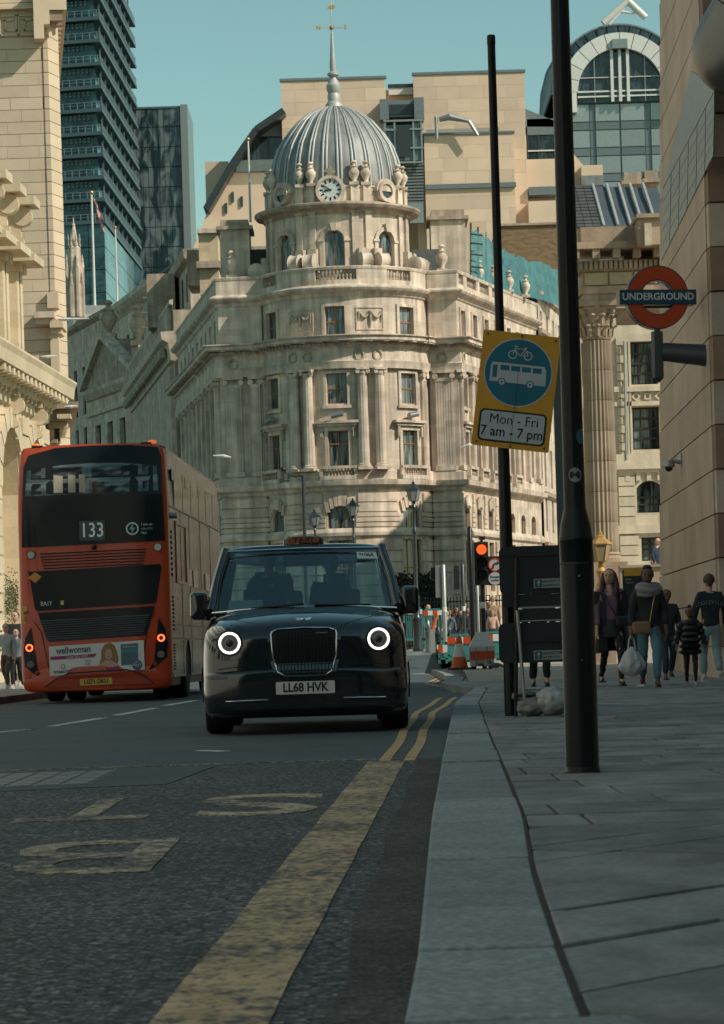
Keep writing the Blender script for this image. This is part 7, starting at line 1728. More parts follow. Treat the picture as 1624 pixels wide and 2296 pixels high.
for a, b in (((-.065, 0), (-.045, .065)), ((-.045, .055), (.045, .055)), ((-.048, .045), (.0, -.005)), ((.0, -.005), (.045, .055)), ((.045, .06), (.07, 0)), ((.0, -.005), (.07, 0)), ((-.05, .07), (-.025, .075)), ((.03, .066), (.06, .066)), ((-.045, .06), (-.05, .085))):
    bk.tube([(a[0], -.005, zb + a[1]), (b[0], -.005, zb + b[1])], .0045, 5)
bk.build('cycle_symbol', M_wsign, SG)
MB(T).box(-.0015, .0015, -.0093, -.002, -.5, .5).build('crease', mat('crease_dark', (.10, .09, .05), .7), SG)
for x, z in ((-.30, .475), (.30, .475), (-.30, -.475), (.30, -.475), (0, .49), (0, -.49)): MB(T @ Matrix.Translation((x, -.006, z))).ball((0, 0, 0), .010, 8, (1, .5, 1)).build('bolt', M_iron_d, SG)
for z in (.3, -.3): MB(T @ Matrix.Translation((-.02, .04, z))).box(-.09, .09, -.03, .08, -.02, .02).build('clamp', M_galv, SG)

# ================================================================ temporary sign boards, frame and sandbags
db_ = d1_ - .35; M_board = mat('board_back', (.014, .017, .019), .5, var=.15, vscale=5)
def pb(mb, x0, x1, y0, y1, d, th=.03, r=14):
    s_ = d / F; ym = (y0 + y1) / 2; xa, xb = XA(x0, d, ym), XA(x1, d, ym); za, zb2_ = ZA(y1, d, x0), ZA(y0, d, x0); mb.prism_xz(rrect(xa, xb, za, zb2_, r * s_), d, d + th); return mb
TS1 = thing('temporary_sign', 'dark back of an upper temporary road sign board with a sticker, propped by the post', 'sign', (1.5, db_, 0))
pb(MB(), 1120, 1332, 1226, 1334, db_).build('board', M_board, TS1); pb(MB(), 1128, 1332, 1334, 1362, db_ + .01, .02, 3).build('board', M_board, TS1)
pb(MB(), 1126, 1330, 1246, 1249, db_ - .012, .012, 1).build('stiffening_rib', M_pole2, TS1); pb(MB(), 1160, 1330, 1361, 1365, db_ - .012, .02, 1).build('stiffening_rib', M_galv, TS1)
TS2 = thing('temporary_sign', 'dark back of a lower temporary road sign board with a sticker, above the sandbags', 'sign', (1.5, db_, 0))
pb(MB(), 1119, 1332, 1398, 1488, db_ - .02).build('board', M_board, TS2); pb(MB(), 1160, 1332, 1366, 1396, db_ - .01, .02, 3).build('board', M_board, TS2)
pb(MB(), 1168, 1330, 1391, 1394, db_ - .03, .012, 1).build('stiffening_rib', M_galv, TS2); pb(MB(), 1168, 1330, 1437, 1441, db_ - .032, .012, 1).build('stiffening_rib', M_pole2, TS2)
for TS, y0 in ((TS1, 1298), (TS2, 1459)):
    s_ = db_ / F; lb = pb(MB(), 1197, 1272, y0, y0 + 21, db_ - .028, .003, 1).build('sticker', mat('sticker_pale', (.27, .30, .29), .6), TS)
    pb(MB(), 1200, 1216, y0 + 2, y0 + 19, db_ - .030, .002, 1).build('sticker_logo', mat('logo_green', (.02, .10, .10), .6), TS)
    c = W(1208, y0 + 10, db_ - .032); MB().prism_xz([(c.x - .004, c.z - .025), (c.x + .004, c.z - .025), (c.x + .004, c.z + .008), (c.x + .016, c.z - .004), (c.x + .016, c.z + .006), (c.x, c.z + .026), (c.x - .016, c.z + .006), (c.x - .016, c.z - .004), (c.x - .004, c.z + .008)], db_ - .033, db_ - .031).build('sticker_arrow', M_wsign, TS)
    for t_, dy, sz in (('PRIORITY TM LTD', 6, .031), ('020 8443 5710', 15, .026)):
        c = W(1218, y0 + dy, db_ - .031); me = text_mesh(t_, sz, .001, M_ink, align='LEFT', bold=.0003, xs=.9); me.transform(Matrix.Translation(-TS.location) @ Matrix.Translation(c) @ Matrix.Rotation(radians(-1), 4, 'Y') @ UP); link('sticker_text', me, TS)
AF = thing('folding_trestle', 'grey folding steel trestle holding the temporary boards beside the post', 'sign frame', (1.6, db_, 0))
for a, b, m, r in (((1160, 1368), (1180, 1613), M_galv, .016), ((1158, 1250), (1157, 1612), M_pole2, .018), ((1170, 1545), (1262, 1543), M_galv, .012), ((1158, 1559), (1230, 1561), M_pole2, .014)):
    MB().tube([W(*a, db_ - .07), W(*b, db_ - .07 if a[0] != 1158 else db_ + .0)], r, 8).build('frame_leg', m, AF)
def sack(x0, x1, y0, y1, d, lab, m, seed, r=.18):
    R = random.Random(seed); a, b = W(x0, y1, d), W(x1, y0, d); bm = bmesh.new(); bmesh.ops.create_icosphere(bm, subdivisions=4, radius=1)
    cx, cz = (a.x + b.x) / 2, (a.z + b.z) / 2; sx, sz = (b.x - a.x) / 2, (b.z - a.z) / 2
    from mathutils import noise
    for v in bm.verts:
        n_ = noise.noise(v.co * 2.2 + Vector((seed, 0, 0))) * .22 + abs(noise.noise(Vector((v.co.x * 5, v.co.y * 5, v.co.z * 1.5 + seed)))) * .16; k = 1 + n_
        p = Vector((max(-1, min(1, v.co.x * 1.15)) * sx * k, v.co.y * r * k, max(-1.0, v.co.z * 1.08) * sz * (k if v.co.z > -.6 else 1))); v.co = p
    me = bpy.data.meshes.new('s'); bm.to_mesh(me); bm.free(); me.materials.append(m); me.polygons.foreach_set('use_smooth', [True] * len(me.polygons))
    o = link('sandbag', me); o.location = (cx, d, max(cz, .12 + sz * 1.0)); tag(o, lab, 'sandbag'); return o
M_sack = mat('woven_sack', (.36, .37, .36), .6, var=.25, vscale=14, bump=.006, bscale=30); M_sack2 = mat('dusty_sack', (.20, .20, .18), .75, var=.3, vscale=12, bump=.006, bscale=30)
sack(1205, 1272, 1543, 1604, db_ - .1, 'large pale translucent sandbag standing against the black column', M_sack, 3)
sack(1164, 1222, 1570, 1612, db_ - .05, 'grey sandbag lying under the frame beside the large pale one', M_sack2, 8, .14)
sack(1152, 1200, 1548, 1572, db_ + .2, 'folded dusty sandbag hanging on the frame rail beside the post', M_sack2, 12, .10)

# ================================================================ underground sign on its bracket
dr_ = 46.4; s_ = dr_ / F; uc_ = W(1472, 668, dr_); T = Matrix.Translation(uc_) @ Matrix.Rotation(radians(7), 4, 'Z') @ Matrix.Rotation(radians(.6), 4, 'Y')
US = thing('underground_sign', 'red ring and blue bar UNDERGROUND sign on a wall bracket', 'sign', tuple(uc_))
M_ured = mat('sign_red', (.46, .055, .012), .35, var=.05); M_ublu = mat('sign_navy', (.010, .060, .105), .35); M_rim = mat('sign_rim', (.07, .085, .09), .35, metal=.6)
MB(T).frame_xz(circ(0, 0, .515, 56), circ(0, 0, .272, 56), -.10, .10).build('ring_box', M_rim, US, smooth=40)
for y0, y1 in ((-.106, -.10), (.10, .106)): MB(T).frame_xz(circ(0, 0, .497, 56), circ(0, 0, .290, 56), y0, y1).build('ring_face', M_ured, US)
MB(T).box(-.635, .635, -.13, .13, -.12, .12).build('bar_box', M_rim, US)
bf = MB(T).box(-.62, .62, -.138, -.13, -.105, .105).build('bar_face', M_ublu, US)
me = text_mesh('UNDERGROUND', .158, .004, mat('sign_lettering', (.55, .58, .58), .4), bold=.0035, xs=.97); me.transform(Matrix.Translation(-uc_) @ T @ Matrix.Translation((0, -.141, 0.002)) @ UP); link('sign_text', me, bf)
for z in (-.12,): MB(T).tube([(-.25, -.02, z - .03), (.25, -.02, z - .03)], .02, 6).build('lower_conduit', M_pole2, US)
MB(T).prism([(-.065, -.08), (.065, -.08), (.10, 0), (.065, .08), (-.065, .08), (-.10, 0)], -1.30, -.55).build('bracket_post', mat('bracket_grey', (.075, .085, .09), .4, metal=.4), US)
MB(T).add([(-.1, 0, -1.3), (-.065, -.08, -1.3), (.065, -.08, -1.3), (.1, 0, -1.3), (.065, .08, -1.3), (-.065, .08, -1.3), (0.02, 0, -1.38)], [(i, 6, (i + 1) % 6) for i in range(6)]).build('post_tip', M_rim, US)
MB(T).tube([(0, 0, -.6), (0, 0, -.50)], .05, 10).build('neck', M_rim, US)
MB().tube([W(1488, 789, dr_), W(1596, 798, dr_ - .2)], [.15, .18], 20).build('bracket_arm', mat('bracket_arm', (.055, .06, .065), .45, metal=.3), US, smooth=50)
MB().tube([W(1592, 798, dr_ - .2), W(1598, 798, dr_ - .2)], .235, 22).build('wall_flange', M_rim, US, smooth=40)
# cctv dome on the wall
dcam = 51.4; CC = thing('security_camera', 'grey dome security camera on a short arm high on the sandstone wall', 'camera', tuple(W(1500, 1045, dcam)))
MB().tube([W(1540, 1036, dcam), W(1522, 1036, dcam), W(1504, 1033, dcam)], [.06, .035, .03], 8).build('arm', M_galv, CC, smooth=50); c = W(1500, 1046, dcam)
MB().lathe([(.02, .11), (.10, .09), (.11, .0), (.08, -.02)], 16, o=tuple(c)).build('housing', M_galv, CC, smooth=50); MB().ball((c.x, c.y, c.z - .02), .075, 12).build('dome_lens', M_blkp, CC, smooth=60); MB().box(XA(1538, dcam), XA(1542, dcam), dcam - .1, dcam + .1, c.z, c.z + .22).build('wall_plate', M_galv, CC)

# ================================================================ lanterns, signals and posts in the junction
def lantern_mb(o, c, h, m, glass):
    """victorian lantern of height h with its base at c"""
    w = h * .30
    MB().lathe([(w * .25, 0), (w * .3, h * .04), (w * .22, h * .08), (w * .62, h * .12)], 6, o=c).build('lantern_base', m, o)
    MB().lathe([(w * .58, h * .13), (w * .98, h * .58)], 6, o=c).build('lantern_glass', glass, o)
    for k in range(6): a = k * pi / 3; MB().tube([(c[0] + w * .60 * cos(a), c[1] + w * .60 * sin(a), c[2] + h * .12), (c[0] + w * cos(a), c[1] + w * sin(a), c[2] + h * .59)], h * .012, 4).build('lantern_bar', m, o)
    MB().lathe([(w * 1.1, h * .58), (w * 1.1, h * .62), (w * .5, h * .76), (w * .42, h * .78), (w * .42, h * .82), (w * .2, h * .86), (w * .22, h * .9), (.001, h)], 6, o=c).build('lantern_roof', m, o)
M_lgl = mat('lantern_pane', (.22, .25, .25), .15, alpha=.8); M_lpost = mat('lamp_post_paint', (.04, .05, .055), .3, metal=.3)
def lamp(px, ytop, ylb, d, h, lab, m=M_lpost, base=0.5):
    c = W(px, ylb, d); zg_ = gz(d); o = thing('street_lamp', lab, 'street lamp', (c.x, d, zg_), group='old style lanterns at the junction')
    MB().lathe([(.16, zg_), (.17, zg_ + .1), (.13, zg_ + .2), (.14, zg_ + .9), (.16, zg_ + 1.0), (.09, zg_ + 1.1), (.085, zg_ + 1.6), (.10, zg_ + 1.65), (.06, zg_ + 1.75), (.055, c.z - .9), (.08, c.z - .88), (.08, c.z - .8), (.05, c.z - .75), (.045, c.z - .15), (.08, c.z - .1), (.04, c.z)], 12, o=(c.x, d, 0)).build('post', m, o, smooth=40)
    lantern_mb(o, (c.x, d, c.z), h, m, M_lgl); return o
lamp(928, 1075, 1130, 87, .72, 'tall old lantern right of the taxi, nearest of the three'); lamp(706, 1140, 1184, 135, .92, 'small old lantern above the middle of the taxi roof'); lamp(792, 1117, 1162, 122, .88, 'old lantern rising just right of the taxi roof sign')
CP = thing('camera_post', 'thin black post with side arm and ball camera above the taxi roof', 'post', (XA(682, 90, 1400), 90, gz(90)))
xp = W(682, 1150, 90).x; MB().lathe([(.07, gz(90)), (.055, ZA(1066, 90, 682))], 10, o=(xp, 90, 0)).build('shaft', M_lpost, CP, smooth=50)
MB().tube([W(681, 1068, 90), W(652, 1067, 90)], .03, 6).build('arm', M_lpost, CP); MB().tube([W(681, 1080, 90), W(660, 1068, 90)], .018, 6).build('brace', M_lpost, CP)
MB().tube([W(648, 1075, 90), W(648, 1062, 90)], .05, 8).build('bracket', M_lpost, CP); MB().ball(W(635, 1052, 90), .085, 12).build('camera_ball', M_blkp, CP, smooth=60); MB().tube([W(636, 1060, 90), W(637, 1078, 90), W(650, 1078, 90)], .03, 6).build('camera_stem', M_lpost, CP)
wl = thing('wall_lamp', 'slim white lamp head reaching out from the left flank of the domed corner', 'lamp', tuple(W(478, 1022, 196))); MB().tube([W(478, 1022, 196), W(500, 1022, 196), W(518, 1025, 197)], [.05, .12, .04], 6).build('lamp_head', M_whitepaint, wl)
wl = thing('wall_lamp', 'slim white lamp head seen just left of the lower sign edge', 'lamp', tuple(W(1010, 1000, 190))); MB().tube([W(1034, 1004, 190), W(1050, 998, 190), W(1072, 994, 191)], [.05, .11, .04], 6).build('lamp_head', M_whitepaint, wl)

# traffic signal
dt = 60.0; TL = thing('traffic_light', 'traffic signal showing a glowing red light beside a no right turn sign', 'traffic light', (XA(1080, dt, 1400), dt, gz(dt)))
def pbox2(nm, m, par, x0, x1, y0, y1, d, dep, bevel=0):
    mb = MB(); pbox(mb, x0, x1, y0, y1, d, dep); return mb.build(nm, m, par, bevel=bevel)
hd = pbox2('signal_head', M_blkp, TL, 1064, 1096, 1215, 1312, dt, .22, .01)
for i, (py, m) in enumerate(((1232, mat('red_lamp', (.6, .1, .03), .4, emis=(1.0, .10, .015), estr=1.5)), (1262, mat('dark_lens', (.02, .02, .02), .2)), (1290, mat('dark_lens', (.02, .02, .02), .2)))):
    c = W(1080, py, dt - .02); MB().tube([c + Vector((0, .03, 0)), c], .105, 22).build('signal_lens', m, hd, smooth=40)
    hood = MB(); N = 14; 
    for k in range(N):
        a0, a1 = radians(-30 + 240 * k / N), radians(-30 + 240 * (k + 1) / N)
        hood.add([c + Vector((.12 * cos(a0), .02, .12 * sin(a0))), c + Vector((.12 * cos(a1), .02, .12 * sin(a1))), c + Vector((.12 * cos(a1), -.16, .12 * sin(a1))), c + Vector((.12 * cos(a0), -.16, .12 * sin(a0)))], [(0, 1, 2, 3)])
    hood.build('signal_visor', M_blkp, hd)
sb = pbox2('regulatory_box', M_blkp, TL, 1096, 1124, 1247, 1312, dt + .02, .18, .01)
c = W(1110, 1266, dt - .01); Tn = Matrix.Translation(c)
MB(Tn).prism_xz(circ(0, 0, .135, 28), 0, .02).build('turn_sign', M_wsign, sb); MB(Tn).frame_xz(circ(0, 0, .145, 28), circ(0, 0, .118, 28), -.006, .02).build('turn_sign_ring', M_ured, sb)
MB(Tn).tube([(-.03, -.008, -.07), (-.03, -.008, 0), (0, -.008, .03), (.07, -.008, .03)], .014, 5).build('turn_arrow', M_blkp, sb); MB(Tn).prism_xz([(.05, .065), (.05, -.005), (.095, .03)], -.012, 0).build('turn_arrow', M_blkp, sb); MB(Tn).tube([(-.08, -.012, -.085), (.08, -.012, .085)], .011, 5).build('turn_bar', M_ured, sb)
c = W(1110, 1297, dt - .01); MB(Matrix.Translation(c)).prism_xz(circ(0, 0, .135, 28), 0, .02).build('except_disc', M_wsign, sb)
for t_, dz in (('Except', .035), ('cycles', -.035)):
    me = text_mesh(t_, .07, .002, M_ink, bold=.001); me.transform(Matrix.Translation(-TL.location) @ Matrix.Translation(c + Vector((0, -.004, dz))) @ UP); link('sign_text', me, sb)
MB().tube([W(1082, 1312, dt + .1), Vector((W(1082, 1312, dt).x, dt + .1, gz(dt)))], .055, 10).build('signal_pole', M_pole2, TL, smooth=50); pbox2('white_band', M_whitepaint, TL, 1077, 1088, 1350, 1364, dt + .03, .13)
MB().tube([W(1080, 1216, dt + .1), W(1080, 1206, dt + .1)], .03, 6).build('camera_mount', M_blkp, TL); pbox2('detector_camera', M_blkp, TL, 1075, 1088, 1203, 1210, dt, .2)
def post(px, ytop, d, r, lab, m, band=None, name='post', cat='post', extra=None):
    p = W(px, ytop, d); o = thing(name, lab, cat, (p.x, d, gz(d))); MB().lathe([(r * 1.1, gz(d)), (r, gz(d) + .1), (r, p.z), (r * .5, p.z + r * .6), (.001, p.z + r * .8)], 12, o=(p.x, d, 0)).build('shaft', m, o, smooth=50)
    if band: z = ZA(band, d, px); MB().lathe([(r + .004, z - .06), (r + .004, z + .07)], 12, o=(p.x, d, 0)).build('white_band', M_whitepaint, o)
    return o
post(1053, 1184, 62, .055, 'tall glossy black post left of the red signal', M_pole)
o = post(994, 1268, 76, .06, 'grey post with white band and a grey signal box seen from behind', M_galv, 1367, 'signal_post', 'traffic light'); pbox2('signal_back', M_galv, o, 977, 989, 1268, 1340, 76.0, .25, .01); pbox2('signal_side', M_blkp, o, 966, 977, 1272, 1300, 76.1, .25, .01)
o = post(1037, 1266, 80, .05, 'slim post with white band and dark signal box seen from behind', M_lpost, 1365, 'signal_post', 'traffic light'); pbox2('signal_back', M_blkp, o, 1018, 1030, 1268, 1322, 80, .2, .01); pbox2('signal_side', M_galv, o, 999, 1014, 1292, 1338, 80.2, .3, .01)
post(1070, 1290, 70, .03, 'thin grey post just left of the signal pole', M_galv); post(1068, 1330, 72, .04, 'short dark post behind the thin grey one', M_lpost)
M_boll = mat('bollard_iron', (.035, .045, .05), .35, metal=.4)
def bollard(px, y0, d, r, lab, m, flat=False):
    p = W(px, y0, d); o = thing('bollard', lab, 'bollard', (p.x, d, gz(d)), group='bollards beside the crossing'); z0, z1 = gz(d), p.z
    if flat: MB().box(p.x - r, p.x + r, d - .06, d + .06, z0, z1).build('body', m, o, bevel=.01)
    else:
        MB().lathe([(r * 1.15, z0), (r * 1.15, z0 + .08), (r, z0 + .12), (r, z1 - .3), (r * 1.1, z1 - .28), (r * 1.1, z1 - .2), (r * .8, z1 - .14), (r * .6, z1 - .05), (.001, z1)], 14, o=(p.x, d, 0)).build('body', m, o, smooth=40)
        MB().lathe([(r * 1.12, z1 - .38), (r * 1.12, z1 - .33)], 14, o=(p.x, d, 0)).build('ring', m, o)
    return o
bollard(959, 1388, 84, .085, 'grey metal bollard with domed top, left one right of the tall lantern', mat('bollard_steel', (.16, .18, .19), .3, metal=.6)); bollard(970, 1410, 83, .08, 'flat pale grey plate bollard between two round ones', mat('bollard_grey', (.25, .27, .27), .5), True); bollard(982, 1402, 80, .085, 'dark iron bollard with a small white label', M_boll)
pbox2('white_label', M_whitepaint, [x for x in bpy.data.objects if x.name == 'bollard.002'][0], 980, 984, 1446, 1456, 79.85, .05)

# cone
dc = 60; pc = W(1031, 1500, dc); CN = thing('traffic_cone', 'orange and white traffic cone on a dark base by the kerb', 'cone', (pc.x, dc, gz(dc)))
M_or = mat('cone_orange', (.55, .10, .02), .5); M_cw = mat('cone_white', (.55, .58, .57), .4); zz0 = gz(dc)
MB().box(pc.x - .26, pc.x + .26, dc - .26, dc + .26, zz0, zz0 + .04).build('base', M_blkp, CN, bevel=.01)
hC = W(1031, 1422, dc).z - zz0; cr = lambda t: .19 - .15 * t
for t0, t1, m, nm in ((.05, .36, M_or, 'lower_band'), (.36, .72, M_cw, 'reflective_sleeve'), (.72, .95, M_or, 'upper_band')): MB().lathe([(cr(t0), zz0 + t0 * hC), (cr(t1), zz0 + t1 * hC)], 24, o=(pc.x, dc, 0)).build(nm, m, CN, smooth=50)
MB().lathe([(cr(.95), zz0 + .95 * hC), (cr(.98), zz0 + hC), (.02, zz0 + hC + .01)], 20, o=(pc.x, dc, 0)).build('tip', M_cw, CN, smooth=50); MB().box(pc.x - .09, pc.x - .03, dc - .05, dc - .04, zz0 + hC * .9, zz0 + hC * 1.02).build('tape', M_cw, CN)
# white barrier trailer
dz = 59.5; WB2 = thing('barrier_unit', 'white wheeled works unit with sloped roof and red band beside the cone', 'barrier', (XA(1081, dz, 1480), dz, gz(dz)))
xa, xb = XA(1053, dz, 1480), XA(1111, dz, 1480); z0, z1, z2 = ZA(1494, dz, 1080), ZA(1450, dz, 1080), ZA(1417, dz, 1080); z0 = max(z0, gz(dz) + .05)
M_wu = mat('unit_white', (.42, .44, .43), .45, var=.05)
MB().hexa([(xa + .03, dz, z0), (xb - .03, dz, z0), (xb - .03, dz + .5, z0), (xa + .03, dz + .5, z0), (xa, dz - .02, z1), (xb, dz - .02, z1), (xb, dz + .52, z1), (xa, dz + .52, z1)]).build('body', M_wu, WB2, bevel=.015)
xm = (xa + xb) / 2; MB().hexa([(xa, dz - .02, z1), (xb, dz - .02, z1), (xb, dz + .52, z1), (xa, dz + .52, z1), (xm - .10, dz + .18, z2), (xm + .12, dz + .18, z2), (xm + .12, dz + .32, z2), (xm - .10, dz + .32, z2)]).build('sloped_roof', M_wu, WB2, bevel=.012)
zr0, zr1 = ZA(1478, dz, 1080), ZA(1460, dz, 1080)
for a, b in ((.02, .22), (.25, .65), (.68, .98)): MB().box(xa + (xb - xa) * a, xa + (xb - xa) * b, dz - .035, dz + .0, zr0, zr1).build('red_panel', M_ured, WB2)
for x in (xa + .14, xb - .16): MB().box(x - .004, x + .004, dz - .03, dz, z0, z1).build('panel_joint', M_blkp, WB2)
for y0, y1 in ((1481, 1486), (1489, 1494)): pbox2('label', mat('tape_yellow', (.35, .28, .08), .6) if y0 < 1488 else M_blkp, WB2, 1072, 1085, y0, y1, dz - .03, .02)
for x in (xa + .1, xb - .1): MB().tube([(x, dz + .1, gz(dz) + .05), (x, dz + .16, gz(dz) + .05)], .05, 12).build('castor', M_blkp, WB2)
# turquoise pedestrian barriers
M_tq = mat('turquoise_plastic', (.035, .20, .185), .5, var=.1)
def ped_barrier(x0, x1, y0, y1, d, lab, strip_=True, slats=True, n=None):
    o = thing('pedestrian_barrier', lab, 'barrier', (XA((x0 + x1) / 2, d, y1), d, gz(d)), group='turquoise works barriers'); xa, xb = XA(x0, d, (y0 + y1) / 2), XA(x1, d, (y0 + y1) / 2); zt = ZA(y0, d, x0); zb3 = gz(d); h = zt - zb3
    fr = MB(); fr.box(xa, xb, d, d + .05, zt - .05, zt); fr.box(xa, xb, d, d + .05, zb3 + h * .22, zb3 + h * .28); fr.box(xa, xa + .05, d, d + .05, zb3 + .02, zt); fr.box(xb - .05, xb, d, d + .05, zb3 + .02, zt); fr.build('frame', M_tq, o)
    w = xb - xa
    if strip_:
        k = max(2, int(w / .16))
        for i in range(k): MB().box(xa + w * i / k, xa + w * (i + 1) / k - .004, d - .015, d + .03, zt - .24, zt - .07).build('reflective_panel', M_ured if i % 2 == 0 else M_cw, o)
    if slats:
        k = max(4, int(w / .075))
        for i in range(k): MB().box(xa + w * (i + .3) / k, xa + w * (i + .75) / k, d + .01, d + .035, zb3 + h * .28, zt - .26).build('slat', M_tq, o)
    else: MB().box(xa + .05, xb - .05, d + .01, d + .04, zb3 + .05, zt - .26).build('panel', M_tq, o)
    for x in (xa + .1, xb - .1): MB().box(x - .04, x + .04, d - .2, d + .25, zb3, zb3 + .05).build('foot', M_blkp, o)
    return o
ped_barrier(983, 1004, 1440, 1495, 66, 'narrow turquoise barrier end-on at the kerb corner left of the cone'); ped_barrier(1004, 1058, 1422, 1495, 68, 'solid turquoise barrier panel behind the cone', True, False); ped_barrier(1086, 1126, 1416, 1490, 69, 'turquoise barrier with red and white strip right of the white unit', True, False)
ped_barrier(905, 948, 1363, 1420, 102, 'far turquoise slatted barrier behind the tall lantern'); ped_barrier(950, 992, 1365, 1420, 101, 'far turquoise slatted barrier right of the tall lantern')
ot = thing('orange_tape_post', 'leaning orange delineator arm among the bollards', 'barrier', tuple(W(970, 1410, 82))); MB().tube([W(969, 1412, 82), W(981, 1378, 82)], .05, 8).build('arm', M_or, ot, smooth=50)
# railing and hedge in front of the domed corner
HG = thing('hedge', 'dark clipped hedge behind black railings at the foot of the domed corner', 'hedge', (XA(950, 150, 1350), 150, .65)); hv = MB(); HR = random.Random(6)
for i in range(2600):
    p = Vector((XA(HR.uniform(885, 1000), 150, 1320), 150 + HR.uniform(-.8, .8), HR.uniform(2.2, 4.4 + .3 * sin(i)))); a = HR.uniform(0, 6.3); r = .16; hv.add([p, p + Vector((r * cos(a), .05, r * sin(a))), p + Vector((r * cos(a + 1.4), -.05, r * sin(a + 1.4)))], [(0, 1, 2)])
o = hv.build('foliage', mat('hedge_dark', (.02, .03, .02), .8, var=.4, vscale=6), HG); o['kind'] = 'stuff'; MB().box(XA(885, 150), XA(1000, 150), 149.5, 150.5, .65, 2.4).build('planter', M_port_d, HG)
RLg = thing('railing', 'black spear-topped iron railing in front of the hedge', 'railing', (XA(950, 140, 1350), 140, .65)); xa, xb = XA(885, 140, 1350), XA(1128, 140, 1350)
MB().box(xa, xb, 140, 140.06, 2.9, 2.97).build('top_rail', M_iron_d, RLg); MB().box(xa, xb, 140, 140.06, .8, .87).build('bottom_rail', M_iron_d, RLg)
k = int((xb - xa) / .16)
for i in range(k): MB().box(xa + i * .16, xa + i * .16 + .05, 139.99, 140.05, .65, 3.2).build('railing_bar', M_iron_d, RLg)

# golden lantern, wayfinding sign, podium
dg_ = 62; GL = thing('golden_lantern', 'ornate golden hexagonal lantern on a stone pier behind the walkers', 'street lamp', tuple(W(1348, 1300, dg_)))
M_gl = mat('golden_paint', (.55, .33, .11), .45, metal=.3, var=.15, vscale=6); c = W(1348, 1268, dg_); c = Vector((c.x, dg_, c.z)); lantern_mb(GL, tuple(c), .78, M_gl, mat('warm_pane', (.40, .30, .18), .3))
MB().lathe([(.16, c.z - .9), (.17, c.z - .7), (.10, c.z - .62), (.13, c.z - .45), (.07, c.z - .3), (.12, c.z - .12), (.06, c.z - .04), (.08, c.z)], 14, o=(c.x, dg_, 0)).build('stem', M_gl, GL, smooth=40)
MB().box(c.x - .25, c.x + .25, dg_ - .25, dg_ + .25, gz(dg_), c.z - .9).build('pier', M_mh, GL)
dl = 54; LL = thing('wayfinding_sign', 'tall dark wayfinding panel with yellow top between the walkers', 'sign', (XA(1422, dl, 1400), dl, gz(dl)))
pbox2('panel', mat('panel_navy', (.015, .03, .04), .3), LL, 1399, 1447, 1277, 1500, dl, .12); pbox2('yellow_header', mat('header_yellow', (.62, .36, .03), .4), LL, 1399, 1447, 1276, 1291, dl - .01, .14)
for t_, y0 in (('Bank', 1299), ('Station', 1306)): 
    me = text_mesh(t_, .055, .002, M_wsign, align='LEFT'); c = W(1403, y0, dl - .012); me.transform(Matrix.Translation(-LL.location) @ Matrix.Translation(c) @ UP); link('sign_text', me, LL)
P('podium', M_mh, MH, 1392, 1620, 1268, 1440, 98, .5); MB().box(XA(1392, 98, 1300), 40, 98.5, 108, 0, 2.45).build('podium_floor', M_mh, MH); P('podium_coping', M_mh, MH, 1390, 1620, 1264, 1270, 97.9, .7)
# pigeon and litter
pg = W(1192 - 80, 1492, 58); PG = MB(); zgp = gz(58); PG.ball((pg.x, 58, zgp + .11), .07, 12, (1.7, .8, .8)); PG.ball((pg.x - .12, 58, zgp + .19), .035, 10); PG.tube([(pg.x - .07, 58, zgp + .13), (pg.x - .12, 58, zgp + .18)], .03, 8); PG.tube([(pg.x + .10, 58, zgp + .10), (pg.x + .22, 58, zgp + .07)], [.04, .015], 6); PG.tube([(pg.x - .15, 58, zgp + .19), (pg.x - .18, 58, zgp + .18)], [.01, .003], 5)
for s in (-.02, .02): PG.tube([(pg.x, 58 + s, zgp + .07), (pg.x, 58 + s, zgp)], .006, 5)
tag(PG.build('pigeon', mat('pigeon_grey', (.10, .11, .13), .7, var=.3, vscale=20), smooth=60), 'grey pigeon walking on the pavement right of the white unit', 'pigeon')
lt = G(1428, 1540, .12); tag(MB().add([(lt.x, lt.y, .126), (lt.x + .11, lt.y + .03, .13), (lt.x + .10, lt.y + .25, .145), (lt.x - .02, lt.y + .2, .128)], [(0, 1, 2, 3)]).build('paper_scrap', M_whitepaint), 'small white paper scrap on the paving below the carrier bag', 'litter')
# ================================================================ people
def cloth(name, c, rough=.85, var=.12): return mat(name, c, rough, var=var, vscale=9, bump=.003, bscale=35)
from mathutils import noise as _nz
M_eye = mat('eye_dark', (.02, .02, .02), .3); M_lip = mat('lip', (.32, .14, .11), .5)
SKIN = {'a': mat('skin_light', (.50, .32, .235), .55), 'b': mat('skin_dark', (.14, .075, .048), .5), 'c': mat('skin_tan', (.30, .17, .11), .55)}
def skin_mesh(verts, edges, radii, root=0, level=1):
    me = bpy.data.meshes.new('k'); me.from_pydata(verts, edges, []); o = bpy.data.objects.new('k', me); COL.objects.link(o)
    md = o.modifiers.new('s', 'SKIN'); md.use_smooth_shade = True
    for i, r in enumerate(radii):
        sv = me.skin_vertices[0].data[i]; sv.radius = r if isinstance(r, tuple) else (r, r); sv.use_root = (i == root)
    sb_ = o.modifiers.new('d', 'SUBSURF'); sb_.levels = level; sb_.render_levels = level
    dg = bpy.context.evaluated_depsgraph_get(); dg.update(); r_ = bpy.data.meshes.new_from_object(o.evaluated_get(dg)); bpy.data.objects.remove(o); bpy.data.meshes.remove(me); return r_
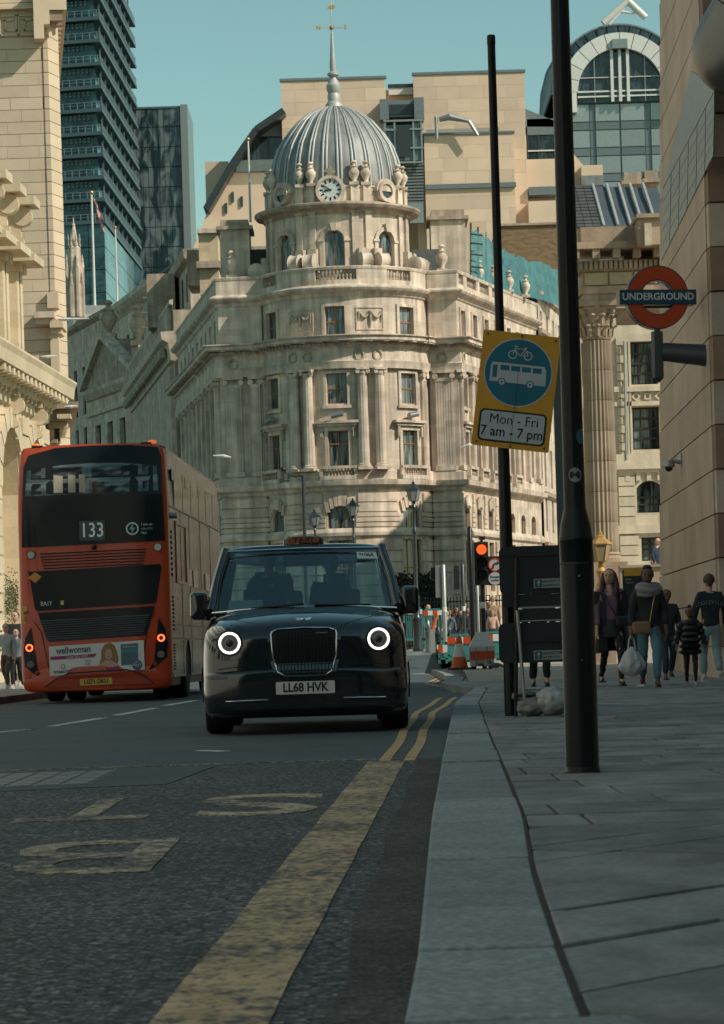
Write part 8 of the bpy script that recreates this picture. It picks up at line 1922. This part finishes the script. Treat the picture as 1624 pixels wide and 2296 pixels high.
def chain_mesh(chains, root_r, level=1):
    """chains share their first point (the pelvis); each is a list of (point, radius)"""
    V = []; E = []; R = []; idx = {}
    def vid(p, r):
        k = tuple(round(c, 4) for c in p)
        if k not in idx: idx[k] = len(V); V.append(tuple(p)); R.append(r)
        return idx[k]
    for ch in chains:
        prev = None
        for p, r in ch:
            i = vid(p, r)
            if prev is not None and prev != i and (prev, i) not in E and (i, prev) not in E: E.append((prev, i))
            prev = i
    return skin_mesh(V, E, R, 0, level)
def join_mesh(base, extra, mi):
    """append an MB's geometry to an evaluated mesh, using material slot mi"""
    bm = bmesh.new(); bm.from_mesh(base); vs = [bm.verts.new(v) for v in extra.v]; bm.verts.ensure_lookup_table()
    for f in extra.f:
        try: fc_ = bm.faces.new([vs[i] for i in f]); fc_.material_index = mi; fc_.smooth = True
        except ValueError: pass
    bm.to_mesh(base); bm.free()
def person(label, x, y, z, h, rz=0.0, stride=0.0, arms=((.0, .0), (.0, .0)), skin='a', top=None, bottom=None, coat=None, shoes=None, hair=None, hair_style='short', skirt=None, detail=True, group=None, lean=0.0, elbows=(0.15, 0.15), top_len=.0, tights=None, seated=False, girth=1.0, hands=True, look=0.0):
    o = thing('person', label, 'person', (x, y, z), rz=rz, group=group); V3 = Vector; g_ = girth
    pel, sp_, ch, nk, hb = V3((0, 0, .52)), V3((0, 0, .61)), V3((0, -.005, .725)), V3((0, 0, .815)), V3((0, -.005, .86))
    P_ = {}
    for s in (-1, 1):
        st_ = stride * s
        P_['hip', s] = V3((s * .052, 0, .50))
        if seated: P_['knee', s] = V3((s * .075, -.22, .50)); P_['ank', s] = V3((s * .075, -.24, .27)); P_['toe', s] = V3((s * .08, -.31, .25))
        else:
            kb = .02 + abs(st_) * .10; P_['knee', s] = V3((s * .055, -st_ * .13 - kb, .285)); P_['ank', s] = V3((s * .055, -st_ * .26 + (.03 if st_ < 0 else 0), .045 + (.03 if st_ < -.3 else 0))); P_['toe', s] = P_['ank', s] + V3((s * .012, -.075, -.028))
        sw, ab = arms[0 if s < 0 else 1]; el = elbows[0 if s < 0 else 1]
        P_['sh', s] = V3((s * .098, 0, .805)); d1v = V3((s * (.12 + ab), -sw, -1)).normalized(); P_['el', s] = P_['sh', s] + d1v * .172
        d2v = V3((s * (.04 + ab * .3), -sw - el * 2, -1 + el * .9)).normalized(); P_['wr', s] = P_['el', s] + d2v * .145; P_['hd', s] = P_['wr', s] + d2v * .05; P_['fi', s] = d2v
    def S(p): return tuple(p * h)
    def R(*a): return tuple(v * h for v in a)
    body = []
    torso = [(S(pel), R(.078 * g_, .06 * g_)), (S(sp_), R(.064 * g_, .05 * g_)), (S(ch), R(.082 * g_, .056 * g_)), (S(nk), R(.036, .034)), (S(hb), R(.030, .032)), (S(V3((0, -.005, .90))), R(.03, .034))]
    body.append(torso)
    for s in (-1, 1):
        body.append([(S(pel), None), (S(P_['hip', s]), R(.052, .052)), (S(P_['knee', s]), R(.034, .034)), (S(P_['ank', s]), R(.021, .021)), (S(P_['toe', s]), R(.02, .014))])
        arm = [(S(ch), None), (S(P_['sh', s]), R(.033, .033)), (S(P_['el', s]), R(.024, .024)), (S(P_['wr', s]), R(.015, .015)), (S(P_['hd', s]), R(.019, .011))]; body.append(arm)
        if detail and hands:
            d = P_['fi', s]; side = V3((0, 1, 0)) - d * d.y; side.normalize()
            for k, L in enumerate((.040, .045, .042, .034)):
                q = P_['hd', s] + d * .012 + side * (k - 1.5) * .011; e = q + d * L * .55 + V3((-s * .006, 0, 0)); f = e + (d + V3((-s * .5, -.2, 0))).normalized() * L * .45
                body.append([(S(P_['hd', s]), None), (S(q), R(.0055, .0055)), (S(e), R(.005, .005)), (S(f), R(.0042, .0042))])
            q = P_['wr', s] + d * .015 - side * .02; e = q + (d * .8 - side * .7).normalized() * .028; body.append([(S(P_['wr', s]), None), (S(q), R(.007, .007)), (S(e), R(.005, .005))])
    seen = {}; 
    for chn in body:
        for i, (p, r) in enumerate(chn):
            if r is None: chn[i] = (p, seen[p])
            else: seen[p] = r
    me = chain_mesh(body, None, 1 if detail else 1); me.materials.clear()
    for m in (SKIN[skin], M_eye, M_lip): me.materials.append(m)
    # head
    hc = V3((0, -.012, .935)); T = Matrix.Scale(h, 4) @ Matrix.Translation(hc) @ Matrix.Rotation(look, 4, 'Z')
    hd = MB(T); prof = [(.001, -.068), (.022, -.064), (.034, -.048), (.042, -.025), (.047, .0), (.049, .02), (.045, .045), (.03, .060), (.001, .066)]
    hd.lathe(prof, 16); hd.v = [tuple(T @ Vector((q.x, q.y * 1.18 - (.006 if q.z < -.02 else 0), q.z))) for q in [T.inverted() @ Vector(v) for v in hd.v]]
    hd.ball((0, -.062, -.008), .010, 6, (.8, 1.1, 1.5))
    for s in (-1, 1): hd.ball((s * .050, .0, -.002), .011, 6, (.5, .9, 1.4))
    join_mesh(me, hd, 0)
    fe = MB(T)
    for s in (-1, 1): fe.ball((s * .018, -.052, .007), .0062, 6, (1.3, .7, .8)); fe.box(s * .018 - .010, s * .018 + .010, -.0585, -.052, .0175, .0205)
    join_mesh(me, fe, 1); lp_ = MB(T); lp_.ball((0, -.054, -.033), .011, 8, (1.2, .5, .38)); join_mesh(me, lp_, 2)
    me.name = 'body'; link('body', me, o)
    # clothes
    def add(nm, chains, m, level=1):
        sn = {}
        for chn in chains:
            for i, (p, r) in enumerate(chn):
                if r is None: chn[i] = (p, sn[p])
                else: sn[p] = r
        k = chain_mesh(chains, None, 2 if detail else 1)
        if detail:
            for v in k.vertices:
                q = v.co / h; n_ = _nz.noise(Vector((q.x * 34, q.y * 34, q.z * 13 + x))) + .5 * _nz.noise(Vector((q.x * 20, q.y * 20, q.z * 55 + x))); v.co += v.normal * n_ * .0075 * h
        k.materials.clear(); k.materials.append(m); k.name = nm; return link(nm, k, o)
    def upper(nm, m, ex, low, arm_to=1.0, aex=None):
        aex = ex if aex is None else aex
        lw_ = V3((0, 0, low)); t = [(S(lw_), R(.086 * g_ + ex, .066 * g_ + ex)), (S(pel + V3((0, 0, .02))), R(.084 * g_ + ex, .064 * g_ + ex)), (S(sp_), R(.074 * g_ + ex, .058 * g_ + ex)), (S(ch), R(.089 * g_ + ex, .064 * g_ + ex)), (S(nk - V3((0, 0, .012))), R(.045 + ex, .042 + ex))]
        if low >= .515: t = t[2:] if low > .58 else t[1:]
        cs = [t]
        for s in (-1, 1):
            cs.append([(S(ch), None), (S(P_['sh', s] + V3((0, 0, -.004))), R(.040 + aex, .040 + aex)), (S(P_['el', s]), R(.031 + aex, .031 + aex)), (S(P_['el', s].lerp(P_['wr', s], .92 * arm_to)), R(.024 + aex, .024 + aex))])
        return add(nm, cs, m)
    if bottom:
        cs = [[(S(pel + V3((0, 0, .045))), R(.078 * g_, .060 * g_)), (S(pel), R(.083 * g_, .066 * g_))]]
        for s in (-1, 1): cs.append([(S(pel), None), (S(P_['hip', s] + V3((0, 0, -.02))), R(.058, .058)), (S(P_['knee', s]), R(.043, .043)), (S(P_['ank', s] + V3((0, 0, .02))), R(.034, .034))])
        add('trousers', cs, bottom)
    if tights:
        cs = [[(S(pel + V3((0, 0, .02))), R(.07, .055)), (S(pel), R(.07, .055))]]
        for s in (-1, 1): cs.append([(S(pel), None), (S(P_['hip', s]), R(.054, .054)), (S(P_['knee', s]), R(.0365, .0365)), (S(P_['ank', s]), R(.023, .023))])
        add('tights', cs, tights)
    if skirt: MB(Matrix.Scale(h, 4)).lathe([(.082, .57), (.098, .50), (.105, .42), (.10, .415)], 18).build('skirt', skirt, o, local=True, smooth=60)
    if top: upper('top', top, .004, .50 - top_len)
    if coat: upper('coat', coat, .013, .47 if coat.get('long') is None else .36, aex=.008)
    if shoes:
        for s in (-1, 1):
            a, t_ = P_['ank', s], P_['toe', s]; mb = MB(Matrix.Scale(h, 4)); mb.ball(a.lerp(t_, .45) + V3((0, .006, -.008)), .024, 10, (.85, 2.2, .95)); mb.ball(a + V3((0, .006, -.006)), .026, 8, (.9, 1.1, 1)); mb.box(a.x - .021, a.x + .021, a.y - .095, a.y + .035, a.z - .045, a.z - .033); mb.build('shoe', shoes, o, local=True, smooth=60)
    if hair:
        mb = MB(T)
        def cap(sc, low, fr):
            n = 18; k = 9; vs = []; fs = []
            for i in range(k + 1):
                ph = pi / 2 - (pi / 2 + low) * i / k
                for j in range(n):
                    th = 2 * pi * j / n; front = max(0, -sin(th)); lim = ph if front < .3 else max(ph, fr * front + .1)
                    vs.append((sc * cos(lim) * cos(th) * 1.03, sc * cos(lim) * sin(th) * 1.2 + .004, sc * 1.12 * sin(lim) + .010))
            for i in range(k):
                for j in range(n): fs.append((i * n + j, i * n + (j + 1) % n, (i + 1) * n + (j + 1) % n, (i + 1) * n + j))
            mb.add(vs, fs)
        cap(.0545, .45, .62)
        if hair_style == 'long':
            for s in (-1, 1):
                mb.tube([(s * .042, -.01, .03), (s * .054, .0, -.02), (s * .060, -.012, -.075), (s * .062, -.03, -.13), (s * .055, -.035, -.175)], [.018, .022, .026, .024, .010], 8)
            mb.tube([(0, .035, .03), (0, .05, -.03), (0, .052, -.11), (0, .045, -.17)], [.04, .05, .05, .03], 10)
        elif hair_style == 'bun': mb.ball((0, .015 if rz < 1.5 else .05, .078 if rz < 1.5 else -.02), .026, 10)
        elif hair_style == 'shoulder': 
            for s in (-1, 1): mb.tube([(s * .044, .0, .03), (s * .056, .0, -.03), (s * .050, -.008, -.085)], [.018, .024, .014], 8)
            mb.tube([(0, .035, .02), (0, .048, -.04), (0, .045, -.09)], [.04, .05, .04], 10)
        elif hair_style == 'tall': mb.ball((0, -.002, .062), .036, 12, (1.15, 1.1, .8))
        mb.build('hair', hair, o, local=True, smooth=60)
    o['_p'] = 0; del o['_p']
    o_pts = {k: o.matrix_basis @ (v * h) for k, v in P_.items()}
    return o, o_pts
class Mt:   # small wrapper so a coat can be long
    pass
CB = cloth('black_cloth', (.012, .014, .017)); CBl = cloth('black_long_coat', (.011, .012, .015)); CBl["long"] = 1
PUR = cloth('mauve_knit', (.20, .115, .165)); JB = cloth('blue_denim', (.09, .19, .24)); JL = cloth('pale_denim', (.20, .28, .30)); JD = cloth('dark_denim', (.025, .04, .055)); GR = cloth('grey_knit', (.22, .22, .21)); LEA = mat('black_leather', (.012, .013, .015), .35, bump=.003, bscale=20)
HB = mat('hair_dark', (.015, .010, .009), .6); HR_ = mat('hair_auburn', (.06, .022, .028), .55); HBr = mat('hair_brown', (.06, .035, .02), .6); HBl = mat('hair_blond', (.30, .19, .10), .6)
SHB = mat('shoe_black', (.012, .012, .013), .5); SHW = mat('shoe_white', (.45, .46, .45), .6); TG = cloth('dark_tights', (.02, .018, .02))
def gp(px, py, z=.12): return G(px, py, z)
def tall(px, ytop, yfeet, z=.12):
    p = G(px, yfeet, z); return p, (yfeet - ytop) * p.y / F * 1.0
# --- woman in mauve sweater
p, h_ = tall(1373, 1276, 1538); w1, k1 = person('woman in a mauve sweater and long open black coat walking beside the lamp column', p.x, p.y, .12, h_, rz=.12, stride=.55, arms=((.12, .05), (-.05, .12)), skin='a', top=PUR, tights=TG, skirt=cloth('dark_skirt', (.03, .033, .037)), shoes=SHB, hair=HR_, hair_style='long', elbows=(.1, .2), look=-.35)
cm = MB(Matrix.Scale(h_, 4))
for s in (-1, 1):
    cm.hexa([(s * .045, -.085, .30), (s * .125, -.05, .28), (s * .13, .05, .28), (s * .05, .09, .30), (s * .055, -.072, .79), (s * .098, -.03, .81), (s * .098, .04, .81), (s * .05, .06, .80)])
    cm.tube([(s * .098, 0, .805), (s * .135, -.01, .64), (s * .150, -.03, .52)], [.044, .037, .03], 10)
cm.box(-.10, .10, .05, .085, .30, .80); cm.build('open_coat', CBl, w1, local=True, smooth=60, bevel=.01)
bagc = Vector((p.x + .17, p.y - .20, .12 + h_ * .555)); BG = thing('crossbody_bag', 'small shiny black bag hanging across the mauve sweater', 'bag', tuple(bagc))
MB().box(bagc.x - .11, bagc.x + .12, bagc.y - .05, bagc.y + .04, bagc.z - .08, bagc.z + .07).build('pouch', LEA, BG, bevel=.03); MB().tube([(bagc.x - .09, bagc.y, bagc.z + .05), (p.x - .04, p.y - .16, .12 + h_ * .72), (p.x - .10, p.y - .05, .12 + h_ * .82)], .011, 6).build('strap', LEA, BG)
# --- woman with scarf
p, h_ = tall(1459, 1273, 1541); w2, k2 = person('woman in a chunky grey scarf, dark jacket and ripped blue jeans carrying a white bag', p.x, p.y, .12, h_, rz=-.05, stride=.45, arms=((.05, .10), (-.1, .08)), skin='b', top=cloth('navy_top', (.014, .016, .022)), bottom=JB, shoes=cloth('trainer_dark', (.04, .04, .042)), hair=HB, hair_style='tall', elbows=(.05, .2), coat=cloth('charcoal_jacket', (.022, .024, .028)))
for k, (r, z, t) in enumerate(((.075, .845, .028), (.086, .815, .033), (.078, .785, .028))):
    MB(Matrix.Scale(h_, 4)).tube([((r + .01 * sin(3 * a + k)) * cos(a), (r * .85) * sin(a) - .012, z + .010 * sin(2 * a + k)) for a in [2 * pi * i / 22 for i in range(23)]], t, 8, cap=False).build('scarf_fold', GR, w2, local=True, smooth=60)
MB(Matrix.Scale(h_, 4)).ball((k2['knee', 1].x * 0 + .056, -.10, .295), .012, 8, (1.6, .6, .5)).build('knee_rip', SKIN['b'], w2, local=True)
bc = Vector((p.x - .12, p.y - .23, .12 + h_ * .50)); B2 = thing('tan_handbag', 'small tan handbag at the hip of the woman with the scarf', 'bag', tuple(bc)); MB().box(bc.x - .12, bc.x + .12, bc.y - .04, bc.y + .04, bc.z - .085, bc.z + .085).build('pouch', mat('tan_leather', (.22, .13, .07), .5), B2, bevel=.035)
MB().tube([(bc.x + .11, bc.y, bc.z + .06), (p.x + .05, p.y - .17, .12 + h_ * .70), (p.x + .09, p.y - .12, .12 + h_ * .80)], .008, 6).build('strap', mat('strap_brass', (.30, .20, .08), .4, metal=.5), B2)
hp_ = k2['hd', -1]; cbm = thing('carrier_bag', 'crumpled white plastic carrier bag held by the woman with the scarf', 'bag', (hp_.x, hp_.y, hp_.z - .5))
bm = bmesh.new(); bmesh.ops.create_icosphere(bm, subdivisions=4, radius=1)
for v in bm.verts:
    t = (v.co.z + 1) / 2; w = .17 * (1 - .55 * max(0, t - .35) / .65); n_ = _nz.noise(Vector((v.co.x * 2.5, v.co.y * 2.5, v.co.z * 1.3))) * .35 + abs(_nz.noise(v.co * 4)) * .2
    v.co = Vector((v.co.x * w * (1 + n_), v.co.y * w * .6 * (1 + n_), v.co.z * .20 * (1 + .1 * n_)))
me = bpy.data.meshes.new('bag_body'); bm.to_mesh(me); bm.free(); me.materials.append(mat('white_plastic', (.46, .47, .47), .35, bump=.01, bscale=16)); me.polygons.foreach_set('use_smooth', [True] * len(me.polygons)); bo = link('bag_body', me, cbm); bo.location = (0, 0, .5 - .36)
for s in (-1, 1): MB().tube([(hp_.x + s * .05, hp_.y, hp_.z - .20), (hp_.x + s * .03, hp_.y, hp_.z - .06), (hp_.x, hp_.y, hp_.z - .015)], .012, 6).build('handle', MATS['white_plastic'], cbm)
# --- others on the right
p = G(1500, 1524, .12); person('person in a dark hooded jacket and dark jeans walking behind the scarf woman', p.x, p.y, .12, 1.42, rz=.1, stride=-.4, arms=((.1, .1), (-.1, .1)), skin='b', top=CB, bottom=JD, shoes=SHB, hair=HB, coat=cloth('dark_jacket', (.02, .024, .028)))
p, h_ = tall(1551, 1362, 1536); c4, k4 = person('child in a glossy black puffer jacket, leggings and white trainers', p.x, p.y, .12, h_, rz=-.1, stride=.3, arms=((0, .25), (0, .25)), skin='b', top=CB, bottom=None, tights=TG, shoes=SHW, hair=HB, hair_style='bun', girth=1.25)
for k in range(6):
    z = .40 + k * .075; MB(Matrix.Scale(h_, 4)).lathe([(.10, z - .01), (.145 - .008 * k, z + .012), (.150 - .008 * k, z + .04), (.10, z + .07)], 18).build('puffer_tube', LEA, c4, local=True, smooth=60)
for s in (-1, 1):
    a, b = Vector((s * .11, 0, .80)), Vector((s * .20, 0, .50))
    for k in range(4): q = a.lerp(b, (k + .5) / 4); MB(Matrix.Scale(h_, 4)).ball(q, .055 - .004 * k, 10, (1, 1, .95)).build('puffer_sleeve', LEA, c4, local=True, smooth=60)
p, h_ = tall(1597, 1287, 1527); w5, k5 = person('person walking away in a black LOUISVILLE sweatshirt, pale jeans and white shoes', p.x, p.y, .12, h_, rz=pi + .05, stride=.4, arms=((.0, .15), (.05, .15)), skin='a', top=cloth('black_sweatshirt', (.016, .022, .026)), bottom=JL, shoes=SHW, hair=HBr, hair_style='bun', girth=1.08)
M_let = mat('faded_print', (.16, .19, .19), .8)
for i, ch in enumerate('LOUISVILLE'):
    a = (i - 4.5) / 4.5; me = text_mesh(ch, .082, .003, M_let, bold=.001, xs=.85); T5 = Matrix.Rotation(pi, 4, 'Z').inverted()
    loc = Vector((p.x + a * .205, p.y - .155 + .06 * a * a, .12 + h_ * .735 - .04 * a * a)); Mi = world_of(w5).inverted(); me.transform(Mi @ Matrix.Translation(loc) @ Matrix.Rotation(radians(a * 14), 4, 'Y') @ UP); link('print_letter', me, w5)
p = G(1212, 1539, .12); person('person in dark trousers whose legs show beneath the temporary boards', p.x, p.y, .12, 1.66, stride=.25, skin='a', top=CB, bottom=CB, shoes=SHB, hair=HBr)
pp = W(1474, 1300, 101); person('man in a navy T-shirt leaning at the mansion podium', pp.x, 101, 2.45, 1.9, rz=.6, skin='a', top=cloth('navy_tshirt', (.02, .035, .06)), bottom=cloth('red_trousers', (.30, .05, .03)), shoes=SHB, hair=HBr, arms=((.3, .1), (.4, .1)))
pp = W(1489, 1300, 100.5); person('person in a tan shirt and dark cap beside the navy T-shirt man', pp.x, 102, 2.45, 1.95, rz=-.4, skin='a', top=cloth('tan_shirt', (.33, .22, .14)), bottom=JD, shoes=SHB, hair=HB)
# --- left kerb
for px, yt, yf, top, bot, hr, lab, st in ((18, 1398, 1546, cloth('pale_grey_jumper', (.30, .33, .34)), cloth('brown_trousers', (.075, .055, .045)), HB, 'man in a pale grey jumper and brown trousers walking beside the bus', .5), (26, 1370, 1540, cloth('dark_sweater', (.03, .035, .04)), CB, HBr, 'taller person in dark clothes behind the grey jumper', .1), (41, 1410, 1544, cloth('teal_grey_top', (.14, .19, .20)), CB, HB, 'person in a grey-green top half hidden by the bus corner', -.3)):
    p, h_ = tall(px, yt, yf); 
    if yf == 1540: p.y += 1.2
    person(lab, p.x, p.y, .12, max(1.25, h_), rz=-.3, stride=st, skin='a', top=top, bottom=bot, shoes=SHW, hair=hr, arms=((.15, .05), (-.15, .05)))
# --- crowd at the crossing
CR = [(960, 1356, 108, 'a', (.05, .07, .07), 'person in a white cap and teal waistcoat behind the far barrier', HBl, 'short', 0.0, 1.7), (1008, 1368, 104, 'c', (.06, .09, .13), 'person in a blue striped top with sunglasses in the crossing crowd', HB, 'shoulder', .1, 1.65),
      (1024, 1362, 106, 'c', (.02, .02, .025), 'person in a black top with brown hair, between blue stripes and white sleeve', HBr, 'long', -.2, 1.68), (1041, 1352, 108, 'a', (.40, .36, .30), 'fair person in a cream top behind the woman in the dark vest', HBl, 'short', 0, 1.75), (1048, 1364, 103, 'c', (.015, .02, .024), 'woman in a dark sleeveless top left of the tall black post', HB, 'long', .2, 1.66),
      (1003, 1390, 90, 'a', (.10, .12, .13), 'sunlit woman raising a hand to her forehead above the barrier', HBr, 'short', .0, 1.45), (1096, 1350, 104, 'c', (.02, .025, .035), 'person in a dark navy jacket right of the signal pole', HBr, 'short', .3, 1.75), (1104, 1380, 88, 'a', (.50, .33, .26), 'woman with wavy hair in a pale pink top behind the white unit', HBl, 'shoulder', pi, 1.5)]
for px, yt, d, sk, col, lab, hr, hs, rz_, h_ in CR:
    pz = W(px, yt, d); 
    person(lab, pz.x, d, gz(d), max(1.2, pz.z - gz(d)), rz=rz_, skin=sk, top=cloth('crowd_top_%d' % px, col), bottom=JD, shoes=SHB, hair=hr, hair_style=hs, detail=False, arms=((.1, .1), (1.9, .6) if 'raising' in lab else (.1, .1)), elbows=(.2, .9 if 'raising' in lab else .2))
pz = W(1105, 1337, 128); person('person in a tan top standing higher up behind the crossing crowd', pz.x, 128, .65, pz.z - .65, rz=pi, skin='a', top=cloth('tan_top', (.28, .19, .12)), bottom=JD, shoes=SHB, hair=HBl, detail=False)
# --- in the cab (seated, sizes in metres)
tb = Vector(taxi.location)
person('driver in dark clothes with both hands on the taxi steering wheel', tb.x - .38, tb.y + 2.62, .16, 1.62, skin='a', top=CB, bottom=CB, shoes=SHB, hair=HB, seated=True, arms=((.75, .05), (.75, .05)), elbows=(.75, .75))
person('passenger in dark clothes seated in the back of the taxi', tb.x + .22, tb.y + 3.9, .12, 1.62, skin='a', top=CB, bottom=CB, shoes=SHB, hair=HB, seated=True)
